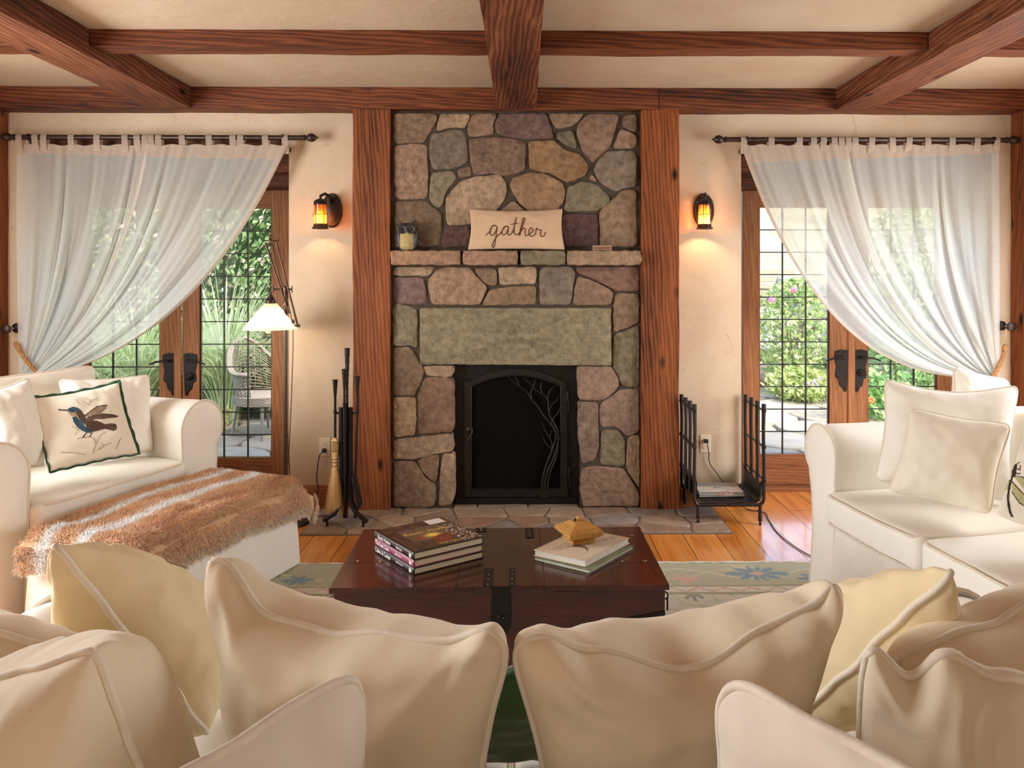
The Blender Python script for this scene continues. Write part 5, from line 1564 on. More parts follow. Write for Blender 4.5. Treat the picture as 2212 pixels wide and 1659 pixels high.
# ================================================================== books
_fonts = {}
def text(s, size, M, mat, parent, name='lettering', ext=.0003, sx=1.0, shear=0, bold=0):
    cu = bpy.data.curves.new(name, 'FONT'); cu.body = s; cu.size = size; cu.extrude = ext; cu.align_x = 'LEFT'; cu.align_y = 'CENTER'; cu.shear = shear; cu.offset = bold
    o = bpy.data.objects.new(name + '_t', cu); COL.objects.link(o)
    dg = bpy.context.evaluated_depsgraph_get(); me = bpy.data.meshes.new_from_object(o.evaluated_get(dg))
    bpy.data.objects.remove(o)
    off = Vector(parent['_o'])
    for v in me.vertices:
        c = v.co.copy(); c.x *= sx; v.co = (M @ c) - off
    me.materials.clear(); me.materials.append(mat)
    q = bpy.data.objects.new(name, me); COL.objects.link(q); q.parent = parent; q['_o'] = list(off)
    return q
def frame(o, x, y, z):
    M = Matrix.Identity(4)
    for i in range(3): M[i][0] = x[i]; M[i][1] = y[i]; M[i][2] = z[i]; M[i][3] = o[i]
    return M
M_PAGES = plain('book_pages', S(214, 198, 166), .8, 0, .05, 200)
M_PAGEW = plain('white_pages', S(220, 214, 202), .8, 0, .05, 200)
M_TXTW = plain('white_ink', S(236, 230, 220), .5); M_TXTG = plain('gold_ink', S(196, 150, 70), .4)
M_TXTB = plain('brown_ink', S(96, 60, 48), .6)
def book(label, near_, spine_dir, side_dir, L, Wd, z0, th, cov, pages=None, spine_col=None, name='book', sp=True):
    """near_: corner where the spine meets the page side nearest the eye; spine runs along spine_dir, cover along side_dir"""
    o = Vector((near_[0], near_[1], 0))
    s = Vector((spine_dir[0], spine_dir[1], 0)).normalized(); d = Vector((side_dir[0], side_dir[1], 0)).normalized()
    M = frame((o.x, o.y, z0 + .0006), s, d, Vector((0, 0, 1)))
    t = thing(name, M @ Vector((L/2, Wd/2, 0)), label, 'book', 'coffee table books')
    c = .0028; th -= .0012
    m = MB(); m.box((0, 0, 0), (L, Wd, c), M=M); m.box((0, 0, th - c), (L, Wd, th), M=M)
    cv = mk('cover', m, cov, t, bevel=.0007)
    m = MB(); n = 6
    if sp:
        m.prism([(-.0035 * sin(pi * k / n) - .0002, th * k / n) for k in range(n + 1)] + [(.003, th), (.003, 0)], 0, L, fr=lambda a, b, dd: M @ Vector((dd, a, b)))
        mk('spine', m, spine_col or cov, t, smooth=40)
    m = MB(); m.box((.004, .003, c), (L - .004, Wd - .005, th - c), M=M); mk('page_block', m, pages or M_PAGES, t)
    return t, M, th
c0 = G(894, 1195, .526); c1 = G(810, 1147, .526); c2 = G(1045, 1160, .526)
sd, dd = (c1 - c0), (c2 - c0); Ls, Ws = sd.length, dd.length
zz = TZ; th3 = .0255
COVD = plain('book_dark_cover', S(34, 26, 26), .3, 0, .1, 20, coat=.5); COVP = plain('book_plum_cover', S(134, 66, 88), .35, 0, .1, 20, coat=.4)
b1, Mb1, _ = book('black-spined book at the bottom of the three-book stack on the trunk', c0, sd, dd, Ls, Ws, zz, th3, COVD)
b2, Mb2, _ = book('plum-spined book in the middle of the three-book stack on the trunk', c0 + Vector((.001, .001, 0)), sd, dd, Ls * .995, Ws * .99, zz + th3, th3, COVP)
def cover_img():
    m = attr_mat('cover_print', .3, .1, 90, 0, .5); return m
M_CPR = cover_img()
b3, Mb3, tb = book('glossy photo-covered book on top of the three-book stack', c0, sd, dd, Ls, Ws, zz + 2 * th3, th3 + .001, COVD)
def spine_text(t, M, th, s, size, start, mat, L, sx=1):
    # reading from the far end of the spine towards the near corner
    o = M @ Vector((L - start, -.0040, th / 2))
    x = -(M.to_3x3() @ Vector((1, 0, 0))); z = -(M.to_3x3() @ Vector((0, 1, 0))); y = Vector((0, 0, 1))
    text(s, size, frame(o, x, y, z), mat, t, 'spine_lettering', sx=sx)
spine_text(b3, Mb3, tb, 'Rustic Home', .021, .03, M_TXTW, Ls, .85); spine_text(b3, Mb3, tb, 'Ralph Kylloe', .011, .165, M_TXTW, Ls, .8)
spine_text(b2, Mb2, tb, 'The Rustic Cabin', .020, .012, M_TXTW, Ls, .72); spine_text(b2, Mb2, tb, 'Ralph Kylloe', .011, .155, M_TXTW, Ls, .8)
spine_text(b1, Mb1, tb, 'Cabins & Camps', .022, .010, M_TXTW, Ls, .78); spine_text(b1, Mb1, tb, 'RALPH KYLLOE', .009, .165, M_TXTW, Ls, .8)
for bb, MM in ((b1, Mb1), (b2, Mb2), (b3, Mb3)):
    m = MB(); m.box((.012, -.0042, .006), (.018, -.0036, tb - .006), M=MM); m.box((.021, -.0042, .006), (.026, -.0036, tb - .006), M=MM); mk('publisher_mark', m, M_TXTW, bb)
def covcol(u, v):
    """u from near corner along the spine, v across; picture read with the spine on the reader's side"""
    x, y = v, u       # x across the width from spine, y towards the far end
    n = noise.noise(Vector((x * 9, y * 9, 0))); n2 = noise.noise(Vector((x * 30, y * 30, 2)))
    c = lerp3(S(54, 34, 26), S(92, 58, 40), max(0, min(1, .5 + n)))
    if .30 < y < .78 and .18 < x < .80: c = lerp3(S(78, 56, 44), S(120, 92, 66), max(0, min(1, .5 + n2)))
    g = exp(-(((x - .52) / .09) ** 2 + ((y - .44) / .06) ** 2)); c = lerp3(c, S(240, 190, 90), min(1, g * 1.3))
    if math.hypot((x - .33) * 1.2, y - .40) < .055: c = S(150, 50, 40)
    if inpoly(x, y, [(.38,.12),(.62,.14),(.75,.34),(.66,.42),(.45,.34)]): c = lerp3(S(140, 58, 34), S(90, 34, 24), max(0, min(1, .5 + 2 * n2)))
    if x > .74 and y < .72 and n2 > .18: c = S(200, 176, 160)
    if inpoly(x, y, [(.70,.80),(.95,.80),(.95,.99),(.70,.99)]): c = S(216, 206, 196)
    if y < .03 or x < .03: c = S(40, 26, 22)
    return c
m = MB()
printed('cover_photo', lambda u, v: Mb3 @ Vector((.001 + (Ls - .002) * u, .001 + (Ws - .002) * v, tb + .0004)), (0, 1, 0, 1), 70, 70, covcol, M_CPR, b3)
xd = (Mb3.to_3x3() @ Vector((0, 1, 0))); yd = (Mb3.to_3x3() @ Vector((1, 0, 0)))
text('Rustic Home', .036, frame(Mb3 @ Vector((Ls * .60, Ws * .20, tb + .0008)), xd, yd, Vector((0, 0, 1))), M_TXTG, b3, 'cover_title', sx=.95)
text('Ralph Kylloe', .017, frame(Mb3 @ Vector((Ls * .10, Ws * .42, tb + .0008)), xd, yd, Vector((0, 0, 1))), M_TXTG, b3, 'cover_author')
text('LIVING IN THE', .016, frame(Mb3 @ Vector((Ls * .80, Ws * .30, tb + .0008)), xd, yd, Vector((0, 0, 1))), M_TXTG, b3, 'cover_heading') if 0 else None

z1 = TZ + .0125
n0, l0, r0 = G(1273, 1232, z1), G(1153, 1203, z1), G(1369, 1179, z1)
COVG = attr_mat('garden_cover', .4, .3, 20, 0); COVG = plain('green_photo_cover', S(126, 132, 96), .4, 0, .4, 30); COVW = plain('ivory_cover', S(214, 196, 172), .45, 0, .03, 8)
b4, Mb4, t4 = book('thin green-covered book lying under the ivory book on the trunk', n0, l0 - n0, r0 - n0, (l0-n0).length, (r0-n0).length, TZ, .0125, COVG, M_PAGEW, COVW, sp=False)
z2 = z1 + .0235
n1, l1, r1 = G(1265, 1211, z2), G(1153, 1187, z2), G(1360.5, 1161, z2)
b5, Mb5, t5 = book('ivory hardback book lying beneath the gilt trinket box on the trunk', n1, l1 - n1, r1 - n1, (l1-n1).length, (r1-n1).length, z1, .0235, COVW, M_PAGEW, sp=False)
L5, W5 = (l1-n1).length, (r1-n1).length
m = MB(); e = .004
for lo, hi in (((e, e), (L5-e, e+.0008)), ((e, W5-e-.0008), (L5-e, W5-e)), ((e, e), (e+.0008, W5-e)), ((L5-e-.0008, e), (L5-e, W5-e))): m.box((lo[0], lo[1], t5 - .0002), (hi[0], hi[1], t5 + .0003), M=Mb5)
mk('ruled_border', m, plain('border_red', S(170, 110, 90), .5), b5)
def frond(u, v):
    x, y = u, v
    for a in range(7):
        an = -1.2 + a * .42
        ex, ey = .42 + .2 * sin(an) , .30 + .16 * cos(an)
        if segd(x, y, [(.42, .38), ((.42+ex)/2 + .02 * sin(a), (.38+ey)/2), (ex, ey - .05)]) < .006 + .006 * abs(noise.noise(Vector((x*60, y*60, 0)))): return S(104, 62, 50)
    for k in range(4):
        if abs(x - (.62 + k * .06)) < .003 and .12 < y < .42 and noise.noise(Vector((y * 60, k, 0))) > -.2: return S(150, 136, 122)
    for pl in ([(.30,.72),(.34,.74),(.30,.80),(.26,.78),(.28,.73)], [(.22,.84),(.27,.85),(.25,.91),(.20,.90)], [(.36,.66),(.32,.70)]):
        if segd(x, y, pl) < .004: return S(70, 50, 44)
    return None
printed('cover_drawing', lambda u, v: Mb5 @ Vector((L5 * u, W5 * v, t5 + .0004)), (0, 1, 0, 1), 110, 140, frond, M_PRINT, b5)

# ------------------------------------------------------------------ gilt trinket box
ga = G(1238, 1179, z2); gb_ = G(1293, 1170.5, z2)
gx = (gb_ - ga).normalized(); gy = Vector((-gx.y, gx.x, 0)); sd_ = .090
gc = ga + gx * sd_/2 + gy * sd_/2
MG = frame((gc.x, gc.y, z2 + .0006), gx, gy, Vector((0, 0, 1))) @ Matrix.Scale(.85, 4)
gold = thing('trinket_box', MG @ Vector((0, 0, 0)), 'small gilt lidded box with a pinecone finial on the ivory book', 'trinket box')
M_GOLD = plain('gilt_wood', S(206, 156, 88), .34, .45, .15, 60, bmp=.05)
def sq_stack(prof, M):
    m = MB(); vs = []; fs = []
    for r_, z in prof:
        for sx_, sy in ((-1,-1),(1,-1),(1,1),(-1,1)): vs.append(M @ Vector((sx_*r_, sy*r_, z)))
    for i in range(len(prof)-1):
        for k in range(4): fs.append((i*4+k, i*4+(k+1)%4, (i+1)*4+(k+1)%4, (i+1)*4+k))
    fs.append((3,2,1,0)); n = len(prof)-1; fs.append((n*4, n*4+1, n*4+2, n*4+3)); m.add(vs, fs); return m
mk('box_body', sq_stack([(.052,0),(.055,.002),(.055,.009),(.050,.012),(.057,.020),(.070,.028),(.077,.034),(.080,.038),(.080,.053),(.074,.055)], MG), M_GOLD, gold)
mk('box_lid', sq_stack([(.074,.0552),(.073,.058),(.066,.060),(.064,.062),(.060,.063),(.058,.065),(.048,.071),(.039,.077),(.033,.081),(.032,.0825),(.024,.083),(.020,.085),(.010,.0855)], MG), M_GOLD, gold)
m = MB()
for k in range(4):
    Rk = MG @ Matrix.Rotation(k * pi/2, 4, 'Z')
    for i in range(9):
        x = -.062 + .0155 * i
        q = []
        for j in range(11):
            a = 2*pi*j/10; u = .0052 * cos(a); w_2 = .0062 * sin(a)
            q.append(Rk @ Vector((x + u, -.0802, .0455 + w_2 * 1.0)))
        m.tube(q[:-1], .0011, 5, closed=True)
    for i in range(18):
        x = -.052 + .104 * i / 17; m.ball(Rk @ Vector((x, -.0605, .0640)), .0019, 6, 4)
mk('carved_egg_band', m, M_GOLD, gold, smooth=True)
m = MB()
m.lathe([(.010,.0855),(.005,.088),(.008,.090),(.0105,.094),(.010,.098),(.007,.103),(.0,.106)], M=MG, seg=14)
for i in range(5):
    for k in range(8):
        a = 2*pi*(k + .5*(i%2))/8; r_ = (.008,.0102,.0102,.0085,.005)[i]; m.ball(MG @ Vector((r_*cos(a), r_*sin(a), .0905 + .0034*i)), .0022, 6, 4)
mk('finial', m, M_GOLD, gold, smooth=True)
m = MB()
for k in range(5): m.ball(MG @ Vector((-.018 + .006*k, .004*(k%2) + .004, .087 + .002*(k%3))), (.005, .003, .003), 8, 5)
mk('dark_leaf', m, M_IRON_DK, gold, smooth=True)

# ================================================================== floor lamp
lampD = 4.45
lb = G(617, 1126, .001)
fl = thing('floor_lamp', (lb.x, lb.y, 0), 'bronze floor lamp with lit white cone shade by the glass door', 'floor lamp')
m = MB(); m.lathe([(.0, .001), (.158, .001), (.162, .006), (.160, .016), (.150, .020), (.062, .021), (.060, .030), (.052, .033), (.020, .034), (.014, .05)], (lb.x, lb.y, 0), 'Z', 40); mk('base', m, M_BRONZE_DK, fl, smooth=35)
Yl = lb.y
jt = P(612, 625, Yl)
m = MB(); m.lathe([(.0115, .034), (.0115, ZW(942, Yl)), (.0135, ZW(941, Yl)), (.0135, ZW(936, Yl)), (.0105, ZW(935, Yl)), (.0105, jt.z - .02)], (lb.x, lb.y, 0), 'Z', 16)
mk('pole', m, plain('grey_bronze', S(88, 80, 74), .4, .6, .1, 30), fl, smooth=35)
top = Vector((lb.x, Yl, jt.z))
m = MB(); m.lathe([(.016, top.z - .10), (.018, top.z - .095), (.013, top.z - .08), (.013, top.z - .02), (.018, top.z - .015), (.018, top.z + .012), (.008, top.z + .02), (.0, top.z + .024)], (lb.x, lb.y, 0), 'Z', 16)
m.tube([P(592, 625, Yl), P(630, 625, Yl)], .005, 8); mk('joint', m, M_BRONZE, fl, smooth=40)
for px in (592, 630):
    c = P(px, 625, Yl); m = MB(); m.ball(c, (.005, .008, .008), 10, 6)
    for s_ in (-1, 1): m.ball(c + Vector((-.003 if px < 600 else .003, 0, .013 * s_)), (.003, .006, .010), 8, 6)
    mk('wing_screw', m, M_BRONZE, fl, smooth=True)
for a, b2, w_ in (((573, 524), (612, 640), .0062), ((597, 524), (643, 704), .0064)):
    m = MB(); p, q = P(a[0], a[1], Yl - .010), P(b2[0], b2[1], Yl - .012); 
    if w_ == .0062: q = p + (q - p) * 1.32
    m.tube([p, q], w_, 10); mk('arm_rod', m, M_BRONZE, fl, smooth=40)
m = MB(); m.tube([P(569, 520, Yl - .01), P(601, 520, Yl - .01)], .0042, 8)
for px in (569, 601): m.ball(P(px, 520, Yl - .01), (.005, .009, .009), 10, 6)
m.ball(P(584, 512, Yl - .012), (.011, .010, .016), 12, 8); m.tube([P(584, 512, Yl - .012), P(584, 532, Yl - .012)], [.010, .005], 10)
mk('head_joint', m, M_BRONZE, fl, smooth=True)
m = MB(); e = P(641, 704, Yl - .012); m.tube([e + Vector((-.045, 0, .004)), e + Vector((.018, 0, -.002))], .0045, 8); m.ball(e + Vector((.016, 0, 0)), (.005, .010, .010), 10, 6); m.ball(P(633, 695, Yl - .012), (.009, .008, .014), 10, 6)
mk('counter_joint', m, M_BRONZE, fl, smooth=True)
m = MB(); m.tube([P(584, 530, Yl - .012), P(584, 560, Yl - .012), P(584, 634, Yl - .012)], .0022, 6)
m.tube([P(588, 526, Yl - .006), P(600, 580, Yl - .004), P(612, 622, Yl - .002), P(624, 660, Yl - .014), P(631, 692, Yl - .016)], .0024, 6)
m.tube([P(633, 700, Yl - .010), P(633, 750, Yl + .01), P(630, 850, Yl + .02), P(624, 980, Yl + .02), G(630, 1108, .02)], .0024, 6); mk('lamp_cord', m, M_CORD, fl, smooth=True)
scx = P(584.5, 640, Yl - .012)
zt_, zb_ = ZW(655, Yl), ZW(710, Yl)
m = MB(); m.lathe([(.0, ZW(629, Yl)), (.006, ZW(630, Yl)), (.008, ZW(633, Yl)), (.005, ZW(636, Yl)), (.014, ZW(638, Yl)), (.017, ZW(642, Yl)), (.022, ZW(643, Yl)), (.026, ZW(648, Yl)), (.030, ZW(649, Yl)), (.030, zt_ - .002), (.026, zt_ - .004)], (scx.x, scx.y, 0), 'Z', 24)
mk('socket_cap', m, M_BRONZE_DK, fl, smooth=40)
def shade_mat():
    mt, nt, b, o = new_mat('opal_shade'); nt.nodes.remove(b)
    tl = N(nt, 'ShaderNodeBsdfTranslucent'); tl.inputs[0].default_value = (1, .86, .68, 1)
    df = N(nt, 'ShaderNodeBsdfDiffuse'); df.inputs[0].default_value = (.9, .82, .70, 1)
    gl = N(nt, 'ShaderNodeBsdfGlossy', i_Roughness=.2)
    a = N(nt, 'ShaderNodeMixShader', i_0=.72); nt.links.new(df.outputs[0], a.inputs[1]); nt.links.new(tl.outputs[0], a.inputs[2])
    c = N(nt, 'ShaderNodeMixShader', i_0=.05); nt.links.new(a.outputs[0], c.inputs[1]); nt.links.new(gl.outputs[0], c.inputs[2]); nt.links.new(c.outputs[0], o.inputs[0]); return mt
m = MB(); rb_ = (638 - 523) / 2 / (F / Yl)
m.lathe([(.036, zt_), (rb_ * .98, zb_ + .004), (rb_, zb_)], (scx.x, scx.y, 0), 'Z', 48); m.f = [f for f in m.f if len(f) == 4]
mk('lamp_shade', m, shade_mat(), fl, smooth=True)
m = MB(); m.lathe([(.0, zt_ - .01), (.013, zt_ - .012), (.013, zt_ - .03), (.026, zt_ - .07), (.028, zt_ - .09), (.018, zt_ - .112), (.0, zt_ - .118)], (scx.x, scx.y, 0), 'Z', 18); mk('bulb', m, glow('warm_bulb', (1, .80, .55), 5), fl, smooth=True)
lamp('floor_lamp_light', 'POINT', (scx.x, scx.y, zt_ - .135), (0, 0, 0), 2.6, (1.0, .80, .56), shadow_soft_size=.02)

# ================================================================== fireplace tools
tc = G(746, 1124, .03)
YT = tc.y
def PT(px, py, dy=0): return P(px, py, YT + dy)
st = thing('tool_stand', (tc.x, YT, .012), 'black iron stand for fireplace tools on the stone hearth', 'tool stand')
m = MB(); m.tube([PT(746, 1118), PT(746, 1000), PT(746, 870)], [.015, .016, .016], 8); mk('post', m, M_IRON, st, smooth=40)
for pts in ([(736, 880, 0), (737, 1060, -.01), (736, 1090, -.02), (724, 1109, -.045), (698, 1124, -.06)], [(757, 880, 0), (757, 1060, -.01), (759, 1090, -.02), (768, 1107, -.05), (793, 1127, -.08)], [(750, 880, .02), (751, 1060, .03), (758, 1085, .06), (772, 1094, .11)]):
    m = MB(); q = [PT(a, b, c) for a, b, c in pts]
    fine = []
    for i in range(len(q)-1):
        for k in range(6): fine.append(q[i].lerp(q[i+1], k/6))
    fine.append(q[-1])
    for _ in range(4): fine = [fine[0]] + [(fine[i-1]+fine[i]*2+fine[i+1])/4 for i in range(1, len(fine)-1)] + [fine[-1]]
    for p in fine: p.z = max(p.z, .026)
    m.tube(fine, .0135, 8, flat=(1, 1)); lg = mk('leg', m, M_IRON, st, smooth=40)
    e = fine[-1]; e2 = fine[-3]; m = MB(); m.lathe([(.008, .0135), (.008, e2.z - .008)], (e2.x, e2.y, 0), 'Z', 10); mk('leveling_foot', m, M_IRON, lg)
for s_, (hx, hy) in ((-1, (724, 890)), (1, (771, 892))):
    m = MB(); q = [PT(737 if s_ < 0 else 757, 960), PT(737 if s_ < 0 else 756, 905), PT(733 if s_ < 0 else 760, 895), PT(728 if s_ < 0 else 764, 892), PT(hx - s_ * 1, hy, -.006)]
    m.tube(q, .0058, 8); hc = PT(hx, hy, -.012); m.tube([hc + Vector((.010 * cos(a), .012 * sin(a), 0)) for a in [i * pi / 6 for i in range(12)]], .004, 6, closed=True)
    mk('hook', m, M_IRON, st, smooth=True)
def tool_handle(m, px, y0, y1, dy, r=.0118):
    a, b = PT(px, y0, dy), PT(px, y1, dy); n = 26
    q = [a.lerp(b, i/n) for i in range(n+1)]
    m.tube(q, [r * (1.35 - .75 * min(1, i / n * 1.6) + (.12 if i % 3 == 0 else 0)) for i in range(n+1)], 6)
    for k in (0, 1): 
        c = b + Vector((0, 0, -.008 - .014 * k)); m.ball(c, (.010, .010, .007), 10, 6)
def bar_tool(label, px, y0, y1, yb, dy, pxb=None):
    t = thing('fireplace_tool', PT(px, yb, dy), label, 'fireplace tool', 'fireplace tools hanging on the stand')
    m = MB(); tool_handle(m, px, y0, y1, dy); mk('handle', m, M_IRON, t, smooth=40)
    m = MB(); m.tube([PT(px, y1, dy), PT(pxb or px, yb, dy)], .0078, 8); mk('shaft', m, M_IRON, t, smooth=40)
    return t
bar_tool('longest iron poker with flared handle on the hearth tool stand', 750, 752, 880, 1080, .035, 747)
tg = bar_tool('iron log tongs with flared handle in the middle of the tool stand', 744, 797, 870, 1092, -.03, 745)
shv = bar_tool('iron ash shovel on the tool stand against the timber post', 772, 813, 882, 1025, -.015, 767)
m = MB()
A, B_, C_, D_ = PT(759, 1026, -.03), PT(768, 1022, .03), PT(785, 1088, .03), PT(772, 1102, -.05)
pl = [PT(761, 1030, -.06), PT(769, 1023, .015), PT(783, 1085, .015), PT(774, 1101, -.06)]
nrm = (pl[1]-pl[0]).cross(pl[3]-pl[0]).normalized() * .0025
m.add([p - nrm for p in pl] + [p + nrm for p in pl], [(0,1,2,3),(7,6,5,4),(0,4,5,1),(1,5,6,2),(2,6,7,3),(3,7,4,0)])
m.tube([pl[1] + nrm*2, pl[0] + nrm * 2, pl[3] + nrm * 2], .004, 6)
mk('blade', m, M_IRON, shv)
br = thing('hearth_broom', PT(723, 1103, -.02), 'straw hearth broom hanging on the tool stand by the outlet', 'broom')
m = MB(); tool_handle(m, 724, 820, 882, -.012); mk('handle', m, M_IRON, br, smooth=40)
m = MB(); m.tube([PT(724, 882, -.012), PT(724, 948, -.012)], .0075, 8); mk('shaft', m, M_IRON, br, smooth=40)
M_STRAW = attr_mat('broom_straw', .8, .2, 60, 0); M_STRAW2 = plain('broom_binding', S(214, 172, 112), .7, 0, .15, 60)
bx = PT(724, 950, -.012)
def zr(y): return ZW(y, YT)
m = MB(); m.lathe([(.006, zr(943)), (.018, zr(947)), (.026, zr(950)), (.026, zr(972)), (.022, zr(975)), (.019, zr(980)), (.0165, zr(990)), (.016, zr(1004))], (bx.x, bx.y, 0), 'Z', 20); mk('bound_neck', m, M_STRAW2, br, smooth=40)
m = MB()
for k in range(22):
    z0 = zr(951) - (zr(951) - zr(971)) * (k // 2) / 11
for s_ in (1, -1):
    for k in range(10):
        q = [(bx.x + .0268 * cos(a * s_ + k * pi/5), bx.y + .0268 * sin(a * s_ + k * pi/5), zr(951.5) + (zr(970.5) - zr(951.5)) * a / 1.6) for a in [i * .16 for i in range(11)]]
        m.tube(q, .0011, 5)
for y, r_ in ((950.5, .0265), (971.5, .0265), (989, .0172), (996, .0168), (1004, .0168)):
    m.tube([(bx.x + r_ * cos(a), bx.y + r_ * sin(a), zr(y)) for a in [i * pi/10 for i in range(20)]], .0018, 6, closed=True)
mk('black_stitching', m, M_CORD, br, smooth=True)
m = MB(); rb2 = random.Random(9)
for k in range(1300):
    a = rb2.uniform(0, 2*pi); rr = .8 + .2 * rb2.random(); top_ = Vector((bx.x + .0145*rr*cos(a), bx.y + .0145*rr*sin(a), zr(1002)))
    rr2 = rr * .055 * rb2.uniform(.85, 1.12); zb2 = zr(rb2.uniform(1086, 1107)); 
    bot = Vector((bx.x - .004 + rr2*cos(a), bx.y + rr2*sin(a)*.7, max(zb2, .02))); mid_ = top_.lerp(bot, .5) + Vector((rr*.004*cos(a), rr*.004*sin(a), 0))
    w_ = Vector((-sin(a), cos(a), 0)) * .0011
    q = rb2.uniform(.75, 1.15); c = tuple(x*q for x in S(222, 182, 120))
    m.add([top_-w_, top_+w_, mid_+w_, mid_-w_, bot+w_*.7, bot-w_*.7], [(0,1,2,3),(3,2,4,5)], c)
o = mk('bristle', m, M_STRAW, br, fix=False)
m = MB(); m.lathe([(.010, zr(1000)), (.016, zr(1030)), (.026, zr(1060)), (.034, zr(1085)), (.030, zr(1094))], (bx.x - .003, bx.y, 0), 'Z', 16); mk('straw_core', m, M_STRAW2, br, smooth=True)

# ================================================================== log rack
lr = thing('log_rack', (P(1573, 1120, 4.42).x, 4.56, 0), 'black iron log rack holding newspapers, beside the timber post', 'log rack')
yf_, yb_ = 4.36, 4.722
tz = ZW(1092, yf_)
tops = {0: [(1469, 851), (1475, 858), (1484, 865), (1497, 873.5)], 1: [(1603, 850), (1620, 858), (1634, 865), (1650, 872)]}
xL = XW(1500, yf_); xR = XW(1650, yf_)
xL_top = XW(1497, yf_); rr_ = .035
zt_ = ZW(873.5, yf_)
ys4 = [yb_ - (yb_ - yf_) * k / 3 for k in range(4)]
for s_, xx in ((0, xL), (1, xR)):
    sg = 1 if s_ == 0 else -1
    for k, y in enumerate(ys4):
        m = MB()
        q = [Vector((xx, y, zt_)), Vector((xx + sg * .003, y, zt_ - .15)), Vector((xx, y, .32)), Vector((xx, y, tz + rr_))]
        if k in (0, 3):
            q += [Vector((xx + sg * rr_ * (1 - cos(a)), y, tz + rr_ - rr_ * sin(a))) for a in (pi/8, pi/4, 3*pi/8, pi/2)]
            q += [Vector(((xL + xR)/2, y, tz))]
        m.tube(q, [.0125, .0095, .0095] + [.0095] * (len(q) - 3), 6, flat=(1.1, 1.1)); mk('upright', m, M_IRON, lr, smooth=30)
    for z in (ZW(889, yf_) + .003, ZW(966, yf_), ZW(1037, yf_)):
        m = MB(); m.tube([(xx, yf_ - .016, z), (xx, yb_ + .008, z)], .0058, 8)
        for y in ys4: m.ball((xx, y, z), (.0155, .010, .0125), 8, 5)
        m.ball((xx, yf_ - .016, z), .0105, 10, 6); mk('crossbar', m, M_IRON, lr, smooth=50)
m = MB()
prf = [(xL + .012, tz + .14), (xL + .013, tz + rr_ + .02), (xL + .022, tz + .026), (xL + .045, tz + .0125), (xR - .045, tz + .0125), (xR - .022, tz + .026), (xR - .013, tz + rr_ + .02), (xR - .012, tz + .14)]
vs = []; fs = []
for k in range(9):
    y = yf_ - .004 + (yb_ - yf_ + .008) * k / 8
    for i, (x, z) in enumerate(prf):
        zz2 = z - (.022 if (i in (0, 7) and k % 2) else 0)
        vs.append((x, y, zz2))
for k in range(8):
    for i in range(7): fs.append((k*8+i, k*8+i+1, (k+1)*8+i+1, (k+1)*8+i))
m.add(vs, fs); o = mk('tray', m, M_IRON_DK, lr, smooth=30); sm_ = o.modifiers.new('thick', 'SOLIDIFY'); sm_.thickness = .003
for x in (xL + .022, xR - .022):
    for y, zb2 in ((yf_, .0), (yb_, .0)):
        m = MB(); fl_z = .016 if x < 1.146 + .02 else .001
        m.tube([(x, y, tz), (x, y, tz - .03), (x, y, fl_z + .022)], [.011, .010, .0125], 6); m.lathe([(.009, fl_z), (.009, fl_z + .010), (.005, fl_z + .011), (.005, fl_z + .024)], (x, y, 0), 'Z', 10)
        mk('leg', m, M_IRON, lr, smooth=40)
m = MB()
for px in (1531, 1578, 1622): m.ball((XW(px, yf_), yf_ - .010, tz), (.009, .005, .008), 10, 6)
mk('tray_rivet', m, M_IRON, lr, smooth=True)
# newspapers and firelighter sticks
M_NEWS = plain('newsprint', S(206, 200, 190), .85, 0, .06, 14)
zn = tz + .0165
for k, (dx, dy, an) in enumerate(((0, 0, .02), (.006, -.005, -.03), (-.004, .004, .01), (.002, 0, -.01))):
    e = thing('newspaper', ((xL+xR)/2 - .02 + dx, 4.54, zn), 'folded newspaper, number %s up in the pile on the log rack tray' % ('one', 'two', 'three', 'four')[k] if k < 3 else 'printed paper with leaf drawings on top of the pile in the log rack', 'newspaper', 'newspapers in the log rack')
    Mn = Matrix.Translation(((xL+xR)/2 - .02 + dx, 4.56 + dy, zn + .0012)) @ Matrix.Rotation(an, 4, 'Z')
    m = MB(); m.gbox((-.135, -.10, 0), (.135, .10, .0056), (8, 6, 1), M=Mn, fn=lambda p, k=k: p + Vector((0, 0, .0006 * noise.noise(Vector((p.x*14, p.y*14, k)))))); mk('folded_sheets', m, M_NEWS, e, weld=True, bevel=.0015)
    zn += .0085
    if k == 3:
        def newscol(u, v):
            if abs(v - .5) < .46 and abs(u - .5) < .46:
                for c_, r_ in (((.45, .45), .05), ((.52, .40), .04), ((.40, .38), .035), ((.58, .48), .03)):
                    if math.hypot((u - c_[0]), (v - c_[1]) * .7) < r_ * (.7 + .4 * noise.noise(Vector((u*40, v*40, 0)))): return S(126, 150, 110)
                if v > .55 and int(v * 46) % 2 and noise.noise(Vector((u * 90, int(v*46), 0))) > -.15 and int(u * 5) != u * 5: return S(150, 146, 140)
            return None
        printed('newsprint_text', lambda u, v: Mn @ Vector((-.135 + .27*u, -.10 + .2*v, .0068)), (0, 1, 0, 1), 110, 80, newscol, M_PRINT, e)
M_CEDAR = plain('cedar_stick', S(178, 118, 88), .6, 0, .2, 50)
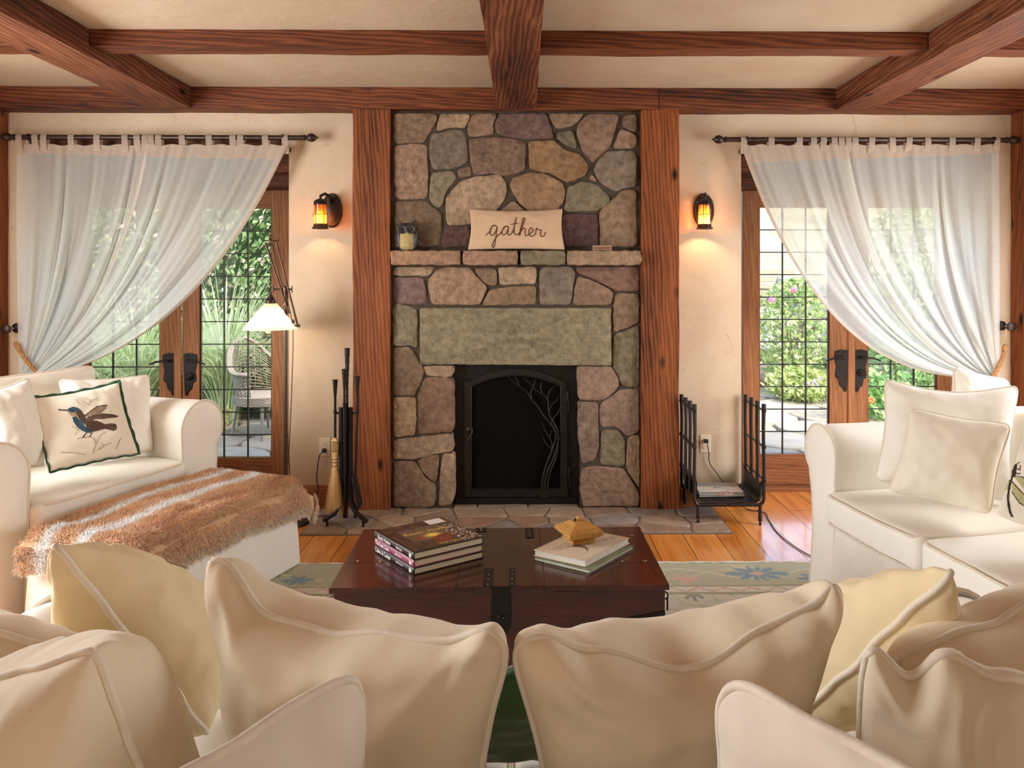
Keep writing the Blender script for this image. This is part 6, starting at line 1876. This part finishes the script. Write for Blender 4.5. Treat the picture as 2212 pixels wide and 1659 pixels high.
for (px, py, qx, qy, w_, lab) in ((1558, 1065, 1566, 1081, .012, 'broadest of three cedar fire sticks lying on the newspapers'), (1573, 1060, 1579, 1083, .007, 'middle of three cedar fire sticks lying on the newspapers'), (1583, 1065, 1588, 1083, .0055, 'narrowest of three cedar fire sticks lying on the newspapers')):
    a, b2 = G(px, py, zn + .006), G(qx, qy, zn + .006); b2.y = max(b2.y, yf_ + .012)
    m = MB(); d = (b2 - a).normalized(); sd2 = Vector((-d.y, d.x, 0)); mm = frame(a, d, sd2, Vector((0, 0, 1)))
    m.box((0, -w_/2, -.004), ((b2-a).length, w_/2, .004), M=mm); o = mk('fire_stick', m, M_CEDAR, bevel=.0015); tag(o, lab, 'fire stick', 'cedar fire sticks on the newspapers')

# ================================================================== mantel things
MZ = MT + .001
oc = P(880, 536, 4.60); oc.z = MZ
owl = thing('owl_figurine', oc, 'dark owl figurine with a straw-coloured breast on the stone mantel', 'figurine')
M_OWLD = plain('owl_dark', S(52, 46, 48), .5, .2, .3, 40, bmp=.3); M_OWLB = plain('owl_breast', S(176, 154, 104), .9, 0, .35, 90, bmp=.8); M_OWLG = plain('owl_wing', S(84, 90, 100), .5, .2, .25, 30)
m = MB(); prof = [(.0, .002), (.034, .004), (.048, .02), (.055, .05), (.054, .08), (.044, .108), (.034, .118)]
m.lathe(prof, oc, 'Z', 24, sq=.8); mk('body', m, M_OWLB, owl, smooth=True)
m = MB(); m.ball(oc + Vector((0, 0, .138)), (.052, .040, .036), 20, 12); mk('head', m, M_OWLD, owl, smooth=True)
m = MB(); m.ball(oc + Vector((.0, .006, .160)), (.034, .028, .018), 16, 8); mk('crown', m, M_OWLB, owl, smooth=True)
for s_ in (-1, 1):
    m = MB(); m.ball(oc + Vector((s_ * .045, .004, .062)), (.016, .034, .055), 14, 8, M=Matrix.Rotation(s_ * .12, 3, 'Y')); mk('wing', m, M_OWLG, owl, smooth=True)
    c = oc + Vector((s_ * .027, -.034, .132))
    m = MB(); m.lathe([(.030, .006), (.030, -.001), (.022, -.006), (.012, -.002)], axis='Y', seg=20, M=Matrix.Translation(c)); ey = mk('eye_disc', m, M_OWLD, owl, smooth=40)
    m = MB(); m.ball(c + Vector((0, -.005, 0)), .0075, 12, 8); mk('eye', m, plain('glass_eye', S(60, 16, 14), .08), ey, smooth=True)
    m = MB(); q = [oc + Vector((s_ * .018, -.02, .160)), oc + Vector((s_ * .036, -.022, .170)), oc + Vector((s_ * .056, -.012, .190))]; m.tube(q, [.010, .008, .001], 6, flat=(.6, 1.1)); mk('ear_tuft', m, M_OWLD, owl, smooth=True)
m = MB(); m.tube([oc + Vector((0, -.040, .132)), oc + Vector((0, -.050, .120)), oc + Vector((0, -.046, .106))], [.007, .006, .001], 8); mk('beak', m, M_OWLG, owl, smooth=True)

gp = Pillow([P(1014, 451, 4.63), P(1216, 451, 4.63), Vector((P(1221, 536, 4.585).x, 4.585, MZ + .004)), Vector((P(1010, 536, 4.585).x, 4.585, MZ + .004))], th=.036, bow=.05, seed=51, rnd=.01, wr=.003, sag=.008)
gath = gp.build('lumbar_pillow', 'small tan linen pillow embroidered with the word gather on the stone mantel', 'pillow', fabric('tan_linen', S(204, 172, 140), bscale=9, bmp=.3), None)
def gmap(x, y):
    u = (x - 1020) / (2120 - 1020) * 2 - 1; v = 1 - (y - 140) / (590 - 140) * 2
    return gp.surf(max(-1, min(1, u)), max(-1, min(1, v)), 1, .0012)
STK = [[(1208,442),(1235,425),(1258,400),(1278,355),(1305,332),(1335,345),(1345,356),(1320,332),(1290,345),(1266,395),(1272,438),(1300,440),(1330,400),(1347,352),(1338,420),(1330,500),(1322,560),(1305,575),(1296,555),(1310,515),(1345,460),(1385,425)],
       [(1385,425),(1420,375),(1450,345),(1480,348),(1450,340),(1420,365),(1405,410),(1412,438),(1437,438),(1465,400),(1483,350),(1474,400),(1477,436),(1497,444),(1520,420)],
       [(1520,420),(1545,360),(1560,290),(1570,240),(1555,310),(1545,400),(1554,432),(1578,440),(1605,415)], [(1508,325),(1550,316),(1592,308)],
       [(1605,415),(1640,350),(1668,270),(1663,242),(1648,255),(1635,310),(1612,400),(1605,452),(1625,400),(1655,366),(1674,376),(1668,420),(1682,450),(1710,440)],
       [(1710,440),(1745,415),(1762,390),(1755,365),(1735,362),(1718,390),(1715,425),(1732,452),(1762,452),(1790,430)],
       [(1790,430),(1800,390),(1808,363),(1822,380),(1850,385),(1863,384),(1858,400),(1850,430),(1862,457),(1887,455),(1905,430),(1912,405)]]
m = MB()
for s_ in STK:
    q = []
    for i in range(len(s_)-1):
        a = s_[max(i-1,0)]; b0 = s_[i]; c = s_[i+1]; d = s_[min(i+2, len(s_)-1)]
        for k in range(4):
            u = k/4; q.append(gmap(*[.5*((2*b0[j]) + (c[j]-a[j])*u + (2*a[j]-5*b0[j]+4*c[j]-d[j])*u*u + (3*b0[j]-a[j]-3*c[j]+d[j])*u**3) for j in (0, 1)]))
    q.append(gmap(*s_[-1])); m.tube(q, .0026, 6)
mk('embroidered_word', m, plain('maroon_thread', S(86, 40, 36), .8), gath, smooth=True)
bc = P(1301, 531, 4.57)
bx_ = thing('wood_block', (bc.x, 4.57, MZ), 'small framed wooden block standing on the stone mantel', 'block')
m = MB(); m.box((bc.x - .058, 4.565, MZ + .001), (bc.x + .058, 4.60, MZ + .031)); mk('block', m, plain('pale_wood', S(176, 148, 120), .6, 0, .1, 20), bx_, bevel=.002)
m = MB(); m.box((bc.x - .052, 4.5635, MZ + .006), (bc.x + .052, 4.5648, MZ + .024)); mk('face_inlay', m, plain('inlay_brown', S(132, 88, 72), .5, 0, .25, 60), bx_)

# dark side table at the very edge of the frame
stb = thing('side_table', (-2.07, 2.45, 0), 'small dark wooden side table, only its corner showing before the armchair', 'table')
m = MB(); m.box((-2.30, 2.28, .395), (-1.858, 2.62, .42)); mk('tabletop', m, M_DARKW, stb, bevel=.003)
for x, y in ((-2.29, 2.29), (-1.90, 2.29), (-2.29, 2.575), (-1.90, 2.575)):
    m = MB(); m.box((x, y, .001), (x + .035, y + .035, .396)); mk('leg', m, M_DARKW, stb, bevel=.003)
# ================================================================== the garden
GZ = -.05
M_LEAF = attr_mat('leaf_green', .55, .2, 8, 0, .35, transl=.35)
M_ROCK = attr_mat('garden_rock', .9, .25, 9, .5, .2, .02)
def gmat(name, a, b_, scale):
    m, nt, b, o = new_mat(name); b.inputs['Roughness'].default_value = .95
    n = noi(nt, coords(nt), scale, 6, .65); n2 = noi(nt, coords(nt), scale * 14, 3)
    c = ramp(nt, n, [(.35, a), (.65, b_)]); c = mixc(nt, 1.0, c, ramp(nt, n2, [(.3, (.8,)*3), (.7, (1.15,)*3)]), 'MULTIPLY')
    nt.links.new(c, b.inputs['Base Color']); bump(nt, b, n2, .5, .03); return m
def gh_(x, y):
    z = GZ
    if x > 0:
        z += max(0, min(1, (y - 11.0) / 1.5)) * .25 + max(0, y - 12.0) * .30
    z += .05 * noise.noise(Vector((x * .5, y * .5, 0))) * min(1, max(0, y - 6) / 3)
    return z
mb = MB(); mb.grid(lambda u, v: (lambda x, y: (x, y, gh_(x, y) - .03))(-16 + 34 * u, 5.2 + 30 * v), 70, 80)
o = mk('garden_ground', mb, gmat('garden_earth', S(124, 118, 84), S(162, 150, 118), .8), smooth=True); o['kind'] = 'structure'
rs = random.Random(21); pts = []
for i in range(19):
    for j in range(7): pts.append((-7.2 + (i + .5 + rs.uniform(-.3, .3) + (.5 if j % 2 else 0)) * .78, 5.28 + (j + .5 + rs.uniform(-.28, .28)) * .62))
mb = MB(); pal = [S(160, 152, 136), S(146, 140, 126), S(166, 158, 142), S(152, 142, 124), S(140, 137, 128)]
for k, c in enumerate(vor_cells(pts, -7.2, 8.0, 5.28, 9.5)):
    stone(mb, shrink(c, .02), lambda a, b, h: Vector((a, b, GZ + .02 + h)), (lambda q, z: tuple(v * q for v in z))(rs.uniform(.9, 1.05), rs.choice(pal)), thick=.04, amp=.006, jit=.012, seed=300 + k, it=2, step=.09, blot=.15, round_=.012)
o = mk('patio', mb, attr_mat('patio_stone', .9, .18, 7, .3, .2, .01), smooth=50); o['kind'] = 'structure'

def leaf(mb, p, size, col, rnd, up=.4, out=None):
    d = Vector((rnd.uniform(-1, 1), rnd.uniform(-1, 1), rnd.uniform(-1, up)))
    if out is not None: d += out * 1.2
    d.normalize(); n = Vector((rnd.uniform(-1, 1), rnd.uniform(-1, 1), rnd.uniform(-.2, 1.4))); w = d.cross(n)
    if w.length < 1e-4: return
    w.normalize(); L = size * rnd.uniform(.7, 1.3); nn = w.cross(d)
    g_ = (col[0] + col[1] + col[2]) / 3; col = tuple(c * .72 + g_ * .28 for c in col)
    mb.add([p, p + d * L * .45 + w * L * .24 + nn * L * .05, p + d * L, p + d * L * .45 - w * L * .24 + nn * L * .05], [(0, 1, 2), (0, 2, 3)], (lambda q: tuple(c * q for c in col))(rnd.uniform(.75, 1.15)))
def blade(mb, p, dr, L, bend_, w0, col, col2, rnd, n=8):
    q = []; h = Vector(dr).normalized()
    for i in range(n + 1):
        t = i / n; q.append(Vector(p) + Vector((h.x * L * bend_ * t ** 1.8, h.y * L * bend_ * t ** 1.8, L * (t - .62 * bend_ * t ** 2.6))))
    sd = Vector((-h.y, h.x, 0)); vs = []; fs = []
    for i, x in enumerate(q):
        w = w0 * (1 - (i / n) ** 2.2) + .0005; vs += [x - sd * w, x, x + sd * w]
        if i:
            a = 3*(i-1); b = 3*i; fs += [(a, a+1, b+1, b), (a+1, a+2, b+2, b+1)]
    n0 = mb.add(vs, fs, col)
    for i in range(n + 1): mb.c[n0 + 3*i + 1] = col2
rl = random.Random(31)
# climbing hedge beyond the patio
hd = thing('hedge', (-4.9, 8.6, GZ), 'tall leafy green and rust-tipped hedge filling the view beyond the patio', 'hedge')
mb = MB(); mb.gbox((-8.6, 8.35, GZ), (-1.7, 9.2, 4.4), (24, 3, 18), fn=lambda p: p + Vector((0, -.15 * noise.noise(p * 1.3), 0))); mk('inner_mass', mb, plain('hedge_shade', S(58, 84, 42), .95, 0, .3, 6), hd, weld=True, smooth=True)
mb = MB()
for k in range(19000):
    x = rl.uniform(-7.6, -2.2); z = rl.uniform(0, 4.2); y = 8.25 - .16 * noise.noise(Vector((x * 1.3, 8.35 * 1.3, z * 1.3))) - rl.uniform(0, .22) + .10 * sin(x * 7) * sin(z * 6)
    q = noise.noise(Vector((x * 1.1, z * 1.1, 4))); r = rl.random()
    c = S(124, 158, 78) if r < .5 else (S(96, 134, 66) if r < .78 else S(158, 180, 104))
    if r > .80 - .25 * max(0, q + (z - 2) * .12): c = S(222, 196, 172)
    leaf(mb, Vector((x, y, z)), .095, c, rl, .1, Vector((0, -.8, -.35)))
o = mk('leaves', mb, M_LEAF, hd, fix=False)
# ornamental grasses
def grass_clump(label, x, y, n, L, grp='striped ornamental grasses'):
    t = thing('ornamental_grass', (x, y, GZ), label, 'grass plant', grp)
    mb = MB()
    for k in range(n):
        a = rl.uniform(0, 2*pi); r = rl.uniform(0, .14); l = L * rl.uniform(.65, 1.1)
        w = rl.random(); c = S(134, 168, 92) if w < .6 else S(170, 190, 120)
        blade(mb, (x + r * cos(a), y + r * sin(a), GZ), (cos(a), sin(a), 0), l, rl.uniform(.25, .95), .008, c, S(232, 236, 206), rl, 9)
    mk('blades', mb, M_LEAF, t, fix=False)
c = P(478, 900, 7.6); grass_clump('tall arching striped grass behind the wicker chair', c.x, 7.7, 620, 2.0)
c = P(330, 900, 7.7); grass_clump('tall arching striped grass seen past the paired door handles', c.x - .1, 7.6, 520, 1.75)
def shrub(name, label, cat, x, y, r, h, n, cols, size, stem=True, flowers=None, zb=None, group=None):
    z0 = gh_(x, y) if zb is None else zb
    t = thing(name, (x, y, z0), label, cat, group)
    mb = MB()
    for k in range(n):
        a = rl.uniform(0, 2*pi); u = rl.random() ** .5; ph = rl.uniform(-.9, 1); rr = sqrt(max(0, 1 - ph * ph)) * u * (1 + .25 * noise.noise(Vector((a * 2, ph * 3, x))))
        p = Vector((x + r * rr * cos(a), y + r * rr * sin(a), z0 + h * (.55 + .45 * ph)))
        leaf(mb, p, size, rl.choice(cols), rl, .6)
    mk('leaves', mb, M_LEAF, t, fix=False)
    if stem:
        mb = MB()
        for k in range(7):
            a = rl.uniform(0, 2*pi); mb.tube([(x + .03*cos(a), y + .03*sin(a), z0 - .02), (x + .4*r*cos(a), y + .4*r*sin(a), z0 + h*.4), (x + .7*r*cos(a), y + .7*r*sin(a), z0 + h*.8)], [.012, .008, .004], 5)
        mk('stems', mb, plain('stem_brown', S(110, 92, 62), .8), t)
    if flowers:
        for (fx, fz, fy) in flowers:
            mb = MB()
            for k in range(7):
                a = k * 2*pi/7; mb.ball((x + fx + .022*cos(a), y + fy, z0 + fz + .022*sin(a)), (.022, .014, .022), 8, 5)
            mb.ball((x + fx, y + fy - .012, z0 + fz), .014, 8, 5)
            mk('flower', mb, flowers_mat, t, smooth=True)
    return t
flowers_mat = plain('pink_petal', S(226, 110, 160), .6, 0, .15, 20)
YGN = [S(176, 196, 92), S(150, 180, 80), S(198, 208, 116), S(128, 164, 74)]
c = P(1725, 800, 9.6)
shrub('rose_bush', 'bright green rose bush with pink blooms beyond the muntined door', 'bush', c.x, 9.7, .60, 1.50, 2700, YGN, .075, True, [(-.42, 1.24, -.3), (-.10, 1.36, -.2), (.16, 1.34, -.3), (.42, .92, -.4), (.30, 1.26, -.2)])
shrub('garden_plant', 'low yellow-green leafy plant at the foot of the rose bush', 'plant', P(1735, 850, 8.9).x, 9.0, .42, .42, 1400, [S(206, 214, 110), S(186, 202, 96), S(170, 190, 90)], .08, False)
shrub('garden_plant', 'small golden shrub at the foot of the striped grass', 'plant', P(470, 880, 7.6).x + .1, 7.2, .26, .25, 500, [S(216, 190, 96), S(190, 180, 90)], .045, False)
shrub('garden_plant', 'green fern-like bush beside the wicker chair', 'bush', P(585, 800, 7.9).x, 7.9, .40, 1.15, 1600, [S(120, 156, 74), S(160, 180, 110), S(198, 168, 120)], .09, True)
shrub('garden_bush', 'green bush low behind the second sofa-side door pane', 'bush', P(1960, 800, 8.6).x, 8.8, .75, .85, 2600, [S(112, 158, 70), S(140, 180, 84), S(96, 140, 60)], .08, True)
shrub('garden_bush', 'tall pale green shrub behind the tied curtain by the white sofa', 'bush', P(2000, 600, 11).x, 11.2, 1.1, 2.6, 4200, [S(150, 178, 96), S(176, 192, 116), S(126, 160, 84)], .11, True)
t = thing('flower_clump', (P(1765, 840, 8.4).x, 8.5, GZ), 'lilac drumstick flowers on thin stems near the door', 'flowers')
mb = MB()
for px, py in ((1759, 824), (1773, 818), (1763, 831), (1744, 828)):
    c = P(px, py, 8.5); mb.tube([(c.x + .02, 8.5, GZ), c], .003, 5)
mk('stem', mb, plain('green_stem', S(110, 140, 70), .7), t)
for px, py in ((1759, 824), (1773, 818), (1763, 831), (1744, 828)):
    m = MB(); c = P(px, py, 8.5)
    for k in range(40):
        d = Vector((rl.gauss(0, 1), rl.gauss(0, 1), rl.gauss(0, 1))).normalized(); m.ball(c + d * .022, .006, 6, 4)
    mk('flower_head', m, plain('lilac_petal', S(196, 160, 206), .7), t, smooth=True)
t = thing('poppy_plant', (P(1885, 870, 7.6).x, 7.7, GZ), 'leafy plant with one orange flower beside the door stile', 'plant')
mb = MB()
for k in range(420):
    p = Vector((P(1890, 870, 7.7).x + rl.gauss(0, .16), 7.7 + rl.gauss(0, .12), GZ + rl.uniform(0, .55))); leaf(mb, p, .09, rl.choice([S(130, 180, 70), S(100, 160, 60), S(160, 200, 90)]), rl, .6)
mk('leaves', mb, M_LEAF, t, fix=False)
mb = MB(); c = P(1881, 864, 7.5)
for k in range(5):
    a = 2*pi*k/5; mb.ball(c + Vector((.022*cos(a), 0, .02*sin(a))), (.024, .012, .020), 8, 5)
mk('flower', mb, plain('orange_petal', S(226, 96, 48), .6), t, smooth=True)

# boulders of the retaining bank
rs = random.Random(77)
def boulder(px, py, Y, r, k, col):
    c = P(px, py, Y); mb = MB(); sd = rs.uniform(0, 50)
    sx_, sy_, sz_ = rs.uniform(.9, 1.35), rs.uniform(.8, 1.1), rs.uniform(.6, .85)
    vs = []; seg, rings = 18, 11
    for i in range(rings + 1):
        th = pi * i / rings
        for j in range(seg):
            a = 2*pi*j/seg; d = Vector((sin(th)*cos(a), sin(th)*sin(a), cos(th)))
            q = r * (1 + .42 * noise.noise(d * 1.3 + Vector((sd, 0, 0))) + .16 * noise.noise(d * 3.2 + Vector((0, sd, 0))))
            vs.append(c + Vector((d.x*sx_*q, d.y*sy_*q, d.z*sz_*q)))
    fs = [(i*seg+j, (i+1)*seg+j, (i+1)*seg+(j+1)%seg, i*seg+(j+1)%seg) for i in range(rings) for j in range(seg)]
    mb.add(vs, fs, (lambda q: tuple(x * q for x in col))(rs.uniform(.88, 1.08)))
    return mk('boulder', mb, M_ROCK, smooth=True, weld=True)
BLD = [(1706, 630, 13.4, .42, 'pale boulder topmost beside the timber steps'), (1736, 622, 13.6, .34, 'white boulder just right of the topmost one by the steps'), (1764, 650, 13.2, .30, 'grey boulder in the upper row, under the curtain edge'),
       (1745, 672, 12.8, .32, 'broad pale boulder above the rose bush blooms'), (1775, 690, 12.6, .30, 'rounded boulder at the curtain edge above the rose bush'), (1712, 676, 12.9, .24, 'small boulder between the steps and the rose bush'),
       (1658, 688, 12.4, .30, 'boulder beside the lowest timber step'), (1665, 722, 12.0, .30, 'boulder left of the rose bush below the steps'), (1700, 706, 12.2, .26, 'boulder hidden partly by the rose bush top'), (1656, 752, 11.7, .30, 'boulder low on the bank by the door stile'),
       (1785, 728, 12.0, .30, 'boulder behind the upper edge of the rose bush'), (1792, 762, 11.6, .28, 'boulder low on the bank beyond the door stile'), (1900, 640, 13.0, .45, 'boulder seen faintly through the sheer curtain, upper'), (1905, 700, 12.2, .36, 'boulder seen faintly through the sheer curtain, lower'),
       (1935, 665, 12.8, .38, 'boulder seen faintly through the curtain beside the pale shrub'), (1662, 815, 10.6, .34, 'brown-grey rock at the foot of the bank by the door stile'), (1708, 822, 10.8, .26, 'brown rock half hidden behind the rose bush stems')]
for k, (px, py, Y, r, lab) in enumerate(BLD):
    o = boulder(px, py, Y, r * .8, k, S(150, 130, 114) if k >= 15 else S(140, 135, 130)); tag(o, lab, 'rock', 'boulders on the garden bank')
for k in range(16):
    px = rs.uniform(1650, 1800) if k < 12 else rs.uniform(1880, 1960); py = rs.uniform(612, 760); Y = 13.3 - (py - 600) / 160 * 2.0 + rs.uniform(-.15, .15)
    if px < 1722 and py < 665: px += 75
    o = boulder(px, py, Y, rs.uniform(.12, .20), 0, S(140, 135, 130)); tag(o, 'small pale rock wedged among the garden boulders, %s' % (['beside the timber steps', 'above the rose bush', 'beneath the curtain edge', 'by the lilac flowers'][min(3, int((px - 1640) / 45))] if k < 12 else 'behind the sheer curtain'), 'rock', 'small rocks of the garden bank')
# timber steps
M_TIMBER = wood('weathered_timber', S(126, 112, 96), S(158, 144, 124), S(180, 168, 148), 'X', .9, band=8, bmp=.2, knots=False)
for k, (py0, py1, x0, x1, Y) in enumerate(((580, 593, 1620, 1718, 15.0), (596, 609, 1620, 1700, 14.6), (611, 624, 1620, 1692, 14.2), (628, 641, 1615, 1686, 13.8), (645, 659, 1612, 1682, 13.4))):
    a, b2 = P(x0, py0, Y), P(x1, py1, Y)
    mb = MB(); mb.box((a.x, Y, b2.z), (b2.x, Y + .55, a.z)); o = mk('timber_step', mb, M_TIMBER, bevel=.01)
    tag(o, ('top', 'second from the top', 'middle', 'second from the bottom', 'bottom')[k] + ' weathered timber step of the garden stairs', 'step', 'timber garden steps')

# wicker armchair on the patio
M_WICK = plain('grey_wicker', S(146, 132, 118), .8, 0, .2, 60, bmp=.6); M_WLEG = plain('chair_leg_grey', S(124, 118, 110), .5, .2)
wc = P(560, 940, 6.95); wx, wy = wc.x + .02, 7.05
wk = thing('wicker_chair', (wx, wy, GZ + .03), 'grey woven wicker armchair on the patio beyond the glass door', 'chair')
zb0 = GZ + .03
Mw = Matrix.Translation((wx, wy, zb0)) @ Matrix.Rotation(radians(62), 4, 'Z')
def wp(a, r, z): return Mw @ Vector((r * cos(a), r * sin(a) * .95, z))
mb = MB(); rows, cols_ = 16, 40
def wtop(a):      # rim height round the back (a = pi/2 is the rear)
    k = max(0, sin(a)); return .60 + .30 * k ** 2.2
for i in range(rows + 1):
    q = []
    for j in range(cols_ + 1):
        a = -.35 + (pi + .70) * j / cols_; z = .36 + (wtop(a) - .36) * i / rows; r = .26 + .055 * (i / rows) + .004 * (1 if (i + j) % 2 else -1)
        q.append(wp(a, r, z))
    mb.tube(q, .0042, 4)
for j in range(0, cols_ + 1, 2):
    a = -.35 + (pi + .70) * j / cols_
    mb.tube([wp(a, .26, .36), wp(a, .315, wtop(a))], .004, 4)
mk('woven_back', mb, M_WICK, wk, smooth=True)
mb = MB()
for s_ in (0, .014, -.014):
    mb.tube([wp(a, .32 + s_, wtop(a) + .004 - abs(s_) * .5) for a in [-.38 + (pi + .76) * j / 40 for j in range(41)]], .014, 8)
mk('rolled_rim', mb, M_WICK, wk, smooth=True)
mb = MB(); mb.lathe([(.0, .40), (.24, .40), (.275, .385), (.28, .34), (.27, .30), (.0, .30)], M=Mw, seg=30); mk('seat', mb, M_WICK, wk, smooth=40)
mb = MB()
for i in range(7):
    mb.tube([wp(a, .283 + .003 * ((i + j) % 2), .305 + .012 * i) for j, a in enumerate([2*pi*k/48 for k in range(48)])], .0055, 5, closed=True)
mk('seat_apron', mb, M_WICK, wk, smooth=True)
for a in (.75, pi - .75, pi + .75, -.75):
    mb = MB(); mb.tube([wp(a, .24, .34), wp(a, .30, .0)], [.017, .012], 10); mk('leg', mb, M_WLEG, wk, smooth=40)
